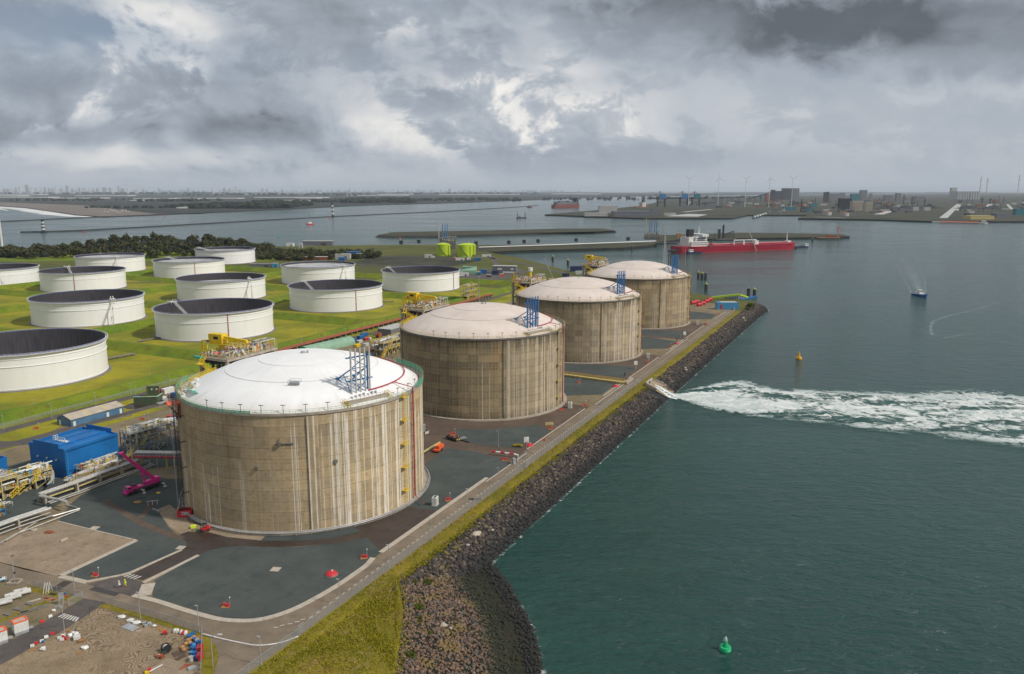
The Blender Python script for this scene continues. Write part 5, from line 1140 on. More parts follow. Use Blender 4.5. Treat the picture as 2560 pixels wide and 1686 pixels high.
for s in (-1.9, 1.9): d = (b - a).normalized(); rg = Vector((d.y, -d.x, 0)) * s; rail(mb, [a + rg + Vector((0, 0, .7)), b + rg + Vector((0, 0, .7))], 1.1, 2.2, .08)
tag(mb.build('railing', M['galv'], T), kind='stuff')
# process units: steel frames, pipes, rails, mixed small gear
def process_unit(label, loc, rz, l, w_, levels, frame, seed, nb=120, loops=8, rails='paleyellow', mats=None):
    T = thing('process_unit', label, 'process unit', loc, rz); rr = random.Random(seed); H_ = max(levels)
    mb = MB(); nx = max(2, int(l / 5) + 1)
    for i in range(nx):
        for j in (0, 1): mb.beam((l * i / (nx - 1), w_ * j, 0), (l * i / (nx - 1), w_ * j, H_ + .2), .34)
        for z in levels: mb.beam((l * i / (nx - 1), 0, z), (l * i / (nx - 1), w_, z), .3)
    for z in levels:
        for j in (0, 1): mb.beam((0, w_ * j, z), (l, w_ * j, z), .32)
    for i in range(nx - 1): mb.beam((l * i / (nx - 1), 0, 0), (l * (i + 1) / (nx - 1), 0, levels[0]), .2)
    mb.build('steel_frame', M[frame], T)
    for z in levels: MB().box((l / 2, w_ / 2, z + .05), (l - .4, w_ - .4, .12)).build('floor_grating', M['galv'], T)
    mb = MB(); rail(mb, [Vector((0, 0, H_)), Vector((l, 0, H_)), Vector((l, w_, H_)), Vector((0, w_, H_)), Vector((0, 0, H_))], 1.3, 1.4, .11)
    for z in levels[:-1]: rail(mb, [Vector((0, 0, z)), Vector((l, 0, z))], 1.2, 1.5, .1)
    mb.build('railing', M[rails], T); MB_ = stair(MB(), (-3.5, -.8, .2), (1.5, -.8, levels[0]), 1.2, .12); MB_.build('stair', M[rails], T)
    if len(levels) > 1: stair(MB(), (4.5, -.8, levels[0]), (8, -.8, levels[1]), 1.2, .12).build('stair', M[rails], T)
    for i in range(loops):
        y = rr.uniform(.3, w_ - .3); z = rr.choice(levels) + rr.uniform(.4, 1.8); x0, x1 = sorted((rr.uniform(-2, l), rr.uniform(0, l + 3))); q = rr.random()
        pts = [(x0, y, z), (x1, y, z)] if q < .4 else [(x0, y, .2), (x0, y, z), (x1, y, z)] if q < .7 else [(x0, y, z - 1.6), (x0, y, z), (x1, y, z), (x1, y - 1.4, z), (x1, y - 1.4, z - 2)]
        MB().tube(pts, rr.uniform(.18, .42), 8).build('pipe', M[rr.choice(('pipe', 'pipe', 'white', 'galv', 'offwhite'))], T, True)
    mb = MB(); mats = mats or [M['galv'], M['white'], M['yellow'], M['paleyellow'], M['lightblue'], M['darksteel'], M['redpipe'], M['wood']]
    for i in range(nb):
        mb.mat(rr.choices(range(8), (4, 6, 2.2, 3.5, 1.2, 1.8, .9, 1.2))[0]); z = rr.choice(list(levels) + [0, levels[0]]) + .1; x, y = rr.uniform(0, l), rr.uniform(0, w_); h = rr.uniform(.5, 2.0); q = rr.random()
        if q < .45: mb.box((x, y, z), (rr.uniform(.3, 1.1), rr.uniform(.3, 1.1), h), rr.random(), True)
        elif q < .75: mb.tube([(x, y, z + h), (x + rr.uniform(-2.5, 2.5), y, z + h)], rr.uniform(.08, .2), 5)
        else: mb.tube([(x, y, z), (x, y, z + h * 1.4)], rr.uniform(.07, .2), 5)
    tag(mb.build('valves_and_instruments', mats, T), kind='stuff'); return T
process_unit('process unit of white pipes and yellow platforms at left frame edge', Vector((-189, 262, 0)), UR - .05, 17, 9, (3.5, 7.2), 'paleyellow', 3, 300, 26, 'yellow')
process_unit('lower valve skid with yellow railing in front of the white pipe rack', Vector((-178, 250, 0)), UR, 9, 5, (2.6,), 'frameblue', 9, 110, 10, 'yellow')
process_unit('raised valve platform with yellow stair against the blue pump house', Vector((-165, 292.5, 0)), UR, 15, 4.2, (3.8,), 'galv', 5, 150, 7, 'paleyellow')
process_unit('tall pipe module of stacked white pipes beside the blue pump house', Vector((-159, 318, 0)), UR - .1, 19, 6.5, (4.4, 7.6, 10.0), 'galv', 7, 220, 16, 'paleyellow')
process_unit('yellow framed pipe module between first and second tank', Vector(at(960, 893)), UR, 46, 11, (4.5, 9.), 'paleyellow', 12, 420, 20, 'yellow')
process_unit('low pipe manifold crossing the ground behind the second tank', Vector(at(1168, 757)) + Vector((0, 0, 0)), UR, 22, 7, (6., 11, 16), 'paleyellow', 15, 160, 8, 'yellow')
process_unit('dense white pipe loops over yellow decks before the blue annex', Vector((-181, 277, 0)), UR - .05, 13, 8, (3.2, 6.0), 'paleyellow', 31, 220, 24, 'yellow')
process_unit('low white pipe manifold between pipe rack and blue pump house', Vector((-166, 284, 0)), UR, 22, 3.0, (2.2,), 'galv', 33, 150, 18, 'paleyellow')
T = thing('heat_exchanger', 'light blue long heat exchanger frame beneath blue pump house end', 'heat exchanger', at(62, 1222), UR - .15)
part('frame', M['lightblue'], T, MB().box((5, 0, 2.2), (11, 2.4, .5))); mb = MB()
for x in (0, 3.5, 7, 10.4): mb.beam((x, -1, 0), (x, -1, 2.2), .25); mb.beam((x, 1, 0), (x, 1, 2.2), .25)
part('leg', M['lightblue'], T, mb); mb = MB()
for x in (2, 5, 8): mb.cyl((x, -.3, .8), .8, .9, 10)
part('fan', M['frameblue'], T, mb)
mb = MB()
for k in range(3): mb.tube([at(118 + k * 3, 1212 - 4 * k, 3.2), at(128 + k * 3, 1205 - 4 * k, 3.4), at(128 + k * 3, 1190 - 4 * k, 4.2), at(95 + k * 10, 1186 - 4 * k, 4.2)], .25, 6)
one('goose_neck_pipe', 'pair of bent pale pipes entering the blue pump house end', 'pipe', mb, M['pipe'])
# long brown pipe track with its kinked end
T = thing('pipe_track', 'long straight rusty brown pipe track beside the tank farm grass', 'pipe rack', (0, 0, 0))
mb = MB(); pth = [uv(398, -377), uv(410, -369), uv(425, -373.5), uv(436, -372.5), uv(700, -374), uv(718, -379), uv(742, -375)]
for o_ in (-2.2, -1.1, 0, 1.1, 2.2):
    q = [p + Vector((UY, -UX, 0)) * o_ + Vector((0, 0, 2.6)) for p in pth]; MB().tube(rs(q, 40), .5, 6).build('pipe', M['rust'], T)
mb = MB()
for i in range(48): q = uv(402 + 7 * i, -373.2); mb.box(q, (.5, 5.2, 2.1), UA, True)
tag(mb.build('sleeper', M['conc'], T), kind='stuff')
box_container(835, 842, 5, 2.6, 2.2, M['darkconc'], 'brown hut on the rusty pipe track', UR, 'hut')
# ---- mast climber with red base
T = thing('mast_hoist', 'lattice hoist mast with red fenced base beside the nearest tank', 'hoist', (-113.0, 258.0, 0), .12)
mb = MB(); hs = .55
for sx in (-1, 1):
    for sy in (-1, 1): mb.beam((sx * hs, sy * hs, 0), (sx * hs, sy * hs, 43.5), .13)
for i in range(58):
    z = i * .75; s = 1 if i % 2 else -1
    mb.beam((-hs * s, -hs, z), (hs * s, -hs, z + .75), .09); mb.beam((-hs, -hs, z), (hs, -hs, z), .09); mb.beam((-hs, hs, z), (hs, hs, z), .09); mb.beam((hs, -hs, z), (hs, hs, z), .09); mb.beam((-hs, -hs * s, z), (-hs, hs * s, z + .75), .09)
part('mast', M['darksteel'], T, mb); mb = MB()
for z in (8, 17, 26, 35): mb.beam((.5, 0, z), (7.5, 6.5, z), .16); mb.beam((.5, .4, z), (6, 8.5, z), .12)
part('wall_tie', M['darksteel'], T, mb); part('cable_guide', M['galv'], T, MB().tube([(-1.3, -.4, 0), (-1.3, -.4, 40)], .09, 5))
mb = MB(); mb.box((.9, -1.6, 0), (4.6, .14, 2.4), 0, True); mb.box((3.2, 0, 0), (.14, 3.2, 2.4), 0, True); mb.box((-1.4, 0, 0), (.14, 3.2, 2.4), 0, True); mb.box((.9, 1.6, 0), (4.6, .14, 2.4), 0, True); mb.box((.9, 0, .1), (4.4, 3, .3), 0, True); fb = part('fence', M['red'], T, mb)
part('panel', M['white'], T, MB().box((1.2, -1.70, 1.45), (2.5, .06, 1.0)))
fc = bpy.data.curves.new('lettering', 'FONT'); fc.body = 'RECO'; fc.size = .95; fc.extrude = .02; fc.align_x = 'CENTER'; fc.align_y = 'CENTER'; fc.offset = .02
fo = bpy.data.objects.new('lettering', fc); COL.objects.link(fo); dg = bpy.context.evaluated_depsgraph_get(); me = bpy.data.meshes.new_from_object(fo.evaluated_get(dg)); bpy.data.objects.remove(fo)
lo = bpy.data.objects.new('lettering', me); COL.objects.link(lo); lo.parent = T; lo.location = (1.2, -1.76, 1.45); lo.rotation_euler = (PI / 2, 0, 0); me.materials.clear(); me.materials.append(M['navy'])
# ---- pink mobile crane
T = thing('mobile_crane', 'bright pink mobile crane with raised boom parked on dark gravel', 'crane truck', (-137.4, 281.8, .07), math.atan2(276.0 - 287.6, -141.9 + 133.5))
mb = MB(); mb.box((-1, 0, .95), (12, 2.5, .75), 0, True); part('chassis', M['darksteel'], T, mb)
mb = MB(); mb.box((5.9, 0, .9), (2.1, 2.6, 1.5), 0, True); mb.add([(4.85, -1.25, 2.4), (6.9, -1.25, 2.4), (6.9, 1.25, 2.4), (4.85, 1.25, 2.4), (5.0, -1.1, 3.1), (6.3, -1.1, 3.1), (6.3, 1.1, 3.1), (5.0, 1.1, 3.1)], [(0, 1, 5, 4), (1, 2, 6, 5), (2, 3, 7, 6), (3, 0, 4, 7), (4, 5, 6, 7)]); mb.box((7.0, 0, .6), (.5, 2.5, .6), 0, True); cb = part('cab', M['pink'], T, mb)
mb = MB(); mb.add([(6.9, -1.1, 2.35), (6.9, 1.1, 2.35), (6.36, 1.0, 3.02), (6.36, -1.0, 3.02)], [(0, 1, 2, 3)]); mb.v = [(x + .05, y, z + .03) for x, y, z in mb.v]; part('windscreen', M['glass'], cb, mb); part('side_window', M['glass'], cb, MB().box((5.8, 1.24, 2.6), (1.2, .05, .6)))
mb = MB(); mb.box((2.6, 0, 1.6), (4.2, 2.4, .7), 0, True); mb.box((3.4, 0, 2.3), (1.6, 1.6, .5), 0, True); part('engine_deck', M['pink'], T, mb); part('exhaust', M['darksteel'], T, MB().box((3.5, 0, 2.8), (1.5, 1.2, .5), 0, True))
wm = MB().lathe([(.25, -.28), (.6, -.28), (.66, -.2), (.66, .2), (.6, .28), (.25, .28)], 16, capt=True, capb=True); w0 = None
for x in (5.6, 4.0, -1.2, -3.0, -4.8):
    for y in (-1.1, 1.1):
        if w0 is None: w0 = part('wheel', M['black'], T, wm)
        else: w1 = bpy.data.objects.new('wheel', w0.data); COL.objects.link(w1); w1.parent = T; w0_ = w1
        o = w0 if x == 5.6 and y == -1.1 else w1; o.location = (x, y, .66); o.rotation_euler = (PI / 2, 0, 0)
mb = MB(); mb.box((-3.2, 0, 1.75), (5.0, 2.6, 1.3), 0, True); mb.box((-5.2, 0, 1.9), (1.6, 2.7, 1.9), 0, True); mb.box((-1.2, 1.0, 1.8), (2.0, .95, 1.6), 0, True); part('slewing_house', M['pink'], T, mb); part('crane_cab_window', M['glass'], T, MB().box((-.25, 1.0, 2.8), (.12, .8, .7)))
mb = MB(); b0 = Vector((-4.2, 0, 3.2)); b1 = Vector((6.5, -.6, 15.5)); mb.beam(b0, b0.lerp(b1, .6), 1.15, 1.35); mb.beam(b0.lerp(b1, .5), b0.lerp(b1, .88), .95, 1.1); mb.beam(b0.lerp(b1, .8), b1, .75, .9); hd = b1; part('boom', M['pink'], T, mb)
mb = MB(); mb.box(hd + Vector((.2, 0, .2)), (1.7, .9, 1.5), 0); part('boom_head', M['pink'], T, mb); mb = MB(); mb.tube([hd + Vector((.9, -.5, -.2)), hd + Vector((.9, .5, -.2))], .55, 10); part('sheave', M['darksteel'], T, mb)
mb = MB(); mb.beam((-.9, 0, 2.9), b0.lerp(b1, .42) - Vector((0, 0, .6)), .5); part('lift_ram', M['pink'], T, mb); mb = MB(); mb.tube([hd + Vector((1.2, 0, -.3)), hd + Vector((1.2, 0, -3.0))], .05, 4); mb.box(hd + Vector((1.2, 0, -3.3)), (.5, .4, .8)); part('hook', M['red'], T, mb)
for x in (1.6, -6.6):
    for s in (-1, 1):
        mb = MB(); mb.beam((x, s * 1.1, 1.0), (x, s * 3.2, .9), .42); mb.beam((x, s * 3.2, .25), (x, s * 3.2, 1.5), .35); mb.cyl((x, s * 3.2, 0), .7, .22, 10); part('outrigger', M['offwhite'], T, mb)
one('timber_mat', 'black rectangular timber mat on gravel before the pink crane', 'mat', MB().box((0, 0, 0), (3.2, 1.6, .25), 0, True), M['darksteel'], at(352, 1244, .07), .5)
one('round_plate', 'orange round plate lying on gravel behind pink crane', 'plate', MB().cyl((0, 0, 0), .75, .18, 14), M['yellow'], at(396, 1233, .07))
one('rubble_heap', 'small brown heap of rubble on gravel below the pink crane', 'rubble', MB().ell((0, 0, .2), (1.6, 1.0, .5), 9, 5, .3), M['wood'], at(344, 1258, .05))
for px, py, l, rz in ((382, 1262, 'grey steel trestle standing on the edge of the dirt apron', .3), (390, 1278, 'pale pipe bench lying along the dirt apron edge', -.6)):
    T = thing('trestle', l, 'trestle', at(px, py, .08), rz, 'trestles by the hoist'); mb = MB()
    for x in (-1.5, 0, 1.5): mb.beam((x, -.6, 0), (x, 0, 1.4 if py < 1270 else .5), .14); mb.beam((x, .6, 0), (x, 0, 1.4 if py < 1270 else .5), .14)
    part('leg', M['galv'], T, mb); part('rail', M['galv'], T, MB().beam((-2, 0, 1.4 if py < 1270 else .5), (2, 0, 1.4 if py < 1270 else .5), .2))
# red forklift and its crate
T = thing('forklift', 'red forklift on the wet road at the foot of the nearest tank', 'forklift', at(513, 1328, .08), .4)
mb = MB(); mb.box((0, 0, .45), (2.2, 1.4, .75), 0, True); mb.box((.8, 0, 1.1), (.9, 1.35, .7), 0, True); mb.ell((1.2, 0, 1.0), (.55, .68, .7), 10, 6); part('body', M['red'], T, mb, smooth=True)
mb = MB()
for x in (-.6, .7):
    for y in (-.6, .6): mb.beam((x, y, 1.2), (x * .85, y, 2.6), .1)
mb.box((0, 0, 2.6), (1.5, 1.3, .1)); part('cage', M['black'], T, mb); mb = MB()
for y in (-.45, .45): mb.beam((-1.35, y, .1), (-1.35, y, 3.4), .16); mb.beam((-1.4, y, .25), (-2.6, y, .25), .16, .08)
for z in (.6, 1.8, 3.2): mb.beam((-1.35, -.5, z), (-1.35, .5, z), .12)
part('mast', M['black'], T, mb)
for x, y in ((-.9, -.72), (-.9, .72), (.95, -.65), (.95, .65)): mb = MB(); mb.lathe([(.15, -.17), (.45, -.17), (.45, .17), (.15, .17)], 12, capt=True, capb=True); o = part('wheel', M['black'], T, mb, loc=(x, y, .45)); o.rotation_euler = (PI / 2, 0, 0)
T = thing('crate', 'lime yellow open crate left of the red forklift', 'crate', at(484, 1321, .08), .3); mb = MB(); mb.box((0, 0, .15), (1.7, 1.2, .9), 0, True); part('body', M['hivis'], T, mb); mb = MB(); mb.beam((-.9, -.5, .08), (.9, -.5, .08), .16); mb.beam((-.9, .5, .08), (.9, .5, .08), .16); part('skid', M['darksteel'], T, mb)
# two walkers on the paved crossing
def walker(label, loc, rz, top, legs, boots, helmet):
    T = thing('person', label, 'person', loc, rz)
    me = bpy.data.meshes.new('body'); V = [(0, 0, .95), (0, 0, 1.18), (0, .01, 1.42), (0, .01, 1.52), (0, .03, 1.66), (0, .03, 1.76), (.20, 0, 1.42), (.25, .05, 1.15), (.24, .16, .92), (-.20, 0, 1.42), (-.25, -.03, 1.15), (-.24, .04, .9), (.1, 0, .9), (.11, .12, .5), (.11, .02, .1), (.11, .16, .05), (-.1, 0, .9), (-.11, -.02, .5), (-.11, -.2, .14), (-.11, -.08, .06)]
    Ed = [(0, 1), (1, 2), (2, 3), (3, 4), (4, 5), (2, 6), (6, 7), (7, 8), (2, 9), (9, 10), (10, 11), (0, 12), (12, 13), (13, 14), (14, 15), (0, 16), (16, 17), (17, 18), (18, 19)]
    me.from_pydata(V, Ed, []); o = bpy.data.objects.new('body', me); COL.objects.link(o); o.parent = T
    sk = o.modifiers.new('skin', 'SKIN'); rad = [.17, .16, .17, .06, .1, .08, .08, .06, .045, .08, .06, .045, .1, .075, .055, .05, .1, .075, .055, .05]
    for i, r in enumerate(rad): me.skin_vertices[0].data[i].radius = (r, r * .85)
    me.skin_vertices[0].data[0].use_root = True
    ss = o.modifiers.new('sub', 'SUBSURF'); ss.levels = 1; ss.render_levels = 1
    dg = bpy.context.evaluated_depsgraph_get(); m2 = bpy.data.meshes.new_from_object(o.evaluated_get(dg)); o.modifiers.clear(); o.data = m2; m2.materials.clear()
    for m in (top, legs, boots, M['skin']): m2.materials.append(m)
    for p in m2.polygons:
        z = p.center.z; p.use_smooth = True; p.material_index = 3 if z > 1.5 or (abs(p.center.x) > .2 and z < .98 and z > .84) else 0 if z > .95 else 1 if z > .32 else 2
    mb = MB(); mb.lathe([(.15, 0), (.135, .08), (.08, .14), (.01, .16)], 12, c=(0, .03, 1.72)); mb.lathe([(.13, 0), (.19, .0), (.19, .015), (.13, .02)], 12, c=(0, .05, 1.72)); part('helmet', helmet, T, mb)
    if top == M['white']: T.scale = (1.25,) * 3; part('coat', top, T, MB().lathe([(.27, 0), (.22, .35), (.2, .6)], 12, c=(0, 0, .82)))
    else: T.scale = (1.25,) * 3; part('vest', top, T, MB().lathe([(.235, 0), (.22, .3), (.2, .5)], 12, c=(0, 0, .92)))
    return T
walker('person in white coat and dark trousers walking on the paved crossing', at(299, 1471, .055), 2.6, M['white'], M['navy'], M['red'], M['white'])
walker('person in hi vis yellow jacket walking right of the white coated one', at(314, 1468, .055), 2.4, M['hivis'], M['hivis'], M['red'], M['hivis'])
# ---- street lamps
lamp0 = thing('street_lamp', '', 'street lamp', (0, 0, 0), 0, 'slim grey lamp posts'); 
mb = MB(); mb.tube([(0, 0, 0), (0, 0, 7.2)], [.11, .07], 7); mb.box((0, 0, 0), (.35, .35, .3), 0, True); mb.box((.08, 0, 3.2), (.16, .2, .3)); part('pole', M['galv'], lamp0, mb); mb = MB(); mb.box((.35, 0, 7.2), (.95, .34, .14)); part('lamp_head', M['galv'], lamp0, mb)
LAMPS = [(849, 1511, 'lamp post beside the fence just below the red dome cover'), (973, 1420, 'lamp post on the road edge opposite the corner of dark wet road'), (1079, 1351, 'lamp post at fence opposite the right flank of the nearest tank'), (1169, 1271, 'lamp post by the fence nearest the tarred road patch'), (1246, 1215, 'lamp post at fence midway to the striped beam'), (1314, 1172, 'lamp post by the fence gate below the striped beam'),
         (1402, 1103, 'lamp post on the fence beyond the red topped post'), (1246, 1118, 'lamp post at the edge of gravel behind the striped beam'), (1451, 1060, 'lamp post in front of second tank by the road'), (1494, 1034, 'lamp post beside the road short of the yellow gangway'), (1534, 1003, 'lamp post nearest the outfall mouth'), (1590, 950, 'lamp post just past the outfall mouth'), (1640, 908, 'lamp post on the road before third tank'), (1700, 860, 'lamp post on the road before the farthest tank'), (1664, 833, 'lamp post on gravel before farthest tank'), (1533, 905, 'lamp post on gravel before third tank'),
         (188, 1488, 'lamp post beside the steel yard gate'), (351, 1546, 'lamp post above the white bag heap'), (498, 1581, 'lamp post at the white hose end by the drums'), (653, 1663, 'low lamp post at the fence near the bottom edge'), (162, 1585, 'short lamp post beside the cluster of plastic blocks')]
for i, (px, py, l) in enumerate(LAMPS):
    t = lamp0 if i == 0 else dup(lamp0); t.location = at(px, py, .05); t.rotation_euler.z = UA + PI / 2; t['label'] = l
FL = [(130, 1046, 'left bund lamp post behind the long shed'), (87, 1035, 'lamp post by the inner road at the left edge of shed'), (240, 1016, 'lamp post on the inner road above the shed roof'), (327, 992, 'lamp post on inner road left of the dark green pen'), (339, 988, 'taller lamp post beside the dark green screen'), (377, 955, 'lamp post below the grass bund left of nearest dome'), (415, 972, 'lamp post on the inner road by the white truck box'), (425, 968, 'lamp post closest to the left rim scaffold'), (373, 1069, 'lamp post left of the white portable cabin'), (10, 1076, 'lamp post at the far left frame edge'), (756, 872, 'lamp post at the near end of the pale green tunnel'), (791, 848, 'lamp post on grass bund above the green tunnel'), (812, 856, 'tall lamp post above the middle of the green tunnel'), (864, 845, 'lamp post at the far end of the green tunnel'), (912, 829, 'lamp post where the two grass bunds meet'), (1000, 832, 'lamp post near the grey hall behind second tank'), (35, 720, 'lamp post among the oil tanks at left'), (402, 762, 'lamp post between the two left front oil tanks'), (432, 706, 'lamp post behind the crane side oil tank')]
for px, py, l in FL:
    t = dup(lamp0, at(px, py, 0), UA + PI / 2, l, 'lamp posts of the tank farm roads')
T = thing('tall_mast', 'tall thin floodlight mast on the grass behind the second tank', 'mast', at(1198, 770, 0)); part('pole', M['galv'], T, MB().tube([(0, 0, 0), (0, 0, 30)], [.35, .15], 8)); part('head', M['galv'], T, MB().box((0, 0, 30), (2.2, .5, .6)))
T = thing('street_lamp', 'bent arm lamp post on the small grass island', 'street lamp', at(533, 1671, .06)); part('pole', M['galv'], T, MB().tube([(0, 0, 0), (0, 0, 7.5), (.35, .1, 8.2), (1.6, .3, 8.4)], .09, 7)); part('lamp_head', M['white'], T, MB().box((2.0, .36, 8.42), (1.0, .34, .16)))
T = thing('street_lamp', 'lamp mast on a square concrete block near the white and blue car', 'street lamp', at(37, 1457, .05)); part('pole', M['galv'], T, MB().tube([(0, 0, 0), (0, 0, 8.2)], .1, 7)); mb = MB(); mb.box((.3, 0, 8.2), (.9, .3, .14)); mb.box((.2, .1, 3.0), (.5, .4, .5)); part('lamp_head', M['darksteel'], T, mb); mb = MB()
for s in (-1, 1): mb.beam((-1.5, s * 1.2, .3), (1.5, s * 1.2, .3), .5); mb.beam((s * 1.4, -1.2, .28), (s * 1.4, 1.2, .28), .45)
part('block', M['conc'], T, mb)
T = thing('warning_post', 'tall post with a red lantern box by the quay fence', 'post', at(1360, 1136, .05)); part('pole', M['galv'], T, MB().tube([(0, 0, 0), (0, 0, 6.6)], .1, 7)); part('lantern', M['red'], T, MB().box((0, 0, 6.3), (.7, .6, 1.0)))
# ---- fire hydrants with white marker posts
hy0 = thing('fire_hydrant', '', 'hydrant', (0, 0, 0), 0, 'red fire hydrants with marker posts'); mb = MB()
mb.tube([(-1.1, 0, .1), (-1.0, 0, .9), (-.4, 0, 1.25), (.1, 0, .9), (.2, 0, .1)], .14, 7); mb.tube([(.3, .4, .1), (.5, .4, .8), (1.0, .3, .7), (1.2, .2, .1)], .14, 7); mb.cyl((0, .2, 0), .3, .8, 9); mb.cyl((.75, -.1, 0), .22, .6, 9); part('valve_pipes', M['red'], hy0, mb)
part('base_slab', M['wood'], hy0, MB().box((0, 0, 0), (2.2, 1.2, .16), 0, True)); mb = MB(); mb.tube([(1.0, .6, 0), (1.0, .6, 2.4)], .06, 6); part('marker_post', M['galv'], hy0, mb); part('marker_ball', M['white'], hy0, MB().ell((1.0, .6, 2.5), (.2, .2, .2), 8, 5))
for i, (px, py, l) in enumerate(((236, 1441, 'red hydrant on the small gravel triangle left of the crossing'), (564, 1518, 'red hydrant near the bottom kerb of the front gravel'), (910, 1396, 'red hydrant on orange slab at right end of front gravel'), (1120, 1252, 'red hydrant beside the white cabinet of nearest tank'), (1261, 1151, 'red hydrant beside the end of the striped beam'), (1376, 1073, 'red hydrant under the yellow frame before second tank'), (1133, 1087, 'red hydrant behind the dark machine'), (1447, 958, 'red hydrant below the yellow gangway'), (1461, 1015, 'red hydrant beside the cabinet of second tank'), (1403, 1026, 'red hydrant close to the wall of second tank'), (1619, 909, 'red hydrant in front of the third tank cabinet'), (1674, 868, 'red hydrant before the third tank gravel'), (1764, 812, 'red hydrant by the farthest tank cabinet'), (1795, 787, 'red hydrant near the light blue hut'), (90, 1073, 'red hydrant on the grass left of the long shed'), (355, 1050, 'red hydrant on the grass above the pipe module'))):
    t = hy0 if i == 0 else dup(hy0); t.location = at(px, py, .06); t.rotation_euler.z = random.uniform(-.5, .5); t['label'] = l
dm0 = thing('valve_dome', '', 'dome cover', (0, 0, 0), 0, 'red dome covers'); part('cover', M['red'], dm0, MB().lathe([(1.75, 0), (1.75, .35), (1.3, .85), (.5, 1.1), (.02, 1.15)], 18), smooth=True); part('base', M['conc'], dm0, MB().cyl((0, 0, 0), 1.85, .16, 18)); part('vent', M['white'], dm0, MB().cyl((.2, 0, 1.05), .25, .4, 8))
for i, (px, py, l) in enumerate(((829, 1437, 'red dome cover on the big front gravel floor'), (1324, 1115, 'red dome cover beside the white sign board'), (1539, 967, 'red dome cover near the end of yellow gangway'), (1692, 861, 'red dome cover before the farthest tank'))):
    t = dm0 if i == 0 else dup(dm0); t.location = at(px, py, .06); t['label'] = l
for px, py, l, sz in ((689, 1424, 'pale square plate in the middle of the front gravel', 2.6), (452, 1370, 'pale square slab at the end of the dark road', 2.4), (236, 1321, 'pale slab at edge of the gravel by the sand lot', 2.6)):
    one('ground_plate', l, 'slab', MB().box((0, 0, 0), (sz, sz, .1), 0, True), M['kerb'], at(px, py, .065), UA + .3, 'pale ground plates')
# cabinets at the foot of each tank
for px, py, l, k in ((1088, 1263, 'tall white twin door cabinet at the foot of nearest tank', 1.), (1425, 1020, 'grey cabinet at the foot of second tank', 1.), (1620, 895, 'grey cabinet at the foot of the third tank', 1.), (1744, 812, 'white cabinet at the foot of the farthest tank', 1.)):
    T = thing('cabinet', l, 'cabinet', at(px, py, .06), UA + .2, 'cabinets at the tank feet'); part('body', M['white'], T, MB().box((0, 0, .15), (2.4, 1.7, 2.9), 0, True)); part('roof_vent', M['darksteel'], T, MB().box((0, 0, 3.05), (1.7, .8, .08), 0, True)); part('base', M['conc'], T, MB().box((0, 0, 0), (2.8, 2.1, .15), 0, True))
    for s in (-1, 1): part('door', M['offwhite'], T, MB().box((s * .58, -.87, .3), (1.1, .05, 2.6), 0, True))
T = thing('cabinet', 'grey box cabinet with hoop rail squeezed between first and second tank', 'cabinet', at(1055, 1082, .05), .2); part('body', M['galv'], T, MB().box((0, 0, .6), (3.2, 2.4, 3.2), 0, True)); mb = MB(); mb.lathe([(3.2, 0), (3.2, 1.2)], 14, a0=-1.2, a1=1.4); part('curved_screen', M['offwhite'], T, mb)
# orange boom lift, dark machine, striped beam, sign, gangway
a, b = at(1104, 1112, 1.6), at(1050, 1137, 2.4)
T = thing('boom_lift', 'orange boom lift with folded yellow arm right of the nearest tank', 'boom lift', at(1094, 1129, .06), math.atan2((a - b).y, (a - b).x))
mb = MB(); mb.box((0, 0, .5), (4.4, 2.2, .8), 0, True); part('chassis', M['orange'], T, mb); mb = MB(); mb.box((1.2, -.3, 1.3), (4.2, 1.9, 1.4), 0, True); mb.ell((3.2, -.3, 2.0), (1.0, .95, .75), 10, 6); part('turntable', M['orange'], T, mb, smooth=True)
part('arm', M['paleyellow'], T, MB().beam((3.6, .9, 2.9), (-11, .9, 2.6), .55, .6)); part('inner_arm', M['offwhite'], T, MB().beam((-3, .9, 2.72), (-12.6, .9, 2.5), .38, .4)); part('decal', M['darksteel'], T, MB().box((-3.5, .6, 2.75), (4.0, .04, .3)))
for x in (-1.6, 1.6):
    for y in (-1.15, 1.15): mb = MB(); mb.lathe([(.2, -.22), (.55, -.22), (.55, .22), (.2, .22)], 12, capt=True, capb=True); o = part('wheel', M['black'], T, mb, loc=(x, y, .55)); o.rotation_euler = (PI / 2, 0, 0)
T = thing('flatbed_trailer', 'dark flatbed machine with chains and yellow marks on brown road', 'trailer', at(1133, 1100, .06), -.75)
part('bed', M['darksteel'], T, MB().box((0, 0, .7), (6.8, 2.6, .9), 0, True)); mb = MB()
for i in range(8): mb.box((-2.8 + .8 * i, random.uniform(-.7, .7), 1.6), (.5, random.uniform(.6, 1.6), random.uniform(.3, .8)), 0, True)
part('load', M['rust'], T, mb); mb = MB(); mb.box((-3.3, 0, 1.2), (.4, 2.4, .5)); mb.box((3.2, .6, .9), (.5, .8, .5)); mb.box((3.2, -.7, .9), (.5, .6, .5)); part('marker', M['yellow'], T, mb)
for x in (-2, 0, 2):
    for y in (-1.1, 1.1): mb = MB(); mb.lathe([(.2, -.2), (.5, -.2), (.5, .2), (.2, .2)], 12, capt=True, capb=True); o = part('wheel', M['black'], T, mb, loc=(x, y, .5)); o.rotation_euler = (PI / 2, 0, 0)
T = thing('grating_stack', 'leaning stack of grey gratings on the gravel right of dark machine', 'gratings', at(1156, 1097, .07), .6); mb = MB()
for i in range(3): part('grating', M['galv'], T, MB().box((i * 1.1 - 1, 0, .3 + i * .05), (.8, 3.0, .12)))
one('steel_beam', 'dark steel beam with a pale end lying on gravel', 'beam', MB().box((0, 0, 0), (5.2, 1.0, .5), 0, True), M['darksteel'], at(1163, 1104, .07), -.7)
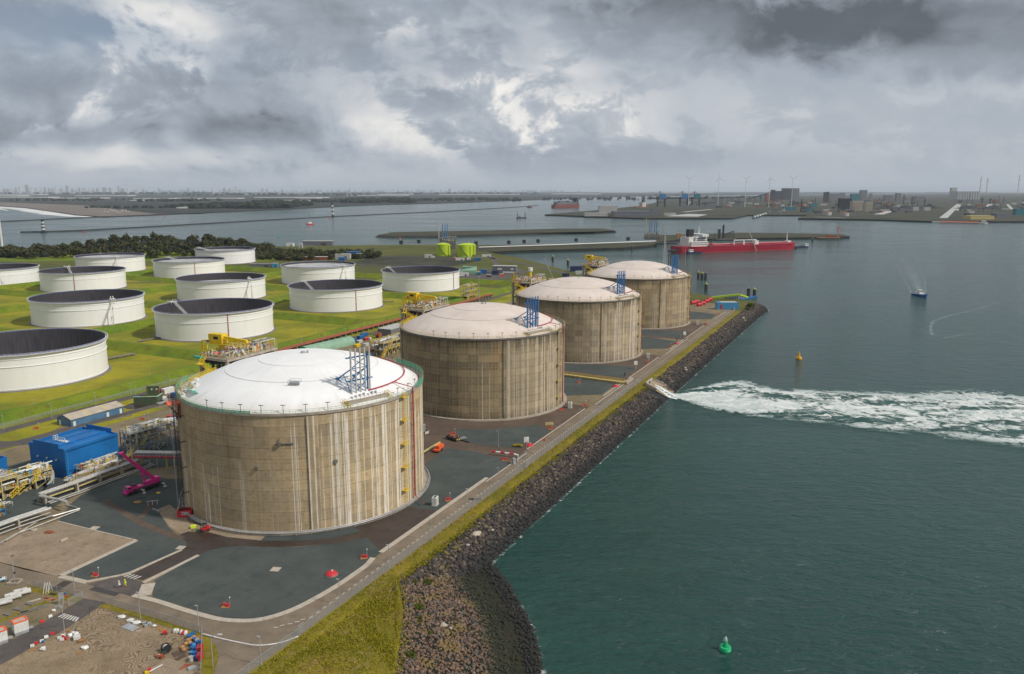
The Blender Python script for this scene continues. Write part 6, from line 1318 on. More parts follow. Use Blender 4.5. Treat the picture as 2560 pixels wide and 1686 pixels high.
T = thing('height_beam', 'red and white striped height limit beam over the side road', 'barrier', (0, 0, 0)); p0, p1, p2, p3 = at(1229, 1129, 1.4), at(1283, 1135, 1.6), at(1296, 1139, 1.2), at(1294, 1157, .1)
seg = rs([p0, p1, p2], 7)
for i in range(6): MB().tube([seg[i], seg[i + 1]], .42, 8).build('red_segment' if i % 2 == 0 else 'white_segment', M['red'] if i % 2 == 0 else M['white'], T)
mb = MB(); mb.tube([p2, p3], .2, 7); mb.tube([p0, Vector((p0.x, p0.y, 0))], .2, 7); part('post', M['galv'], T, mb); part('counterweight', M['galv'], T, MB().box(at(1285, 1153, 1.2), (1.2, 1.6, 2.4), .4))
for px, py, l, h in ((1316, 1121, 'white rule board on post beside red dome cover', 5.0), (1589, 923, 'white rule board before the third tank', 5.), (1711, 846, 'white rule board before the farthest tank', 5.)):
    T = thing('sign_board', l, 'sign', at(px, py, .05), UA - .9, 'white rule boards'); part('post', M['galv'], T, MB().tube([(0, 0, 0), (0, 0, h - 1.5)], .1, 6)); part('board', M['white'], T, MB().box((0, -.06, h - 1.2), (2.2, .08, 2.6))); part('notice', M['redpipe'], T, MB().box((-.3, -.11, h - 2.2), (1.2, .03, .3)))
T = thing('pipe_gangway', 'long yellow railed pipe gangway between gravel floors before second tank', 'gangway', (0, 0, 0)); a, b = at(1395, 938, 0), at(1566, 961, 0)
mb = MB(); d = (b - a).normalized(); rg = Vector((d.y, -d.x, 0))
for s in (-1.2, 1.2): part('railing', M['yellow'], T, rail(MB(), [a + rg * s + Vector((0, 0, 1.2)), b + rg * s + Vector((0, 0, 1.2))], 1.3, 1.9, .13))
mb = MB(); mb.beam(a + Vector((0, 0, 1.1)), b + Vector((0, 0, 1.1)), 2.4, .2); mb.beam(a + rg * 1.2 + Vector((0, 0, .7)), b + rg * 1.2 + Vector((0, 0, .7)), .3, .9); part('deck', M['paleyellow'], T, mb); mb = MB()
for q in resample([a, b], 5): mb.box(q, (.4, 2.6, 1.1), math.atan2(d.y, d.x), True)
part('leg', M['darksteel'], T, mb); part('end_wall', M['conc'], T, MB().beam(at(1564, 959, .7), at(1580, 947, .7), 1.6, 1.5))
for px, py in ((1562, 940), (1692, 852)): one('post_box', 'small dark post box beside the road end of ' + ('the yellow gangway' if px < 1600 else 'third tank gravel'), 'post', MB().box((0, 0, 0), (.6, .6, 2.2), 0, True), M['darksteel'], at(px, py, .05))
T = thing('yellow_rack', 'small yellow pipe rack frame behind a red hydrant by the road', 'rack', at(1374, 1066, .05), .3); mb = MB()
for x in (-1.6, -.5, .6, 1.7): mb.beam((x, 0, 0), (x, 0, 1.6), .2); mb.beam((x, 1.2, 0), (x, 1.2, 1.6), .2)
for z in (.8, 1.5): mb.beam((-1.8, 0, z), (1.9, 0, z), .18); mb.beam((-1.8, 1.2, z), (1.9, 1.2, z), .18)
part('frame', M['paleyellow'], T, mb)
one('dry_bush', 'dry brown weed clump at gravel edge left of the sign board', 'bush', MB().ell((0, 0, .3), (2.6, 1.2, .8), 12, 6, .35), M['bankgrass'], at(1296, 1116, .05))
# ---- fences
def fence(label, path, h=2.2, step=3.0, cat='fence'):
    T = thing('mesh_fence', label, cat, (0, 0, 0)); Q = resample(path, step); L0 = (Q[1] - Q[0]).length
    pm = MB().tube([(0, 0, 0), (0, 0, h + .15)], .055, 5); po = None; pn = None
    for i, q in enumerate(Q):
        if po is None: po = pm.build('post', M['galv'], T); o = po
        else: o = bpy.data.objects.new('post', po.data); COL.objects.link(o); o.parent = T
        o.location = q
    for a, b in zip(Q[:-1], Q[1:]):
        d = b - a; s = d.length / L0
        if pn is None:
            mb = MB(); mb.add([(0, 0, .05), (L0, 0, .05), (L0, 0, h), (0, 0, h)], [(0, 1, 2, 3)]); n = pn = mb.build('mesh_panel', M['mesh'], T); o = pn
        else: o = bpy.data.objects.new('mesh_panel', pn.data); COL.objects.link(o); o.parent = T
        o.location = a; o.rotation_euler.z = math.atan2(d.y, d.x); o.scale = (s, 1, 1)
    mb = MB()
    for a, b in zip(Q[:-1], Q[1:]): mb.beam(a + Vector((0, 0, h)), b + Vector((0, 0, h)), .06)
    mb.build('top_rail', M['galv'], T); return T
fence('long grey mesh fence along the quay road above the grass bank', [uv(105, -126.6, .05), uv(150, -126.5, .05), uv(196, -126.4, .05), uv(440, -126.2, .05)], 2.4, 2.8)
fence('grey mesh fence round the sandy yard, passing the white bag heap', [at(250, 1506), at(384, 1545), at(506, 1585), at(503, 1690)], 2.1)
fence('short bent mesh fence beside the striped road crossing, left of gate', [at(209, 1497), at(172, 1517)], 2.2)
fence('mesh fence along the storage strip behind the laid out slabs', [at(207, 1496), at(122, 1478), at(80, 1466)], 1.9)
fence('thin boundary fence along the grass bund foot behind the long shed', [uv(150, -371.5), uv(395, -370.5)], 2.2, 6)
T = thing('fence_gate', 'narrow steel gate in the quay fence near the bottom edge', 'gate', uv(143, -126.6, .05), UA); mb = MB(); mb.beam((-.9, 0, 0), (-.9, 0, 2.9), .12); mb.beam((.9, 0, 0), (.9, 0, 2.9), .12); mb.beam((-.9, 0, 2.9), (.9, 0, 2.9), .1); part('frame', M['galv'], T, mb); part('leaf', M['mesh'], T, MB().box((0, 0, 1.3), (1.7, .04, 2.4)))
T = thing('fence_gate', 'wide steel gate in the quay fence below the striped beam', 'gate', uv(281, -126.2, .05), UA); mb = MB()
for x in (-2.4, 0, 2.4): mb.beam((x, 0, 0), (x, 0, 3.0), .14)
mb.beam((-2.4, 0, 3), (2.4, 0, 3), .12); mb.beam((-2.4, 0, .3), (2.4, 0, .3), .1); part('frame', M['galv'], T, mb); part('leaf', M['mesh'], T, MB().box((0, 0, 1.6), (4.6, .04, 2.6)))
mb = MB(); hp = smoothpath([at(507, 1585, .5), at(545, 1595, .25), at(600, 1607, .12), at(640, 1613.5, .12), at(680, 1611, .12), at(715, 1603, .15), at(746, 1591, .6)], 8); mb.tube(hp, .16, 6)
T = one('hose_line', 'long white hose curving across the road between the two fences', 'hose', mb, M['white'])
# ---- sandy yard: cabins, plastic blocks, bags, pallets, drums
def cabin(px, py, l):
    T = thing('site_cabin', l, 'cabin', at(px, py, .05), math.atan2(185.4 - 182.6, 1.2) - .35, 'white site cabins with red roof rims'); part('wall', M['white'], T, MB().box((1.6, 1.25, .75), (3.2, 2.5, 2.5), 0, True)); part('plinth', M['galv'], T, MB().box((1.6, 1.25, 0), (3.1, 2.4, .75), 0, True)); mb = MB()
    for y in (.1, 2.4): mb.box((1.6, y, 3.25), (3.4, .34, .22), 0, True)
    for x in (.1, 3.1): mb.box((x, 1.25, 3.25), (.34, 2.0, .22), 0, True)
    part('roof_rim', M['orange'], T, mb); part('roof', M['kerb'], T, MB().box((1.6, 1.25, 3.2), (3.0, 2.3, .12), 0, True)); mb = MB(); rail(mb, [Vector((3.3, .3, .2)), Vector((4.3, .3, .2))], 1.0, .5, .06); mb.box((3.8, 1.0, .55), (1.0, 1.3, .1)); part('step_rail', M['galv'], T, mb); part('vent', M['lightblue'], T, MB().box((-.03, 1.9, 2.7), (.06, .5, .2)))
cabin(38, 1592, 'white site cabin with red roof rim beside the yard road'); cabin(-16, 1619, 'white site cabin cut by the left frame edge')
bk0 = MB(); bk0.add([(-.6, -.3, 0), (.6, -.3, 0), (.6, .3, 0), (-.6, .3, 0), (-.55, -.26, .35), (.55, -.26, .35), (.55, .26, .35), (-.55, .26, .35), (-.52, -.14, .85), (.52, -.14, .85), (.52, .14, .85), (-.52, .14, .85)], [(3, 2, 1, 0), (0, 1, 5, 4), (1, 2, 6, 5), (2, 3, 7, 6), (3, 0, 4, 7), (4, 5, 9, 8), (5, 6, 10, 9), (6, 7, 11, 10), (7, 4, 8, 11), (8, 9, 10, 11)])
for px, py, m, l, rz in ((106, 1556, 'red', 'red plastic road block alone on the left road verge', .7), (126, 1543, 'white', 'cream plastic road block nearest the zebra crossing', .9), (132, 1586, 'red', 'red road block at the top of the roadside row', .5), (116, 1595, 'white', 'cream road block second in the roadside row', .5), (105, 1605, 'white', 'white road block with blue arrow in roadside row', .5), (91, 1610, 'red', 'red road block fourth in the roadside row', .5), (81, 1617, 'white', 'cream road block at bottom of roadside row', .5),
                         (149, 1597, 'white', 'cream road block at left of the heap by the lamp', .2), (158, 1595, 'red', 'red road block in the middle of the heap by the lamp', -.4), (166, 1599, 'red', 'red road block at the right of the heap by the lamp', -.9), (155, 1601, 'white', 'cream road block at the front of the heap by lamp', .1), (158, 1591, 'white', 'cream road block at the back of the heap by lamp', .3)):
    one('road_block', l, 'road block', bk0, M[m], at(px, py, .05), rz, 'plastic road blocks').scale = (.8, .8, .75)
one('arrow_panel', 'small blue round arrow plate on the white road block', 'sign', MB().cyl((0, 0, 0), .35, .06, 12), M['blue'], at(107, 1604, .5)).rotation_euler = (PI / 2, 0, .5)
def bag(px, py, sx, sy, sz, l, rz=0., m='white'):
    mb = MB(); sx *= .85; sy *= .85; sz *= .75; mb.ell((0, 0, sz * .45), (sx, sy, sz * .6), 10, 6, .3); mb.v = [(x, y, max(0, z)) for x, y, z in mb.v]; return one('big_bag', l, 'bag', mb, M[m], at(px, py, .05), rz, 'white bags and sheets in the yard', True)
for a in ((175, 1591, .7, .6, .9, 'round white bag right of the plastic block heap'), (184, 1585, .7, .5, .8, 'left of two touching white bags'), (191, 1586, .6, .6, .8, 'right of two touching white bags'), (212, 1622, 1.0, .8, .9, 'square white wrapped load above the lone pallet'), (108, 1626, .7, .8, 1.1, 'crumpled grey white bag by the brown pallet'), (304, 1545, 1.4, .8, .9, 'long white sheet heap at the left end of the fence rubbish'), (325, 1553, 1.2, .8, .8, 'white sheet heap in the middle of the fence rubbish'), (342, 1559, 1.3, .8, .9, 'white sheet heap at right end of the fence rubbish'), (134, 1529, .7, .5, .8, 'white torn bag beside the zebra crossing'), (386, 1566, .7, .5, .6, 'pale blue bag below the fence')):
    bag(*a)
T = thing('wrapped_crate', 'white wrapped crate beside an orange pallet in the yard', 'crate', at(193, 1599, .05), .5, 'crates in the yard'); part('body', M['white'], T, MB().box((0, 0, .15), (1.5, 1.1, 1.0), 0, True)); mb = MB(); mb.box((0, 0, 1.15), (1.6, .25, .06), 0, True); part('strap', M['galv'], T, mb)
def pallet(px, py, l, rz=0., m='wood', n=1):
    T = thing('pallet', l, 'pallet', at(px, py, .05), rz, 'wooden pallets in the yard')
    mb = MB()
    for k in range(n):
        for y in (-.5, 0, .5): mb.box((0, y, k * .16), (1.3, .12, .1), 0, True)
    part('runner', M[m], T, mb); pl = None
    for i in range(7):
        if pl is None: pl = part('board', M[m], T, MB().box((0, 0, n * .16 - .05), (.15, 1.15, .03), 0, True)); pl.location = (-.58 + i * .19, 0, 0)
        else: o = bpy.data.objects.new('board', pl.data); COL.objects.link(o); o.parent = T; o.location = (-.58 + i * .19, 0, 0)
pallet(204, 1605, 'orange brown pallet stack beside the white wrapped crate', .3, 'wood', 4); pallet(200, 1633, 'lone wooden pallet lying in the tracked sand', .5); pallet(82, 1625, 'brown pallet at the bottom of the roadside block row', .3); pallet(398, 1572, 'left of two pallets below the yard fence', .4); pallet(407, 1576, 'right of two pallets below the yard fence', .4)
one('timber_box', 'small tan wooden box at the foot of short lamp post', 'box', MB().box((0, 0, 0), (.9, .7, .5), 0, True), M['wood'], at(169, 1579, .05), .2)
one('steel_plate', 'large grey steel plate before the white sheet heap', 'plate', MB().box((0, 0, 0), (4.2, 2.2, .12), 0, True), M['galv'], at(326, 1569, .05), -.5)
one('plank', 'single pale plank lying below the grey steel plate', 'plank', MB().box((0, 0, 0), (1.3, .5, .1), 0, True), M['kerb'], at(347, 1578, .05), .3)
for px, py, l in ((361, 1561, 'left grey machine part below the fence'), (366, 1567, 'front grey machine part below the fence'), (374, 1562, 'right grey machine part below the fence')):
    T = thing('machine_part', l, 'machine part', at(px, py, .05), random.random(), 'grey machine parts'); part('block', M['galv'], T, MB().box((0, 0, 0), (.9, .7, .6), 0, True)); part('shaft', M['darksteel'], T, MB().tube([(-.7, 0, .35), (.7, 0, .35)], .18, 8))
T = thing('pump_cart', 'small red pump cart on the sand below the pallets', 'cart', at(412, 1586, .05), .4); part('body', M['red'], T, MB().box((0, 0, .3), (1.0, .6, .6), 0, True)); part('frame', M['darksteel'], T, MB().box((0, 0, .1), (1.3, .8, .18), 0, True))
def barrel(px, py, m, l, lying=True, rz=0.3, grp='barrels in the yard', z=.05, r=.42, h=1.1):
    mb = MB(); mb.lathe([(r * .9, 0), (r, .06), (r, h * .3), (r * 1.06, h * .33), (r, h * .36), (r, h * .64), (r * 1.06, h * .67), (r, h * .7), (r, h - .06), (r * .9, h)], 12, capt=True, capb=True)
    o = one('barrel', l, 'barrel', mb, M[m], at(px, py, z), rz, grp, True)
    if lying: o.rotation_euler = (PI / 2, 0, rz); o.location.z += r
    return o
for a in ((438, 1578, 'white', 'left of two white lying barrels at the fence foot'), (444, 1578, 'white', 'right of two white lying barrels at the fence foot'), (454, 1581, 'white', 'white lying barrel left of the red one'), (459, 1583, 'red', 'red lying barrel between two white ones'), (465, 1583, 'white', 'white lying barrel right of the red one')): barrel(*a)
random.seed(77)
NB_ = 0
cols = ['blue', 'wood', 'blue', 'blue', 'sandpad', 'wood', 'blue', 'navy']
for i, (px, py, m) in enumerate([(482, 1589, 'blue'), (477, 1594, 'blue'), (472, 1597, 'blue'), (485, 1597, 'wood'), (478, 1601, 'wood'), (470, 1605, 'wood'), (495, 1598, 'wood'), (493, 1604, 'kerb'), (499, 1607, 'wood'), (474, 1611, 'wood'), (465, 1613, 'wood'), (487, 1603, 'blue'), (494, 1613, 'blue'), (501, 1612, 'blue'), (480, 1617, 'blue'), (486, 1620, 'lightblue'), (456, 1622, 'wood'), (459, 1628, 'wood'), (490, 1627, 'blue'), (483, 1626, 'blue'), (496, 1625, 'navy'), (479, 1636, 'lightblue'), (486, 1638, 'blue'), (492, 1634, 'navy'), (494, 1642, 'navy'), (487, 1648, 'blue'), (493, 1652, 'navy'), (478, 1652, 'offwhite')]):
    T = one('tarped_bundle' if m in ('wood', 'kerb') else 'drum', ('brown wrapped bundle' if m in ('wood', 'kerb') else m.replace('lightblue', 'light blue').replace('offwhite', 'grey white') + ' drum') + ' in the scrap heap against the yard fence', 'bundle' if m in ('wood', 'kerb') else 'drum',
            MB().ell((0, 0, .4), (.62, .55, .5), 9, 6, .15) if m in ('wood', 'kerb') else MB().cyl((0, 0, 0), random.uniform(.4, .62), random.uniform(.7, 1.1), 12), M[m], at(px, py, .05), random.random(), 'mixed drums and bundles by the yard fence', m in ('wood', 'kerb'))
for px, py, l in ((500, 1628, 'upper red steel bin in the fence corner heap'), (500, 1648, 'lower red steel bin in the fence corner heap')):
    T = thing('steel_bin', l, 'bin', at(px, py, .05), .1, 'red steel bins'); part('body', M['red'], T, MB().box((0, 0, .1), (1.2, 1.9, 1.2), 0, True)); part('lip', M['redpipe'], T, MB().box((0, 0, 1.3), (1.3, 2.0, .08), 0, True))
one('steel_grating', 'brown steel grating flat on the sand beside the drums', 'grating', MB().box((0, 0, 0), (3.0, 2.2, .1), 0, True), M['brownroad'], at(448, 1633, .05), .7); one('steel_grating', 'second brown grating nearer the cable reels', 'grating', MB().box((0, 0, 0), (2.6, 1.2, .1), 0, True), M['brownroad'], at(452, 1644, .05), .9)
def reel(px, py, r, w_, m, core, l, rz):
    T = thing('cable_reel', l, 'cable reel', at(px, py, .05) + Vector((0, 0, r)), rz, 'cable reels in the yard')
    for s in (-1, 1): mb = MB(); mb.cyl((0, 0, s * w_ / 2 - .05), r, .1, 18); o = part('flange', m, T, mb); o.rotation_euler = (PI / 2, 0, 0)
    mb = MB(); mb.cyl((0, 0, -w_ / 2), r * .68, w_, 16); o = part('winding', core, T, mb); o.rotation_euler = (PI / 2, 0, 0)
reel(416, 1630, 1.05, 1.3, M['black'], M['offwhite'], 'large black cable reel with pale winding', .8); reel(410, 1636, .55, .7, M['darksteel'], M['green'], 'small dark reel leaning at the large black reel', .7); reel(398, 1645, .5, .6, M['rust'], M['white'], 'left small brown reel on the sand', .5); reel(405, 1646, .5, .6, M['rust'], M['orange'], 'right small brown reel on the sand', .9)
T = thing('barrier_arm', 'long white barrier arm with red and yellow foot lying on the slab', 'barrier', (0, 0, 0)); part('arm', M['white'], T, MB().beam(at(374, 1679, .5), at(406, 1662, .4), .22)); part('foot', M['yellow'], T, MB().box(at(368, 1681, .3), (1.0, .8, .5), .4)); part('motor', M['red'], T, MB().box(at(374, 1675, .6), (.7, .6, .9), .4))
one('rubber_mat', 'rust red triangular mat on the pale slab', 'mat', MB().prism([(-1.0, -1.3), (1.5, .9), (-.5, 1.4)], 0, .06), M['rust'], at(463, 1668, .06), 0.1)
one('panel_stack', 'grey glossy panel stack at the corner of the pale slab', 'panels', MB().box((0, 0, 0), (1.9, 1.2, .35), 0, True), M['galv'], at(481, 1672, .06), .5)
# storage strip at the left: laid out slabs, planks, pipes, boards
for i, (px, py, l, w_, rz, m, lb) in enumerate(((66, 1529, 2.6, 1.3, .6, 'darkconc', 'dark slab in the middle of the storage strip'), (45, 1524, 2.4, 1.2, -.3, 'darkconc', 'dark slab left of the storage strip middle'), (92, 1521, 2.8, 1.2, .7, 'darkconc', 'long grey slab toward the zebra crossing'), (106, 1519, 2.6, 1.2, .7, 'darkconc', 'grey slab second from the zebra crossing'), (76, 1511, 2.4, 1.2, -.3, 'darkconc', 'upper dark slab beside the tan plank'), (20, 1537, 2.4, 1.2, -.4, 'darkconc', 'low slab near the left frame edge'), (59, 1533, 2.2, 1.0, .6, 'darkconc', 'raised dark slab before the site cabin'), (85, 1503, 3.2, .5, .7, 'kerb', 'tan plank lying across the storage strip'), (124, 1498, 3.4, .6, -.4, 'rust', 'rusty beam beside the info board'), (128, 1500, 2.4, .6, .6, 'wood', 'orange brown timber on the rusty beam'))):
    one('slab' if m == 'darkconc' else 'timber', lb, 'slab' if m == 'darkconc' else 'timber', MB().box((0, 0, 0), (l, w_, .28), 0, True), M[m], at(px, py, .05), rz, 'slabs and timbers laid out on the strip')
one('pit_lid', 'black rectangular pit lid beside the pole trestle', 'lid', MB().box((0, 0, 0), (2.2, 1.0, .08), 0, True), M['black'], at(132, 1486, .05), -.3)
PN = ('top left', 'top', 'middle', 'front')
for i, (px, py, ln_) in enumerate(((4, 1513, 5), (12, 1504, 5), (24, 1493, 2.2), (36, 1489, 2.2), (30, 1499, 4.5), (52, 1481, 3.2), (52, 1488, 5.), (67, 1481, 2), (10, 1509, 2.4))):
    one('pipe_section', ('long' if ln_ > 4 else 'short') + ' pale clad pipe section in the stack at left', 'pipe', MB().tube([(-ln_ / 2, 0, .5), (ln_ / 2, 0, .5)], .5 if ln_ > 4 else .62, 10), M['offwhite'], at(px, py, .3), .62, 'pipe sections stacked at left', True)
mb = MB()
for i in range(6): mb.beam(at(-10 + 14 * i, 1519 - 8 * i, 0), at(-10 + 14 * i, 1519 - 8 * i, 0) + Vector((0, 0, .35)), .6)
one('pipe_cradle', 'row of dark cradles beneath the stacked pipe sections', 'cradle', mb, M['darksteel'])
T = thing('pole_trestle', 'white leaning pole trestle at the end of the pipe stack', 'trestle', at(113, 1482, .05), .4); mb = MB()
for dx_ in (-.4, .2, .8): mb.beam((dx_, -.7, 0), (dx_ + .5, .2, 2.8), .12); mb.beam((dx_ + .9, .6, 0), (dx_ + .5, .2, 2.8), .12)
part('pole', M['white'], T, mb)
T = thing('info_board', 'grey info board on legs with small blue and red signs', 'sign', at(155, 1512, .05), .35); part('board', M['galv'], T, MB().box((0, 0, 2.6), (1.3, .1, 1.9))); mb = MB()
for x in (-.5, .5): mb.beam((x, 0, 0), (x, 0, 1.7), .1); mb.beam((x, -1.2, 0), (x, 0, 2.2), .08)
part('leg', M['galv'], T, mb); part('blue_sign', M['blue'], T, MB().box((.95, 0, 3.0), (.5, .08, .6))); part('red_sign', M['red'], T, MB().box((1.15, 0, 2.2), (.5, .08, .6))); part('cage', M['mesh'], T, MB().box((-.4, -2.0, .4), (1.9, 1.2, .8)))
T = thing('patrol_car', 'white and blue car nose entering at the left frame edge', 'car', at(-6, 1455, .05), .55)
mb = MB(); mb.add([(-2.2, -.85, .3), (2.2, -.85, .3), (2.2, .85, .3), (-2.2, .85, .3), (-2.2, -.85, .85), (2.15, -.78, .75), (2.15, .78, .75), (-2.2, .85, .85), (-1.6, -.65, 1.4), (.3, -.65, 1.4), (.3, .65, 1.4), (-1.6, .65, 1.4), (1.2, -.75, .85), (1.2, .75, .85)], [(0, 1, 5, 12, 4), (1, 2, 6, 5), (2, 3, 7, 13, 6), (3, 0, 4, 7), (4, 12, 9, 8), (13, 7, 11, 10), (7, 4, 8, 11), (8, 9, 10, 11), (12, 13, 10, 9), (5, 6, 13, 12), (3, 2, 1, 0)]); part('body', M['white'], T, mb)
part('windscreen', M['glass'], T, MB().add([(1.12, -.62, .92), (1.12, .62, .92), (.38, .55, 1.37), (.38, -.55, 1.37)], [(0, 1, 2, 3)])); mb = MB(); mb.box((0, -.86, .55), (4.2, .04, .3)); mb.box((2.0, 0, .74), (.3, 1.4, .06)); part('stripe', M['lightblue'], T, mb)
for x in (-1.3, 1.4):
    for y in (-.75, .75): mb = MB(); mb.lathe([(.1, -.1), (.32, -.1), (.32, .1), (.1, .1)], 12, capt=True, capb=True); o = part('wheel', M['black'], T, mb, loc=(x, y, .32)); o.rotation_euler = (PI / 2, 0, 0)
one('plank_pile', 'small pile of pale planks on the dark patch of sand lot', 'planks', MB().box((0, -.3, 0), (2.4, .3, .3), 0, True).box((.1, .3, 0), (2.4, .35, .4), .1, True), M['kerb'], at(160, 1351, .05), 1.1)
one('rubble_heap', 'rusty scrap heap on the sand lot', 'rubble', MB().ell((0, 0, .2), (1.5, .8, .5), 10, 5, .35), M['rust'], at(124, 1332, .05)); one('rubble_heap', 'pale rubble heap at the upper edge of the sand lot', 'rubble', MB().ell((0, 0, .15), (1.3, .8, .4), 10, 5, .35), M['conc'], at(86, 1326, .05))
# bushes on the stony beach
def bush(name, label, loc, r, m, n=420, flat=.6, grp=None):
    mb = MB(); rr = random.Random(int(loc[0] * 10) + n)
    for i in range(n):
        t = rr.uniform(0, 2 * PI); q = rr.random() ** .5 * r; h = flat * r * math.sqrt(max(0, 1 - (q / r) ** 2)) * rr.uniform(.35, 1.1); c = Vector((q * math.cos(t), q * math.sin(t), h)); s = r * rr.uniform(.07, .16)
        a = Vector((rr.uniform(-1, 1), rr.uniform(-1, 1), rr.uniform(-.4, 1))).normalized() * s; b = Vector((rr.uniform(-1, 1), rr.uniform(-1, 1), rr.uniform(-.4, 1))).normalized() * s
        mb.add([c - a, c + b, c + a, c - b], [(0, 1, 2, 3)])
    o = thing(name, label, 'bush', loc, 0, grp); mb.build('foliage', m, o); MB().tube([(0, 0, -.3), (0, 0, r * flat * .7)], .08, 5).build('stem', M['trunk'], o); return o
for px, py, r, l, z in ((1036, 1455, .9, 'small green bush at top of the stony beach', -.5), (1069, 1457, 1.5, 'wide low green bush right of the small top bush', -1.4), (1046, 1521, 1.7, 'tall round bush in the upper half of the stony beach', -.8), (1046, 1549, 1.4, 'round dark bush just below the tall round one', -.8), (1076, 1584, .9, 'dry brown bush in the middle of the stony beach', -1.), (1025, 1641, 1.5, 'olive bush at lower left of the stony beach', -.5), (1428, 1118, 1.5, 'green bush on the quay rocks below the striped beam', -1.), (1275, 1243, 1.5, 'yellow green bush on the rocks right of road patch', -1.)):
    bush('bush', l, at(px, py, z), r, M['bush'], grp='bushes among the stones')
for px, py, r, l in ((1876, 768, 4.2, 'big shrub on the harbour tip beside the light blue hut'), (1868, 775, 2.6, 'smaller shrub at the foot of the tip shrub')): bush('bush', l, at(px, py, 0), r, M['bush'], 500, .9, 'bushes at the harbour tip')
# red valve drums, light blue hut, lime gangway at the far corner
T = thing('light_blue_hut', 'light blue rectangular hut with pale roof near the harbour tip', 'hut', at(1794, 775, .05), .0); part('wall', M['lightblue'], T, MB().box((10, 3, 0), (20, 7, 6.5), 0, True)); part('roof', M['offwhite'], T, MB().box((11, 3.3, 6.5), (15, 6, .3), 0, True)); part('door', M['redpipe'], T, MB().box((4, -.55, 0), (2, .1, 4.6), 0, True)); part('tank', M['galv'], T, MB().cyl((15.5, -1.5, 0), .9, 1.6, 10)); bpy.data.objects['light_blue_hut'].location = at(1792, 774, .05)
for i, (px, py) in enumerate(((1748, 766), (1757, 762), (1766, 757), (1774, 753), (1733, 761), (1741, 758))):
    T = thing('red_vessel', ('nearest', 'second', 'third', 'rearmost', 'leftmost', 'left inner')[i] + ' of the red lying pump vessels behind the farthest tank', 'vessel', at(px, py, .1), .55, 'red lying vessels'); mb = MB(); mb.tube([(-2.6, 0, 1.8), (2.6, 0, 1.8)], 1.4, 12); mb.ell((2.6, 0, 1.8), (1.1, 1.4, 1.4), 10, 6); part('shell', M['red'], T, mb, smooth=True); part('saddle', M['redpipe'], T, MB().box((0, 0, 0), (5.5, 2.2, .6), 0, True))
T = thing('jetty_gangway', 'lime green gangway sloping to the small boat landing', 'gangway', (0, 0, 0)); mb = MB(); pts = [at(1779, 744, 1.5), at(1848, 737, 5.0), at(1868, 743, .0)]
mb.beam(pts[0], pts[1], 2.2, 1.6); mb.beam(pts[1], pts[2], 2.2, 1.6); part('span', M['lime'], T, mb); mb = MB()
for i in range(8): p = pts[0].lerp(pts[1], .5 + i / 16); mb.beam((p.x, p.y, -6), p, .8)
part('pile', M['darksteel'], T, mb); part('pontoon', M['blue'], T, MB().beam(at(1851, 749, -4.5), at(1890, 741, -4.5), 3, 1.2))
def dolphin(px, py, l, n=1, top='lime', h=7.5):
    T = thing('mooring_dolphin', l, 'mooring post', at(px, py, ZW), 0, 'dark mooring dolphins in the basin'); mb = MB(); mb.cyl((0, 0, -2), 2.0, h + 2, 10); part('pile', M['darksteel'], T, mb); mb = MB(); mb.cyl((0, 0, h), 1.7, 1.0, 10); part('cap', M[top], T, mb); part('post', M['white'], T, MB().tube([(0, 0, h + 1), (0, 0, h + 3.2)], .2, 6))
for a in ((1746, 696, 'left of three dolphins right of the farthest tank'), (1755, 698, 'middle of three dolphins right of farthest tank'), (1764, 699, 'right of three dolphins by farthest tank', 1, 'darksteel'), (1765, 727, 'single tall dolphin in front of the lime gangway'), (1886, 741, 'dolphin at the far end of the landing pontoon'), (1871, 741, 'slim dolphin beside the landing pontoon', 1, 'black'), (1382, 653, 'dolphin in the basin left of farthest tank'), (1420, 663, 'lime topped dolphin close left of the farthest tank'), (1580, 627, 'dolphin off the pier bank behind the farthest tank', 1, 'darksteel')): dolphin(*a)
# outfall
T = thing('outfall', 'concrete outfall mouth pouring water through the rock bank', 'outfall', (0, 0, 0)); mb = MB(); u0, v0 = touv(at(1621, 966, -1.))
v0 = -119.8; mb.box(uv(u0 + 1, v0 - .6, -1), (12, .9, 3.4), UA, True); mb.beam(uv(u0 - 5, v0, .9), uv(u0 - 6.5, v0 + 6, -1.2), .6, 2.2); mb.beam(uv(u0 + 7, v0, .9), uv(u0 + 8.5, v0 + 6, -1.2), .6, 2.2); part('head_wall', M['kerb'], T, mb)
part('opening', M['black'], T, MB().box(uv(u0 + .4, v0 - .1, 1.2), (2.2, .3, 1.6), UA))
def slz(v, up=.0): return (-.2 - (v + 117.6) * .43 if v < -112 else -2.6 - (v + 112) * .49) + up
mb = MB(); R0 = [(-5, 8), (-7.5, 11), (-7, 8)]; vv = (-119.5, -113, -106.8)
mb.add([uv(u0 + a, v, slz(v, .5)) for (l, r), v in zip(R0, vv) for a in (l, r)], [(0, 2, 3, 1), (2, 4, 5, 3)]); struct(mb, 'outfall_apron', M['sandpad'])
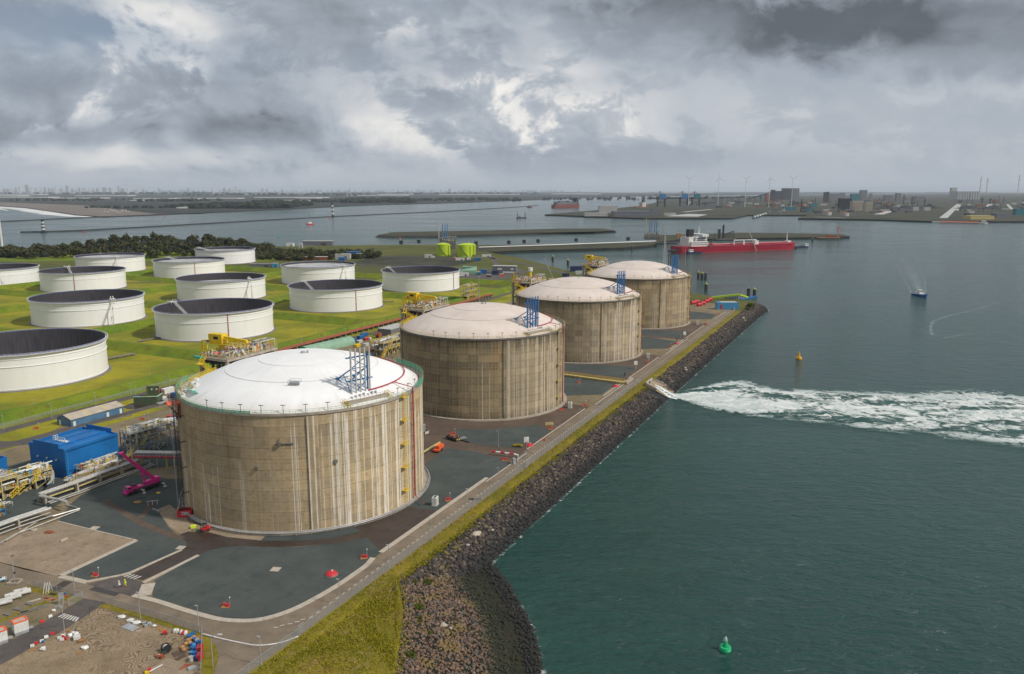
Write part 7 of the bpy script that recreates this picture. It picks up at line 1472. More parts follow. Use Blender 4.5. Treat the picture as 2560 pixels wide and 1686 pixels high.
# discharge foam
def lerp_line(P, n): return rs([at(x, y, ZW) for x, y in P], n)
NX = 90; up = lerp_line([(1676, 981), (1700, 978), (1745, 966), (1790, 956), (1845, 947), (1880, 955), (1938, 970), (2064, 973), (2274, 979), (2442, 972), (2560, 983), (2760, 990), (3000, 1000)], NX); lw = lerp_line([(1672, 996), (1690, 999), (1762, 1024), (1830, 1039), (1896, 1051), (2022, 1064), (2232, 1089), (2400, 1107), (2560, 1137), (2760, 1185), (3000, 1260)], NX)
vs, fs, uvs = [], [], []; NV = 9
for i in range(NX):
    for j in range(NV): t = j / (NV - 1); p = up[i].lerp(lw[i], t); vs.append((p.x, p.y, ZW + .12 + .25 * math.sin(PI * t))); uvs.append((i / (NX - 1), 1 - 2 * t))
fs = [(i * NV + j, i * NV + j + 1, (i + 1) * NV + j + 1, (i + 1) * NV + j) for i in range(NX - 1) for j in range(NV - 1)]
me = bpy.data.meshes.new('foam'); me.from_pydata(vs, [], fs); ul = me.uv_layers.new(name='UVMap')
for l in me.loops: ul.data[l.index].uv = uvs[l.vertex_index]
me.materials.append(M['foam']); o = bpy.data.objects.new('foam', me); COL.objects.link(o); tag(o, kind='stuff')
uvstrip('water_stream', [uv(u0 + .4, -119, .55), uv(u0 - .6, -114, slz(-114, .8)), uv(u0 - 2, -109, slz(-109, .8)), uv(u0 - 3, -105.5, -4.7), uv(u0 - 4, -101, -4.75)], [2.6, 4.2, 5.5, 7, 8.5], M['stream'])
# foam along the rocks
uvstrip('shore_foam', [p + Vector((.6, -.3, .46)) for p in q_bot], [1.0 + 1.2 * random.random() for _ in q_bot], M['shorefoam'])
uvstrip('shore_foam', [p + Vector((.3, 0, -.25)) for p in b_rows[4]], [1.0 + i * .14 for i in range(NB)], M['shorefoam'])
# buoys and boats
def buoy(px, py, m, l, k):
    T = thing('buoy', l, 'buoy', at(px, py, ZW), .3); part('float', m, T, MB().lathe([(1.0 * k, -.5 * k), (1.5 * k, 0), (1.55 * k, .55 * k), (1.45 * k, .65 * k), (1.5 * k, .75 * k), (1.4 * k, 1.1 * k), (.9 * k, 1.15 * k), (.85 * k, .95 * k), (.02, .95 * k)], 20), smooth=True)
    part('tower', m, T, MB().lathe([(.72 * k, 1.0 * k), (.5 * k, 2.3 * k), (.45 * k, 2.9 * k), (.02, 2.9 * k)], 12)); mb = MB()
    for i in range(6): a = i * PI / 3; mb.beam((.55 * k * math.cos(a), .55 * k * math.sin(a), 2.5 * k), (.5 * k * math.cos(a), .5 * k * math.sin(a), 3.2 * k), .08 * k)
    mb.lathe([(.55 * k, 3.0 * k), (.55 * k, 3.1 * k)], 10); mb.lathe([(.3 * k, 3.2 * k), (.22 * k, 3.6 * k), (.02, 4.0 * k)], 8); mb.lathe([(.06 * k, 2.9 * k), (.06 * k, 3.3 * k)], 6); part('lantern', M['white'] if m != M['buoyyellow'] else m, T, mb)
buoy(1813, 1626, M['buoygreen'], 'bright green buoy floating in the foreground water', .98); buoy(1997, 898, M['buoyyellow'], 'yellow buoy floating above the foam plume', 1.35)
T = thing('pilot_boat', 'small dark blue boat with white wheelhouse heading toward the camera', 'boat', at(2299, 741, ZW), -PI / 2 + .1)
mb = MB(); sec = [(-9, 2.6, 1.5), (-3, 2.9, 1.7), (4, 2.7, 2.1), (8, 1.4, 2.7), (10, .1, 3.1)]; vs = []
for x, b_, h in sec: vs += [(x, -b_ * .7, -.4), (x, -b_, h), (x, b_, h), (x, b_ * .7, -.4)]
mb.add(vs, [(4 * i + j, 4 * i + 4 + j, 4 * i + 5 + j, 4 * i + 1 + j) for i in range(4) for j in range(3)] + [(0, 1, 2, 3)]); part('hull', M['blue'], T, mb); part('rubbing_band', M['blue'], T, MB().beam((9.6, -1.2, 2.4), (9.6, 1.2, 2.4), .8, .9)); mb = MB(); mb.box((-1, 0, 1.6), (7, 4.0, 2.0), 0, True); mb.box((0, 0, 3.6), (4, 3.2, 2.0), 0, True); part('wheelhouse', M['white'], T, mb); part('window', M['glass'], T, MB().box((2.03, 0, 4.7), (.08, 2.8, .8))); part('mast', M['offwhite'], T, MB().tube([(-.5, 0, 5.6), (-.5, 0, 8.2)], .15, 6)); part('foredeck', M['offwhite'], T, MB().box((4.8, 0, 1.9), (4.5, 3.2, .5), 0, True)); T.scale = (1.25, 1.25, 1.25)
wk = lambda P, w_, m='wake': uvstrip('boat_wake', [at(x, y, ZW + .1) for x, y in P], w_, M[m])
wk([(2299, 740), (2294, 715), (2282, 690), (2262, 655), (2250, 630)], [7, 13, 22, 30, 36]); wk([(2312, 741), (2313, 725), (2311, 700), (2300, 670), (2294, 650), (2292, 632), (2277, 616), (2245, 608)], [2.5, 2.5, 2.5, 3, 4, 4, 4, 4]); wk([(2284, 741), (2276, 728), (2268, 710), (2252, 685), (2234, 655), (2226, 630), (2222, 612), (2165, 590)], [2.5, 2.5, 2.5, 3, 4, 4, 4, 4]); wk([(2285, 743), (2299, 744.5), (2313, 743)], 2.5)
wk([(2330, 838), (2326, 820), (2332, 804), (2370, 790), (2430, 777), (2465, 767), (2490, 758), (2478, 752), (2461, 747), (2500, 732), (2560, 708)], 4.0); wk([(2330, 838), (2360, 846), (2410, 836), (2470, 832), (2560, 830)], 3.0)
# lime tanks and what stands around them
for px, py, m, l, H_ in ((1107, 640.5, 'lime', 'left lime green tank with diagonal stair', 19.), (1161, 643, 'lime', 'right lime green tank with diagonal stair', 19.5), (1171, 637.5, 'lime', 'third lime green tank half hidden behind the right one', 17.)):
    T = thing('green_tank', l, 'tank', at(px, py) + Vector((0, 11.5, 0)), 0, 'lime green tanks'); part('shell', M[m], T, MB().lathe([(12, 0), (12, H_)], 40), smooth=True); part('roof', M[m], T, MB().lathe([(12.2, H_), (12.2, H_ + .3), (6, H_ + 1.9), (.05, H_ + 3)], 40), smooth=True); mb = MB()
    pts = [pol(12.5, -135 + 75 * i / 10, (H_ - 1) * (1 - i / 10)) for i in range(11)]; mb.tube(pts, .5, 5); part('stair', M['olive'], T, mb); part('side_duct', M[m], T, MB().tube([pol(12.8, -38, 0), pol(12.8, -38, H_ - 1)], .9, 8))
def stack_plant(px, py, label, w_, stacks, h0, h1, mast):
    T = thing('jetty_plant', label, 'process unit', at(px, py), 0); rr = random.Random(px); part('frame', M['darkconc'], T, MB().box((0, 4, h0 * .35), (w_, 10, h0 * .7))); mb = MB(); mats = [M['galv'], M['darksteel'], M['paleyellow'], M['wood']]
    for i in range(120): mb.mat(rr.randrange(4)); x, z = rr.uniform(-w_ / 2, w_ / 2), rr.uniform(0, h0); mb.box((x, rr.uniform(-2, 8), z), (rr.uniform(.6, 3), 1.2, rr.uniform(.5, 3)), 0, True)
    tag(mb.build('gear', mats, T), kind='stuff'); mb = MB()
    for i in range(8): x = -w_ / 2 + w_ * i / 7; mb.beam((x, -1.5, 0), (x, -1.5, h0), .5)
    for z in (h0 * .5, h0): mb.beam((-w_ / 2, -1.5, z), (w_ / 2, -1.5, z), .6)
    part('steel_frame', M['galv'], T, mb)
    for x in stacks: part('stack', M['frameblue'], T, MB().tube([(x, 3, h0), (x, 3, h0 + 4), (x, 3, h1)], [1.6, .8, .7], 8))
    part('mast', M['offwhite'] if px < 1300 else M['paleyellow'], T, MB().beam((mast, 0, 0), (mast, 0, h1 + 8), 1.4)); return T
stack_plant(1120, 622, 'cluttered jetty plant with three blue stacks behind the lime tanks', 30, (-10, -5, -1), 22, 46, -17); stack_plant(1630, 600, 'jetty plant with four blue loading arms at the pier bank', 34, (-6, -2, 6, 10), 16, 40, -14)
# ------------------------------------------------------------------ woods behind the tank farm
def hill_h(x, y):
    a = 1 / (1 + math.exp(-(x + 740) / 22)) * 1 / (1 + math.exp((x + 452) / 13)); return 19 * a * math.exp(-((y - 1385) / 62) ** 2)
nx, ny = 60, 16; X = [-960 + 580 * i / nx for i in range(nx + 1)]; Y = [1250 + 230 * j / ny for j in range(ny + 1)]
mb = MB(); mb.add([(x, y, .03 + hill_h(x, y)) for x in X for y in Y], [(i * (ny + 1) + j, (i + 1) * (ny + 1) + j, (i + 1) * (ny + 1) + j + 1, i * (ny + 1) + j + 1) for i in range(nx) for j in range(ny)]); struct(mb, 'dune_hill', M['berm'], smooth=True)
def crown(rr, r, h, n):
    mb = MB(); lobes = [(Vector((rr.uniform(-.5, .5) * r, rr.uniform(-.5, .5) * r, h * rr.uniform(.35, .8))), rr.uniform(.45, .7) * r) for _ in range(6)]
    for i in range(n):
        c, q = rr.choice(lobes); d = Vector((rr.gauss(0, 1), rr.gauss(0, 1), rr.gauss(0, 1) * .8 + .25)).normalized(); p = c + d * q * rr.uniform(.75, 1.05); s = r * rr.uniform(.10, .24)
        a = Vector((rr.uniform(-1, 1), rr.uniform(-1, 1), rr.uniform(-.6, .6))).normalized() * s; b = d.cross(a).normalized() * s * rr.uniform(.6, 1)
        mb.add([p - a, p + b, p + a, p - b], [(0, 1, 2, 3)])
    return mb
TREES = []
for k in range(6):
    rr = random.Random(100 + k); r, h = rr.uniform(4.6, 6.5), rr.uniform(7.5, 11)
    t = thing('tree', 'bushy dark tree in the wood behind the oil tanks', 'tree', (0, 0, -200)); crown(rr, r, h, 300).build('crown', M['leaf'], t)
    mb = MB(); mb.tube([(0, 0, -1), (.2, .1, h * .35), (.1, .3, h * .6)], [.35, .25, .12], 6); mb.tube([(.2, .1, h * .3), (r * .4, .4, h * .6)], [.16, .06], 5); mb.tube([(.2, .1, h * .32), (-r * .4, -.3, h * .62)], [.16, .06], 5); mb.build('trunk', M['trunk'], t); TREES.append(t)
rr = random.Random(8); used = 0
def plant(x, y, label, group, sc_=1.):
    global used
    k = used % 6; t = TREES[k] if used < 6 else dup(TREES[k]); used += 1
    t.location = (x, y, hill_h(x, y) - .3); t.rotation_euler.z = rr.uniform(0, 6.3); t['label'] = label; t['group'] = group; s = sc_ * rr.uniform(.8, 1.25); t.scale = (s, s, s * rr.uniform(.85, 1.15))
for i in range(165):
    row = i % 4; x = -925 + 520 * ((i // 4) + rr.random() * .9) / 42; y = 1300 + row * 42 + rr.uniform(-14, 14)
    if row == 0 and rr.random() < .25: y += 20
    plant(x, y, 'bushy dark tree in the long wood behind the oil tanks', 'trees of the wood behind the oil tanks', 1.45)
for i in range(95):
    x = -415 + 195 * rr.random(); y = 1262 + 125 * rr.random()
    if x > -290 and y < 1295: y += 60
    plant(x, y, 'bushy brown green tree in the lower wood right of the hill', 'trees of the lower wood beyond the tanks', 1.1)
mb = MB()
for i in range(230):
    x, y = rr.uniform(-930, -420), rr.uniform(1318, 1450); mb.ell((x, y, hill_h(x, y) + 1), (rr.uniform(6, 11), rr.uniform(6, 11), rr.uniform(3.5, 7.5)), 8, 5, .35)
for i in range(70):
    x, y = rr.uniform(-400, -235), rr.uniform(1300, 1385); mb.ell((x, y, 1), (rr.uniform(5, 9), rr.uniform(5, 9), rr.uniform(3, 6)), 8, 5, .35)
stuff(mb, 'undergrowth', M['farwood'])
# ------------------------------------------------------------------ beyond the terminal
def block(px0, px1, yt, yb, m, label, name='building', cat='building', depth=None, ribs=0, roof=None, grp=None, z=.5, win=0):
    a, b = at(px0, yb, z), at(px1, yb, z); Yd = (a.y + b.y) / 2; k = Yd / (FPX * math.cos(PITCH)); wd = (b - a).length; h = (yb - yt) * k * 1.01; d = depth or max(18, wd * .6)
    T = thing(name, label, cat, ((a.x + b.x) / 2, Yd + d / 2, z), math.atan2(b.y - a.y, b.x - a.x) * .0, grp)
    part('wall', M[m], T, MB().box((0, 0, -.5), (wd, d, h + .5), 0, True)); part('roof', M[roof or m], T, MB().box((0, 0, h), (wd * 1.02, d * 1.02, max(.6, h * .03)), 0, True))
    if ribs:
        for i in range(ribs): part('rib', M[m], T, MB().box((-wd / 2 + wd * (i + .5) / ribs, -d / 2 - wd / ribs * .22, 0), (wd / ribs * .62, wd / ribs * .45, h * .96), 0, True))
    if win:
        for i in range(win): part('window', M['glass'], T, MB().box((-wd / 2 + wd * (i + .5) / win, -d / 2 - .15, h * .45), (wd / win * .6, .3, h * .22), 0, True))
    return T
# port on the right
for a in ((1927, 1937, 477.5, 505, 'fardark', 'narrow dark block at left of the dark power station group'), (1937.5, 1954, 480, 503, 'fardark', 'second dark block of the power station group'), (1956.5, 1979, 473.5, 500, 'fardark', 'tallest dark block of the power station group'), (1980, 1997, 473.5, 500, 'greyblue', 'pale grey block joined to the tall dark one'),
          (2128, 2146, 487, 508, 'teal', 'teal square tower above the dark silos'), (2151, 2167, 477.5, 499, 'greyblue', 'grey square tower right of the teal one'), (2174, 2180, 486, 500, 'greyblue', 'thin grey tower far right of the teal tower'), (1914, 1927, 487, 503, 'rust', 'reddish block left of the power station'),
          (2377, 2391, 472, 498, 'farpale', 'tall pale end tower of the long ribbed store'), (2283, 2297, 519, 527, 'farpale', 'left of two white sheds before the coal heaps'), (2311, 2326, 519, 527, 'farpale', 'right of two white sheds before the coal heaps'),
          (1961, 1989, 519, 526, 'teal', 'low teal shed below the power station'), (2026, 2042, 511, 520, 'teal', 'teal block right of the low teal shed'), (2018, 2032, 522, 528, 'teal', 'small teal shed near the quay'), (2539, 2562, 524, 538, 'teal', 'teal block at the right frame edge'), (2426, 2486, 541, 549, 'paleyellow', 'long yellow shed on the right quay'),
          (2556, 2580, 505, 512, 'farpale', 'pale hall at far right edge'), (1498, 1543, 517, 533, 'farpale', 'grey hall with a round mark on the port spit'), (1534, 1628, 530, 541.5, 'greyblue', 'long low grey workshop on the port spit'), (1628, 1647, 523.5, 541, 'greyblue', 'grey workshop end with pale door strips'), (1462, 1519, 534, 541, 'farpale', 'low white tent hall on the port spit'),
          (1661, 1690, 534, 539, 'farpale', 'white heap of sheds right of the workshop'), (1786, 1800, 496, 506, 'greyblue', 'grey hopper block beside the conveyor'), (2070, 2100, 486, 499, 'greyblue', 'hazy grey plant block behind the dark silos'), (2060, 2072, 483, 506, 'fardark', 'dark process tower left of the silos'), (2100, 2112, 484, 499, 'greyblue', 'hazy block above the dark silos'),
          (2212, 2232, 490, 503, 'greyblue', 'hazy distant block right of the silos'), (2240, 2252, 485, 503, 'greyblue', 'hazy distant tower in the middle of port'), (2285, 2310, 493, 504, 'greyblue', 'hazy distant block before the ribbed store'), (2490, 2530, 535, 545, 'greyblue', 'low grey plant right of the yellow shed'), (2415, 2425, 535, 541, 'fardark', 'small dark shed left of the yellow shed')):
    block(*a)
block(2391, 2448, 480.5, 499, 'farpale', 'long pale store with nine upright ribs', ribs=9); block(2100, 2128, 499, 526, 'fardark', 'dark silo block with upright tubes', ribs=6, name='silo_block', cat='silo')
for a in ((2130, 2155, 505, 528, 'left pale silo row on blue base'), (2163, 2180, 508, 530, 'right pale silo row on blue base')): T = block(a[0], a[1], a[2], a[3], 'shedroof', a[4], 'silo_block', 'silo', None, 5); 
for px0, px1, yt, yb, l in ((2060, 2082, 531, 539, 'left squat pale tank on the port quay'), (2105, 2126, 533.5, 541, 'right squat pale tank on the port quay')):
    a, b = at(px0, yb, .5), at(px1, yb, .5); r = (b - a).length / 2; h = (yb - yt) * a.y / FPX; T = thing('round_tank', l, 'tank', (a + b) / 2 + Vector((0, r, 0)), 0, 'squat pale tanks'); part('shell', M['farpale'], T, MB().lathe([(r, 0), (r, h)], 24), smooth=True); part('roof', M['rust'], T, MB().lathe([(r, h), (r * .5, h + 2), (.1, h + 3)], 24), smooth=True)
rr = random.Random(4)
for i, (x0, x1, yb, hh) in enumerate(((2205, 2262, 524, 11), (2262, 2312, 523, 10), (2312, 2372, 522, 11), (2414, 2470, 523, 10), (2476, 2532, 524, 10), (1696, 1760, 519, 6), (1760, 1830, 519, 6))):
    a, b = at(x0, yb, .5), at(x1, yb, .5); w_ = (b - a).length; h = hh * a.y / FPX; mb = MB(); n = 14; pr = [(0, 0)] + [(w_ * k / n, h * (1 - abs(2 * k / n - 1)) ** .8 * rr.uniform(.8, 1.1)) for k in range(1, n)] + [(w_, 0)]; dd = 90
    mb.add([(x - w_ / 2, -dd * .0, 0) for x, z in pr] + [(x - w_ / 2, dd, z) for x, z in pr] + [(x - w_ / 2, dd * 2, 0) for x, z in pr], [(k * (n + 1) + j, k * (n + 1) + j + 1, (k + 1) * (n + 1) + j + 1, (k + 1) * (n + 1) + j) for k in (0, 1) for j in range(n)])
    o = one('coal_heap' if i < 5 else 'ore_heap', ('black coal heap, ' + ('first', 'second', 'third', 'fourth', 'last')[i] + ' from the silos') if i < 5 else ('dark red ore heap ' + ('left', 'right')[i - 5] + ' of the unloader quay'), 'heap', mb, M['coal' if i < 5 else 'rust'] if i < 5 else M['fardark'], (a + b) / 2, 0, 'stock heaps of the port')
for k, (x, yt, yb, wd, l) in enumerate(((2003, 499, 526, 4, 'dark lattice loader by the low teal shed'), (2067, 480, 508, 3, 'dark column beside the process tower'), (2258.5, 487, 511, 3, 'dark stacker mast between coal heaps'), (2311, 497, 517, 3, 'dark stacker mast at the third coal heap'), (2450.5, 443, 473, 3, 'faint thin chimney right of ribbed store'), (2467, 446, 474, 3, 'faint thick chimney pair member'), (2545, 440, 477, 2.6, 'tall thin chimney near the right frame edge'), (2475, 497, 508, 4, 'dark loader on the right coal yard'), (2455, 495, 508, 4, 'dark loader left on the right coal yard'), (2202, 505, 524, 2, 'thin pale column right of the silos'), (2038, 495, 515, 2, 'thin dark column above the teal block'))):
    dd = 14000 if yb < 480 else at(x, yb, 0).y; p = atd(x, yb, dd); kk = dd / FPX; T = thing('column_mast', l, 'mast', (p.x, p.y, p.z - (60 if dd > 13000 else 0))); part('shaft', M['fardark'] if dd < 13000 else M['white'], T, MB().tube([(0, 0, 0), (0, 0, (yb - yt) * kk + (60 if dd > 13000 else 0))], [wd * kk * .5, wd * kk * .35], 8)); part('head', M['fardark'] if dd < 13000 else M['white'], T, MB().box((0, 0, (yb - yt) * kk * .7 + (60 if dd > 13000 else 0)), (wd * kk * 1.6, wd * kk, wd * kk * .6)))
rr = random.Random(91); PB = thing('plant_block', 'low dark plant building among many in the hazy port', 'building', (0, 0, 0), 0, 'low plant buildings of the hazy port'); part('wall', M['fardark'], PB, MB().box((0, 0, 0), (1, 1, 1), 0, True)); part('roof', M['greyblue'], PB, MB().box((.1, 0, 1), (.6, .7, .25), 0, True))
PV = []
for m_, l_ in (('greyblue', 'low grey plant building among many in the hazy port'), ('farpale', 'low pale plant building among many in the hazy port'), ('rust', 'low brown plant building among many in the hazy port')): q_ = thing('plant_block', l_, 'building', at(1850 + 40 * len(PV), 512, .5), 0, 'low plant buildings of the hazy port'); part('wall', M[m_], q_, MB().box((0, 0, 0), (1, 1, 1), 0, True)); part('roof', M['fardark'], q_, MB().box((.1, 0, 1), (.6, .7, .2), 0, True)); q_.scale = (40, 30, 12); PV.append(q_)
PT = thing('pipe_column', 'thin process column among many in the hazy port', 'column', (0, 0, 0), 0, 'process columns of the hazy port'); part('shaft', M['fardark'], PT, MB().cyl((0, 0, 0), .5, 1, 8)); part('platform', M['greyblue'], PT, MB().cyl((0, 0, .8), .8, .03, 8))
for i in range(170):
    x = rr.uniform(1700, 2300) if i % 5 else rr.uniform(2400, 2600); y = rr.uniform(504, 520) if x < 1930 else rr.uniform(503, 534); src = PT if i % 3 == 0 else PB if i < 4 or rr.random() < .45 else rr.choice(PV); o = src if i in (0, 1) else dup(src); p = at(x, y, .5); o.location = p; k = p.y / FPX
    o.scale = (rr.uniform(4, 16) * k, rr.uniform(4, 12) * k, rr.uniform(1.5, 6) * k) if i % 3 else (1.3 * k, 1.3 * k, rr.uniform(6, 17) * k)
def conveyor(x0, y0, x1, y1, yb, l):
    a, b = atd(x0, y0, at(x0, yb, 0).y), atd(x1, y1, at(x1, yb, 0).y); T = thing('conveyor', l, 'conveyor'); part('belt', M['fardark'], T, MB().beam(a, b, 6, 7)); mb = MB()
    for i in range(6): q = a.lerp(b, i / 5); mb.beam((q.x, q.y, 0), q, 4)
    part('trestle', M['fardark'], T, mb)
conveyor(1862, 500, 1928, 481, 505, 'sloping conveyor rising to the dark power station'); conveyor(1790, 493, 1862, 494, 506, 'level conveyor left of the sloping one'); conveyor(1870, 498, 1912, 488, 504, 'short conveyor beside the reddish block')
for px0, y0, px1, y1, wd, m in ((2358, 546, 2397, 511, 30, 'farpale'), (2392, 527, 2402, 512, 12, 'farpale'), (2418, 523, 2424, 512, 20, 'farpale'), (2467, 523, 2472, 511, 18, 'farpale'), (2476, 523, 2478, 511, 18, 'farpale'), (2418, 521, 2466, 522, 25, 'farpale'), (2530, 524, 2518, 511, 18, 'farpale'), (2196, 537, 2228, 528, 40, 'farpale'), (2040, 543.5, 2112, 545, 25, 'farpale'), (1708, 531, 1780, 524, 30, 'farpale'), (2230, 523, 2260, 524, 25, 'farpale'), (1920, 529, 1965, 529, 30, 'farpale')):
    strip('port_road', [at(px0, y0, .5), at(px1, y1, .5)], wd, .7, M[m])
flat('port_grass', [at(*p, .5) for p in ((2270, 540), (2360, 528), (2410, 512), (2380, 511), (2330, 530))], .62, M['damgrass'])
flat('yard_paving', [at(*p, .5) for p in ((1662, 541), (1720, 535), (1770, 537), (1745, 542))], .62, M['farpale'])
# ship unloaders
for px, l, m, fl in ((1652, 'left blue ship unloader crane on the ore quay', 'frameblue', -1), (1708, 'middle blue ship unloader crane on the ore quay', 'frameblue', -1), (1738, 'right blue ship unloader crane on the ore quay', 'teal', 1)):
    p = at(px, 517, .5); T = thing('unloader_crane', l, 'crane', p, 0, 'ship unloader cranes'); k = 1.2 * p.y / FPX; mb = MB()
    for x in (-7, 8):
        for y in (-8, 8): mb.beam((x * k, y, 0), (x * k, y, 20 * k), 7)
    mb.beam((-8 * k, -8, 9 * k), (9 * k, -8, 9 * k), 4); part('portal', M['fardark'], T, mb); part('machinery_house', M[m], T, MB().box((3 * k, 0, 21 * k), (12 * k, 26, 9 * k))); part('boom', M['fardark'], T, MB().beam((-24 * k, 0, 17 * k), (24 * k, 0, 17 * k), 8, 8)); mb = MB(); mb.beam((-2 * k, 0, 17 * k), (-3 * k, 0, 31 * k), 4); mb.beam((-3 * k, 0, 31 * k), (-18 * k, 0, 17.5 * k), 2); mb.beam((-3 * k, 0, 31 * k), (12 * k, 0, 20 * k), 2); part('mast', M['fardark'], T, mb)
# ships
def ship(px0, py0, px1, py1, hm, hh, label, sup, extra=None, name='ship'):
    a, b = at(px0, py0, ZW), at(px1, py1, ZW); d = b - a; L = d.length; T = thing(name, label, 'ship', (a + b) / 2, math.atan2(d.y, d.x)); B = L * .16 if L > 60 else L * .25; n = 16
    vs = []
    for i in range(n + 1):
        t = i / n; x = -L / 2 + L * t; wb = B / 2 * (1 if .08 < t < .8 else (.82 if t <= .08 else math.sqrt(max(0, 1 - ((t - .8) / .2) ** 2)))); sh = hh * (1.12 if t > .9 else 1.0) ; rk = (hh * .25 if t > .95 else 0)
        vs += [(x, -wb * .92, -1), (x + rk, -wb, sh), (x + rk, wb, sh), (x, wb * .92, -1)]
    mb = MB(); mb.add(vs, [(4 * i + j, 4 * i + 4 + j, 4 * i + 5 + j, 4 * i + 1 + j) for i in range(n) for j in range(3)] + [(0, 1, 2, 3)]); part('hull', M[hm], T, mb); return T, L, B, hh
T, L, B, hh = ship(1690, 632.5, 1985, 621.5, 'hull', 12.0, 'long red tanker moored at the pier bank behind the farthest tank', None, name='tanker')
part('boot_line', M['redpipe'], T, MB().box((-6, 0, -.7), (L * .86, B * .955, 1.6), 0, True)); D_ = hh
mb = MB(); mb.box((-L * .36, 0, D_), (L * .13, B * .8, 9), 0, True); mb.box((-L * .36 + 4, 0, D_ + 9), (L * .09, B * .75, 9), 0, True); mb.box((-L * .33, 0, D_ + 18), (L * .05, B * 1.02, 4.5), 0, True); part('accommodation', M['white'], T, mb)
for z in (3, 6.5, 10.5, 14.5): part('window_band', M['glass'], T, MB().box((-L * .36 + (4 if z > 9 else 0), -B * .4 - .12 + (B * .024 if z > 9 else 0), D_ + z), (L * (.12 if z < 9 else .082), .2, 1.0)))
part('funnel', M['black'], T, MB().box((-L * .395, 0, D_ + 15), (11, 9, 16), 0, True)); part('funnel_casing', M['white'], T, MB().box((-L * .405, 0, D_), (18, B * .6, 17), 0, True)); mb = MB(); mb.tube([(-L * .325, 0, D_ + 22), (-L * .325, 0, D_ + 38)], [1.4, .5], 8); mb.beam((-L * .325, -4, D_ + 30), (-L * .325, 4, D_ + 30), .8); part('radar_mast', M['white'], T, mb)
part('bow_mast', M['white'], T, MB().tube([(L * .43, 0, D_), (L * .43, 0, D_ + 22)], [1.3, .6], 8)); mb = MB(); mb.box((L * .44, 0, D_), (8, 10, 4), 0, True); part('forecastle', M['white'], T, mb); mb = MB()
for x, w_ in ((-L * .02, 24), (L * .07, 30)): mb.beam((x - w_ / 2, -B * .25, D_), (x - w_ / 2, -B * .25, D_ + 9), 1.5); mb.beam((x + w_ / 2, -B * .25, D_), (x + w_ / 2, -B * .25, D_ + 9), 1.5); mb.beam((x - w_ / 2, -B * .25, D_ + 9), (x + w_ / 2, -B * .25, D_ + 9), 2.2, 1.6)
mb.box((L * .125, -B * .2, D_), (9, 9, 7), 0, True); part('deck_gantry', M['white'], T, mb)
mb = MB()
for y in (-6, -3, 0, 3, 6): mb.tube([(-L * .27, y, D_ + 1.6), (L * .42, y, D_ + 1.6)], .8, 6)
for i in range(30): x = -L * .26 + L * .68 * i / 29; mb.beam((x, -B * .48, D_), (x, -B * .48, D_ + 1.4), .4)
part('deck_pipes', M['redpipe'], T, mb); part('stern_crane', M['darksteel'], T, MB().beam((-L * .30, -B * .52, D_ - 2), (-L * .25, -B * .5, D_ + 22), 1.6)); part('hose_crane', M['offwhite'], T, MB().beam((L * .085, -B * .62, -2), (L * .05, -B * .35, D_ + 24), 1.3)); part('lifeboat', M['red'], T, MB().ell((-L * .27, -B * .42, D_ + 4), (5, 2, 2), 8, 5)); part('deck', M['redpipe'], T, MB().box((-L * .02, 0, D_ - .4), (L * .86, B * .97, .35)))
for px0, y0, px1, y1, l in ((1716, 634, 1803, 629, 'dark barge with white wheelhouse alongside the tanker stern'), (1868, 625, 1965, 620, 'dark barge alongside the tanker bow'), (1960, 621.5, 2020, 618, 'barge with white blue wheelhouse off the tanker bow')):
    T, L, B, hh = ship(px0, y0, px1, y1, 'navy', 2.6, l, None, name='barge'); e = -1 if px0 < 1900 else 1; part('wheelhouse', M['white'], T, MB().box((e * L * .4, 0, hh), (9, B * .55, 4.5), 0, True)); part('hatch', M['darksteel'], T, MB().box((0, 0, hh), (L * .6, B * .6, 1.2), 0, True)); part('window', M['glass'], T, MB().box((e * L * .4, -B * .28, hh + 3), (7, .3, 1.2)))
T, L, B, hh = ship(1383, 520.5, 1448, 519, 'dredhull', 22, 'far dull red freighter on the fairway', None, name='freighter'); part('superstructure', M['fardark'], T, MB().box((L * .36, 0, hh), (L * .07, B * .8, 42), 0, True)); mb = MB(); 
for i in range(14): mb.box((-L * .4 + L * .72 * i / 13, 0, hh), (L * .045, B * .8, random.uniform(8, 24)), 0, True)
part('deck_cargo', M['greyblue'], T, mb); part('bow_mast', M['fardark'], T, MB().beam((-L * .45, 0, hh), (-L * .45, 0, hh + 22), 4))
T, L, B, hh = ship(2330, 557.5, 2469, 560, 'white', 4.5, 'long white and red river barge along the right quay', None, name='river_barge'); part('hatch', M['orange'], T, MB().box((0, 0, hh), (L * .7, B * .5, 2), 0, True)); part('wheelhouse', M['white'], T, MB().box((L * .43, 0, hh), (14, B * .6, 7), 0, True)); part('stripe', M['redpipe'], T, MB().box((0, -B * .5, hh * .45), (L * .7, .5, 1.2)))
T, L, B, hh = ship(1292, 546.5, 1316, 546, 'fardark', 4, 'small dark dredger with two masts on the fairway', None, name='dredger')
for x in (-L * .44, L * .36): part('mast', M['fardark'], T, MB().tube([(x, 0, 0), (x, 0, 24)], 1.6, 6))
part('deckhouse', M['greyblue'], T, MB().box((-L * .2, 0, hh), (9, 5, 5), 0, True))
T, L, B, hh = ship(1317, 519.5, 1330, 519.5, 'dredhull', 6, 'tiny far boat at the end of the split dam', None, name='far_boat'); part('deckhouse', M['greyblue'], T, MB().box((0, 0, hh), (L * .4, B * .7, 8), 0, True))
T, L, B, hh = ship(784, 561.5, 766, 562, 'red', 3.2, 'red and white rescue boat running on the fairway', None, name='rescue_boat'); part('wheelhouse', M['white'], T, MB().box((0, 0, hh), (L * .45, B * .7, 5), 0, True)); part('mast', M['orange'], T, MB().tube([(0, 0, hh + 5), (0, 0, hh + 11)], .6, 6))
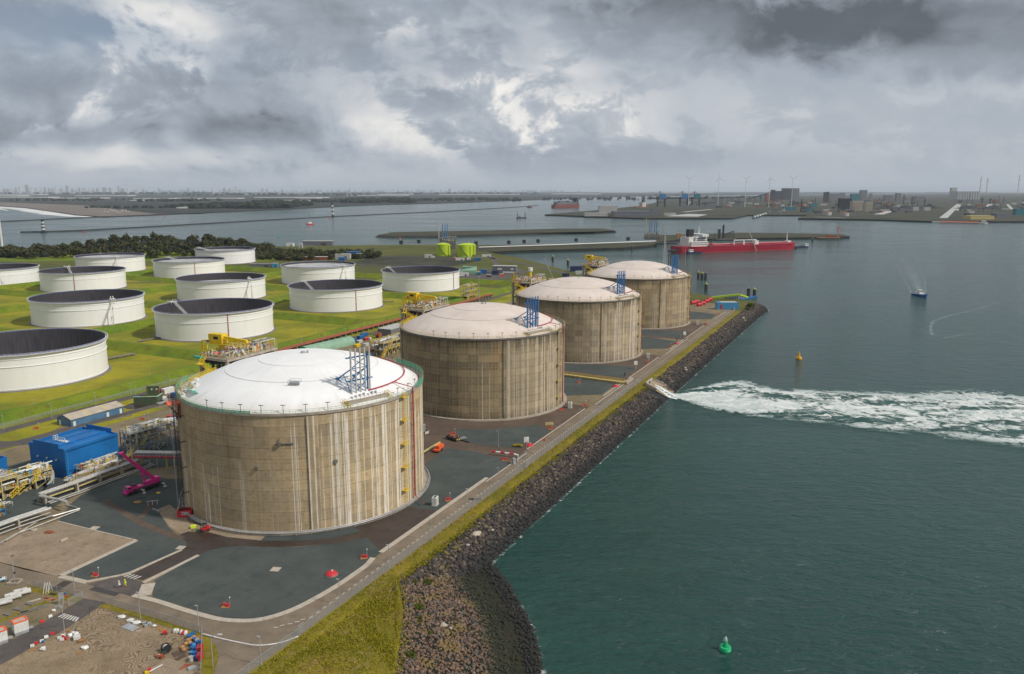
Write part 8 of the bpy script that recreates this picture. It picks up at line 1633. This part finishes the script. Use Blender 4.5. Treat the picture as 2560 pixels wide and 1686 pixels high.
uvstrip('boat_wake', [at(x, y, ZW + .2) for x, y in ((785, 561), (880, 558.5), (1070, 553.5), (1300, 553.5), (1500, 556))], [10, 9, 12, 14, 16], M['wake']); uvstrip('boat_wake', [at(x, y, ZW + .2) for x, y in ((768, 562), (757, 561.5))], [9, 3], M['wake'])
for i in range(5):
    x = 1882 + 6.5 * i; y = 546.5 - 1.9 * i; T, L, B, hh = ship(x, y, x + 9, y - .6, 'navy', 4, ('first', 'second', 'third', 'fourth', 'fifth')[i] + ' of five tugs moored in a row, counted from the left', None, name='tug'); part('wheelhouse', M['white'], T, MB().box((0, 0, hh), (L * .35, B * .6, 7), 0, True)); T['group'] = 'tugs moored in a row'
T, L, B, hh = ship(1588, 522, 1618, 520.5, 'rust', 10, 'white topped bulk carrier at the ore quay', None, name='freighter'); part('superstructure', M['farpale'], T, MB().box((L * .1, 0, hh), (L * .3, B * .7, 28), 0, True)); part('funnel', M['fardark'], T, MB().box((L * .15, 0, hh + 28), (L * .12, B * .4, 16), 0, True))
# day marks, beacons and buoys
def daymark(px, py, ytop, r0, r1, label):
    p = at(px, py, -2.2); h = (py - ytop) * p.y / FPX; T = thing('daymark_tower', label, 'tower', p, 0, 'black and white banded towers on the dam'); n = 7
    for i in range(n): part('black_band' if i % 2 == 0 else 'white_band', M['black'] if i % 2 == 0 else M['white'], T, MB().lathe([(r0 + (r1 - r0) * i / n, h * i / n), (r0 + (r1 - r0) * (i + 1) / n, h * (i + 1) / n)], 16), smooth=True)
    part('gallery', M['black'], T, MB().lathe([(r1 * 1.5, h), (r1 * 1.5, h * 1.05), (.1, h * 1.06)], 16)); part('foot', M['damrock'], T, MB().cyl((0, 0, -2), r0 * 2.2, 2.6, 14))
daymark(108.5, 579.5, 551, 4.0, 3.2, 'wide banded tower at the left end of the split dam'); daymark(832, 541, 509, 4.4, 3.6, 'slim banded tower midway along the split dam')
for px, py, m, l in ((697, 594, 'buoygreen', 'green fairway buoy left of the lower wood'), (774, 538, 'buoygreen', 'small green fairway buoy above the rescue boat'), (977, 580, 'buoygreen', 'green fairway buoy off the grassy island'), (824, 546.5, 'red', 'red fairway buoy beside the slim banded tower'), (209.5, 582, 'red', 'red fairway buoy off the left dam end'), (1000, 597.5, 'orange', 'orange buoy before the grassy island'), (412, 541.5, 'red', 'red buoy off the far left shore')):
    T = thing('fairway_buoy', l, 'buoy', at(px, py, ZW), 0, 'fairway buoys'); k = at(px, py, ZW).y / 2400; part('body', M[m], T, MB().lathe([(2.2 * k, -.5), (2.2 * k, 1.5 * k), (1.0 * k, 2 * k), (.8 * k, 5.5 * k), (.1, 6 * k)], 10))
T = thing('beacon_tower', 'thin orange beacon tower on the last pier dolphin', 'beacon', at(2095, 595, -1)); part('shaft', M['orange'], T, MB().tube([(0, 0, 0), (0, 0, 24)], [1.1, .8], 8)); part('head', M['orange'], T, MB().box((0, 0, 24), (6, 4, 2)))
T = thing('pier_platform', 'brown piled platform at the end of the pier bank', 'platform', at(2072, 601, ZW)); part('deck', M['wood'], T, MB().box((0, 0, 5), (52, 8, 1.5), 0, True)); part('cabin', M['rust'], T, MB().box((2, 0, 6.5), (13, 6, 6), 0, True)); mb = MB()
for i in range(14): mb.tube([(-25 + 3.9 * i, -3, -2), (-25 + 3.9 * i, -3, 5)], .7, 6)
part('pile', M['darksteel'], T, mb)
dolphin(2031, 605, 'broad dolphin beyond the tanker bow', 1, 'paleyellow', 7); dolphin(1990, 622, 'dolphin right of the tanker bow', 1, 'darksteel', 3)
T = thing('loading_arms', 'dark folded loading arms behind the tanker', 'loading arms', at(1815, 600, 0)); mb = MB(); mb.box((-16, 0, 0), (5, 5, 24), 0, True); mb.beam((-7, 0, 0), (-7, 0, 33), 3.6)
for i in range(6): mb.beam((-4 + 4.2 * i, 0, 0), (-4 + 4.2 * i, 0, 12 + i * 1.3), 1.2)
mb.beam((-5, 0, 12), (18, 0, 20), 1.5); part('arm', M['fardark'], T, mb); part('base', M['darkconc'], T, MB().box((0, 0, 0), (44, 7, 3), 0, True))
T = thing('control_house', 'tan square control house on the pier bank', 'building', at(1698, 594, 0)); part('wall', M['wood'], T, MB().box((0, 0, 0), (13, 10, 9.5), 0, True)); part('roof', M['shedroof'], T, MB().box((0, 0, 9.5), (13.5, 10.5, .6), 0, True)); part('door', M['darksteel'], T, MB().box((2, -5.1, 0), (2.5, .3, 4), 0, True))
T = thing('piled_jetty', 'dark piled jetty head left of the tanker stern', 'jetty', at(1665, 618, ZW)); part('deck', M['fardark'], T, MB().box((0, 0, 7), (44, 14, 2.2), 0, True)); mb = MB()
for i in range(12): mb.tube([(-20 + 3.6 * i, -5, -2), (-20 + 3.6 * i, -5, 7)], .8, 6)
part('pile', M['darksteel'], T, mb)
T = thing('lattice_mast', 'pale lattice mast rising behind the farthest tank', 'mast', at(1660, 690, 0)); mb = MB(); hh = 52
for sx in (-1, 1):
    for sy in (-1, 1): mb.beam((sx * 2.2, sy * 2.2, 0), (sx * .6, sy * .6, hh), .35)
for i in range(16):
    z0, z1 = hh * i / 16, hh * (i + 1) / 16; r0, r1 = 2.2 - 1.6 * i / 16, 2.2 - 1.6 * (i + 1) / 16
    mb.beam((-r0, -r0, z0), (r1, -r1, z1), .22); mb.beam((r0, -r0, z0), (-r1, -r1, z1), .22); mb.beam((-r0, -r0, z0), (r0, -r0, z0), .2)
part('lattice', M['offwhite'], T, mb); part('antenna', M['offwhite'], T, MB().tube([(0, 0, hh), (0, 0, hh + 14)], .3, 6))
T = thing('pile_tower', 'dark upright pile frame beside the pale lattice mast', 'tower', at(1679, 668, ZW)); mb = MB()
for x in (-4.5, -1.5, 1.5, 4.5): mb.tube([(x, 0, -2), (x, 0, 26)], .7, 7)
part('pile', M['fardark'], T, mb); part('head', M['darksteel'], T, MB().box((0, 0, 25), (12, 6, 3)))
T = thing('thin_mast', 'thin grey mast standing behind right rim of farthest tank', 'mast', at(1711, 712, 0)); part('pole', M['galv'], T, MB().tube([(0, 0, 0), (0, 0, 40)], [.35, .2], 6)); part('light', M['galv'], T, MB().box((0, 0, 40), (.8, .8, .8)))
mb = MB(); mb.tube([at(1197, 618.5, 3), at(1400, 612, 3), at(1640, 603, 3)], .9, 6); T = thing('shore_pipeline', 'long white pipeline along the pier bank', 'pipeline'); part('pipe', M['white'], T, mb); mb = MB()
for q in resample([at(1197, 618.5, 0), at(1400, 612, 0), at(1640, 603, 0)], 22): mb.box(q, (1, 1, 3), 0, True)
tag(part('support', M['darkconc'], T, mb), kind='stuff')
for px, py, l in ((1272, 611, 'leftmost small dark valve house on the pier bank'), (1310, 609, 'second small dark valve house on the pier bank'), (1345, 607.5, 'third small dark valve house on pier bank'), (1440, 605, 'fourth small dark valve house on the pier bank'), (1570, 602, 'dark valve house nearest the loading plant'), (1003, 611, 'yellow brown valve house left of the lime tanks'), (1047, 609, 'dark valve house left of the jetty plant'), (1190, 613, 'grey valve house right of the lime tanks')):
    T = thing('valve_house', l, 'hut', at(px, py, 0), 0, 'small huts along the shore'); part('wall', M['fardark'], T, MB().box((0, 0, 0), (7, 5, 7), 0, True)); part('roof', M['darksteel'], T, MB().box((0, 0, 7), (8, 6, .6), 0, True))
# sheds and trucks behind the tank farm
for px, py, l, w_, d, h, m in ((858, 648, 'long pale shed at the edge of lower wood', 24, 12, 8, 'farpale'), (884, 643, 'bright blue shed joined to the pale shed', 22, 12, 9, 'blue'), (898, 645, 'white shed end right of the bright blue shed', 9, 10, 7, 'white'), (855, 652, 'small blue shed below the pale shed', 10, 8, 5, 'blue'), (783, 650, 'brown row of low houses in the lower wood', 46, 9, 5, 'rust'), (726, 616, 'white flat boat shed by the water left of the lower wood', 14, 10, 6, 'white'), (752, 620, 'pale hut in the trees near the shore', 7, 7, 8, 'farpale'), (796, 614, 'grey wharf house at the shore of the lower wood', 60, 14, 9, 'greyblue'), (1071, 645, 'white roofed tank truck shed left of lime tanks', 12, 6, 5, 'offwhite'), (1150, 651, 'long white trailer below the right lime tank', 14, 4, 3.5, 'white'), (1172, 650, 'short white trailer below the third lime tank', 6, 4, 4, 'white'), (1194, 652, 'blue truck box right of the lime tanks', 11, 4, 4, 'blue'), (1137, 649, 'red truck cab below the lime tanks', 4, 4, 3.5, 'red'), (1216, 642, 'long white low hut right of the lime tanks', 15, 6, 3, 'white'), (1084, 645, 'white van below the left lime tank', 4, 3, 3, 'white'),
                               (1160, 690, 'row of white containers before the green tent', 12, 4, 4, 'white'), (1153, 688, 'teal container left of the white ones', 5, 4, 4, 'teal'), (1196, 688, 'teal container right of the white ones', 6, 4, 4, 'teal'), (1209, 684, 'blue container with white roof right of green tent', 9, 5, 5, 'blue'), (1238, 687, 'navy container left of the grey hall with signs', 9, 4, 5, 'navy'), (1255, 691, 'orange truck parked before the grey hall', 5, 3, 3, 'orange'), (1222, 693, 'dark van parked beside orange truck', 6, 3, 2.6, 'darksteel'), (1414, 692, 'blue and white truck on the basin road', 9, 3.5, 4, 'navy'), (1452, 686, 'silver tanker truck left of the farthest tank', 14, 4, 4, 'offwhite'), (1440, 679, 'dark container stack behind the silver truck', 16, 6, 7, 'navy'), (688, 669, 'small blue pump hut left of the flat roofed oil tank', 8, 5, 6, 'lightblue'), (655, 668, 'long low grey wall behind rear oil tanks', 34, 3, 5, 'greyblue')):
    T = thing('shed' if w_ > 6 else 'van', l, 'shed' if w_ > 6 else 'vehicle', at(px, py, .06)); part('wall', M[m], T, MB().box((0, 0, 0), (w_, d, h), 0, True)); part('roof', M['offwhite' if m not in ('blue', 'navy') else m], T, MB().box((0, 0, h), (w_ * 1.03, d * 1.03, .35), 0, True)); part('door', M['darksteel'], T, MB().box((w_ * .2, -d / 2 - .1, 0), (w_ * .16, .2, h * .6), 0, True))
T = thing('green_tent', 'pale green pitched tent hall right of the rightmost oil tank', 'tent', at(1168, 683, 0)); mb = MB(); mb.add([(-13, -7, 0), (13, -7, 0), (13, 7, 0), (-13, 7, 0), (-13, -7, 4), (13, -7, 4), (13, 7, 4), (-13, 7, 4), (-5, -7, 9), (13, 0, 9), (-5, 7, 9)], [(0, 1, 5, 4), (1, 2, 6, 9, 5), (2, 3, 7, 6), (3, 0, 4, 7), (4, 5, 9, 8), (6, 7, 10, 9), (8, 9, 10), (4, 8, 10, 7)]); part('cover', M['tarp'], T, mb); part('entrance', M['green'], T, MB().box((-9, -7.1, 0), (6, .2, 4), 0, True))
T = thing('sign_hall', 'grey hall with white lettering panels behind the third tank deck', 'building', at(1262, 683, 0), -.15); part('wall', M['greyblue'], T, MB().box((0, 0, 0), (32, 12, 9.5), 0, True)); part('roof', M['farpale'], T, MB().box((0, 0, 9.5), (32.5, 12.5, .4), 0, True))
for x, z, w_ in ((-6, 6, 6), (11, 6, 4), (6, 1.6, 16)): part('sign_panel', M['white'], T, MB().box((x, -6.1, z), (w_, .15, 2.2)))
T = thing('boom_crane', 'grey crane boom leaning behind the third tank dome', 'crane', at(1379, 702, 0)); part('boom', M['galv'], T, MB().beam((2, 0, 2), (-9, 4, 27), .7)); part('base', M['paleyellow'], T, MB().box((0, 0, 0), (8, 3, 3), 0, True))
for i, (px, py, ln_) in enumerate(((120, 698, 40), (350, 708, 60), (300, 750, 40), (470, 668, 60), (640, 730, 40), (960, 757, 20), (296, 896, 26), (388, 850, 26))):
    mb = MB(); 
    for o_ in (0, 1.4, 2.8): mb.tube([(-ln_ / 2, o_, .9), (ln_ / 2, o_, .9)], .3, 6)
    for x in (-ln_ * .4, 0, ln_ * .4): mb.box((x, 1.4, 0), (.5, 4, .7), 0, True)
    T = thing('tank_pipes', ('pipe bundle beside ' + ('the left edge oil tank', 'the roofed oil tank row', 'the second row oil tank', 'the rear oil tank', 'the ringed roof oil tank', 'the rightmost oil tank', 'the nearest white oil tank', 'the crane side oil tank')[i]), 'pipes', at(px, py, .05), .3 if i < 6 else 1.0, 'pipe bundles at the oil tanks'); mb.build('pipe', M['darkconc'], T)
# wind turbines
def turbine(p, hub, R, phase, yaw, label, k=1., grp=None):
    T = thing('wind_turbine', label, 'wind turbine', p, yaw, grp); part('tower', M['white'], T, MB().tube([(0, 0, 0), (0, 0, hub)], [2.6 * k, 1.5 * k], 12), smooth=True); part('nacelle', M['white'], T, MB().box((0, -1.2 * k, hub + .8 * k), (4 * k, 11 * k, 4 * k)))
    hb = part('hub', M['white'], T, MB().ell((0, -7.5 * k, hub + .8 * k), (2 * k, 2.4 * k, 2 * k), 10, 6))
    for i in range(3):
        a = R_(phase + 120 * i); mb = MB(); d = Vector((math.sin(a), 0, math.cos(a))); t = Vector((math.cos(a), 0, -math.sin(a))); c = Vector((0, -7.5 * k, hub + .8 * k)); w_ = k
        mb.add([c + d * 1 - t * 1.0 * w_, c + d * 1 + t * 1.2 * w_, c + d * R * .3 + t * 2.2 * w_, c + d * R + t * .3 * w_, c + d * R - t * .2 * w_, c + d * R * .3 - t * 1.2 * w_], [(0, 1, 2, 3, 4, 5)]); q = len(mb.v); mb.add([Vector(v) + Vector((0, .5 * k, 0)) for v in mb.v[:6]], [(5, 4, 3, 2, 1, 0)])
        mb.f += [[j, (j + 1) % 6, 6 + (j + 1) % 6, 6 + j][::-1] for j in range(6)]; mb.m += [0] * 6; part('blade', M['white'], hb, mb)
turbine(at(7, 630, 0), 78, 35, 20, -PI / 2 - .1, 'near wind turbine tower at the left frame edge, rotor beyond frame', .8)
for px, ph, l in ((1722, 60, 'first far wind turbine from the left, behind unloader cranes'), (1796, -6, 'second far wind turbine from the left'), (1863.5, 55, 'third far wind turbine from the left'), (1923.5, -8, 'fourth far wind turbine from the left'), (1980, 62, 'fifth far wind turbine, above the dark power station')):
    p = atd(px, 484, 5300); turbine(Vector((p.x, p.y, 0)), 184, 44, ph, math.atan2(-p.x, p.y) * .3, l, .75, 'far wind turbines in the haze')
# ------------------------------------------------------------------ the far left shore
rr = random.Random(21)
def woodmass(px0, px1, yb, hpx, n, dep=60):
    a = at(px0, yb, -1.5); b = at(px1, yb, -1.5); mb = MB()
    for i in range(n):
        t = rr.random(); q = a.lerp(b, t); q.y += rr.uniform(0, dep) * (1 + q.y / 4000); k = q.y / FPX; h = hpx * k * rr.uniform(.7, 1.15); mb.ell((q.x, q.y, -1.5 + h * .42), (h * rr.uniform(.5, 1.2), h * rr.uniform(.6, 1.2), h * .6), 8, 5, .3)
    return mb
for i, a in enumerate(((470, 700, 522, 13, 120, 200), (600, 712, 519, 14, 70, 260), (300, 480, 505, 6, 60, 300), (845, 1025, 508, 11, 90, 250), (690, 850, 507, 7, 60, 250), (200, 420, 521, 5, 45, 120), (0, 260, 503, 5, 60, 300), (400, 470, 519, 8, 35, 150), (1030, 1300, 503, 6, 70, 400), (0, 420, 487, 5, 70, 900), (420, 900, 490, 5, 90, 800), (900, 1360, 487, 4, 70, 900), (-200, 700, 480.5, 3.5, 90, 3000), (700, 1500, 480.5, 3.2, 90, 3000), (1500, 2000, 498, 5, 40, 400), (1360, 1700, 501, 4, 50, 500))):
    stuff(woodmass(*a), 'woodland', M['farwood'])
GH = [(0, 108, 488), (0, 135, 494.5), (152, 262, 483.5), (140, 264, 496.5), (344, 436, 497.5), (436, 603, 497), (336, 382, 502), (455, 510, 499.5), (0, 60, 491), (200, 330, 490.5), (455, 510, 521), (525, 538, 520), (644, 818, 495), (745, 800, 496.5), (872, 1020, 489.5), (950, 1030, 487), (620, 690, 487), (1100, 1190, 487.5), (1190, 1300, 487.5), (1040, 1110, 481), (1240, 1330, 478.8), (880, 990, 479), (60, 150, 480.5), (300, 420, 482), (520, 640, 481), (700, 800, 484), (1380, 1500, 486), (1500, 1620, 482), (1640, 1780, 483), (2200, 2300, 481.5), (2480, 2560, 483)]
for i, (x0, x1, y) in enumerate(GH):
    a, b = at(x0, y, -1.5), at(x1, y, -1.5); k = a.y / FPX; T = thing('greenhouse', 'pale glasshouse strip on the far polder', 'greenhouse', (a + b) / 2, 0, 'glasshouses on the far polder'); w_ = (b - a).length; h = max(8, 1.7 * k); part('glass_wall', M['white'], T, MB().box((0, 0, 0), (w_, 60 + 40 * k, h), 0, True)); part('roof', M['offwhite'], T, MB().box((0, 0, h), (w_, 60 + 40 * k, .5), 0, True))
    T['label'] = 'pale glasshouse strip on the far polder'
for px0, px1, l in ((711, 743, 'left of two grey beige flats on the far shore'), (746, 773, 'right of two grey beige flats on the far shore')): T = block(px0, px1, 500.5, 511, 'shedroof', l, 'apartment_block', 'building', 40, 0, None, 'far shore flats', -1.5, 9)
SK = [(46, 53, 12), (38, 42, 8), (63, 73, 16), (75, 81, 9), (88, 91, 6), (110, 116, 8), (137, 143, 10), (165, 172, 13.5), (195, 202, 7), (28, 32, 6), (255, 268, 8), (272, 278, 7), (280, 283, 6), (294.5, 299, 12), (232, 236, 5), (318, 322, 6), (395, 400, 6), (468, 474, 6), (530, 536, 6), (557, 564, 7), (572, 577, 5), (586, 594, 11), (653, 659, 4.5), (664, 670, 3.5), (205, 212, 5), (120, 126, 5), (150, 157, 5), (100, 106, 5), (8, 14, 5), (16, 24, 4), (210, 218, 4.5), (128, 134, 4), (178, 184, 4), (222, 228, 5), (240, 248, 5), (300, 312, 4.5), (340, 346, 4), (355, 360, 3.5), (705, 709, 3), (760, 764, 3), (1120, 1128, 4.5), (872, 876, 5)]
for i, (x0, x1, h) in enumerate(SK):
    d = 27000; a, b = atd(x0, 476.5, d), atd(x1, 476.5, d); k = d / FPX; T = thing('city_tower', 'hazy tower of the far city skyline', 'building', ((a.x + b.x) / 2, d, -1.5), 0, 'towers of the far city skyline'); hz = h * .78 * k + 110 - 1.5; part('body', M['farpale'] if i % 3 else M['white'], T, MB().box((0, 0, 0), ((x1 - x0) * k * .75, 40, hz), 0, True)); part('top', M['farpale'], T, MB().box((0, 0, hz), ((x1 - x0) * k * .6, 25, k * .7), 0, True))
for i in range(26):
    x = rr.uniform(255, 320); y = 527 - (x - 255) * -.06 + rr.uniform(-4, 4); o = one('beach_house', 'tiny pale beach house at the dune foot', 'house', MB().box((0, 0, 0), (10, 8, 5), 0, True), M['farpale'] if i % 3 else M['shedroof'], at(x, y, -1.2), 0, 'beach houses at the dune foot')
flat('dune_grass', [at(*p, -1.2) for p in ((215, 513), (300, 512), (470, 517), (640, 519), (500, 533), (420, 533), (330, 526), (250, 519))], -.9, M['farland'])
# ------------------------------------------------------------------ the air
mb = MB(); mb.box((0, 22000, (-9.5 + 250) / 2), (126000, 80000 - 2, 250 + 9.5)); hz = mb.build('haze', [], None); hz['kind'] = 'stuff'
m = bpy.data.materials.new('haze air'); m.use_nodes = True; t = NT(m.node_tree); t.n.clear()
pv = t.node('ShaderNodeVolumePrincipled', {'Color': (.80, .89, 1.0), 'Density': HAZE}); t.node('ShaderNodeOutputMaterial', {'Volume': pv.outputs[0]}); hz.data.materials.append(m); m.cycles.homogeneous_volume = True
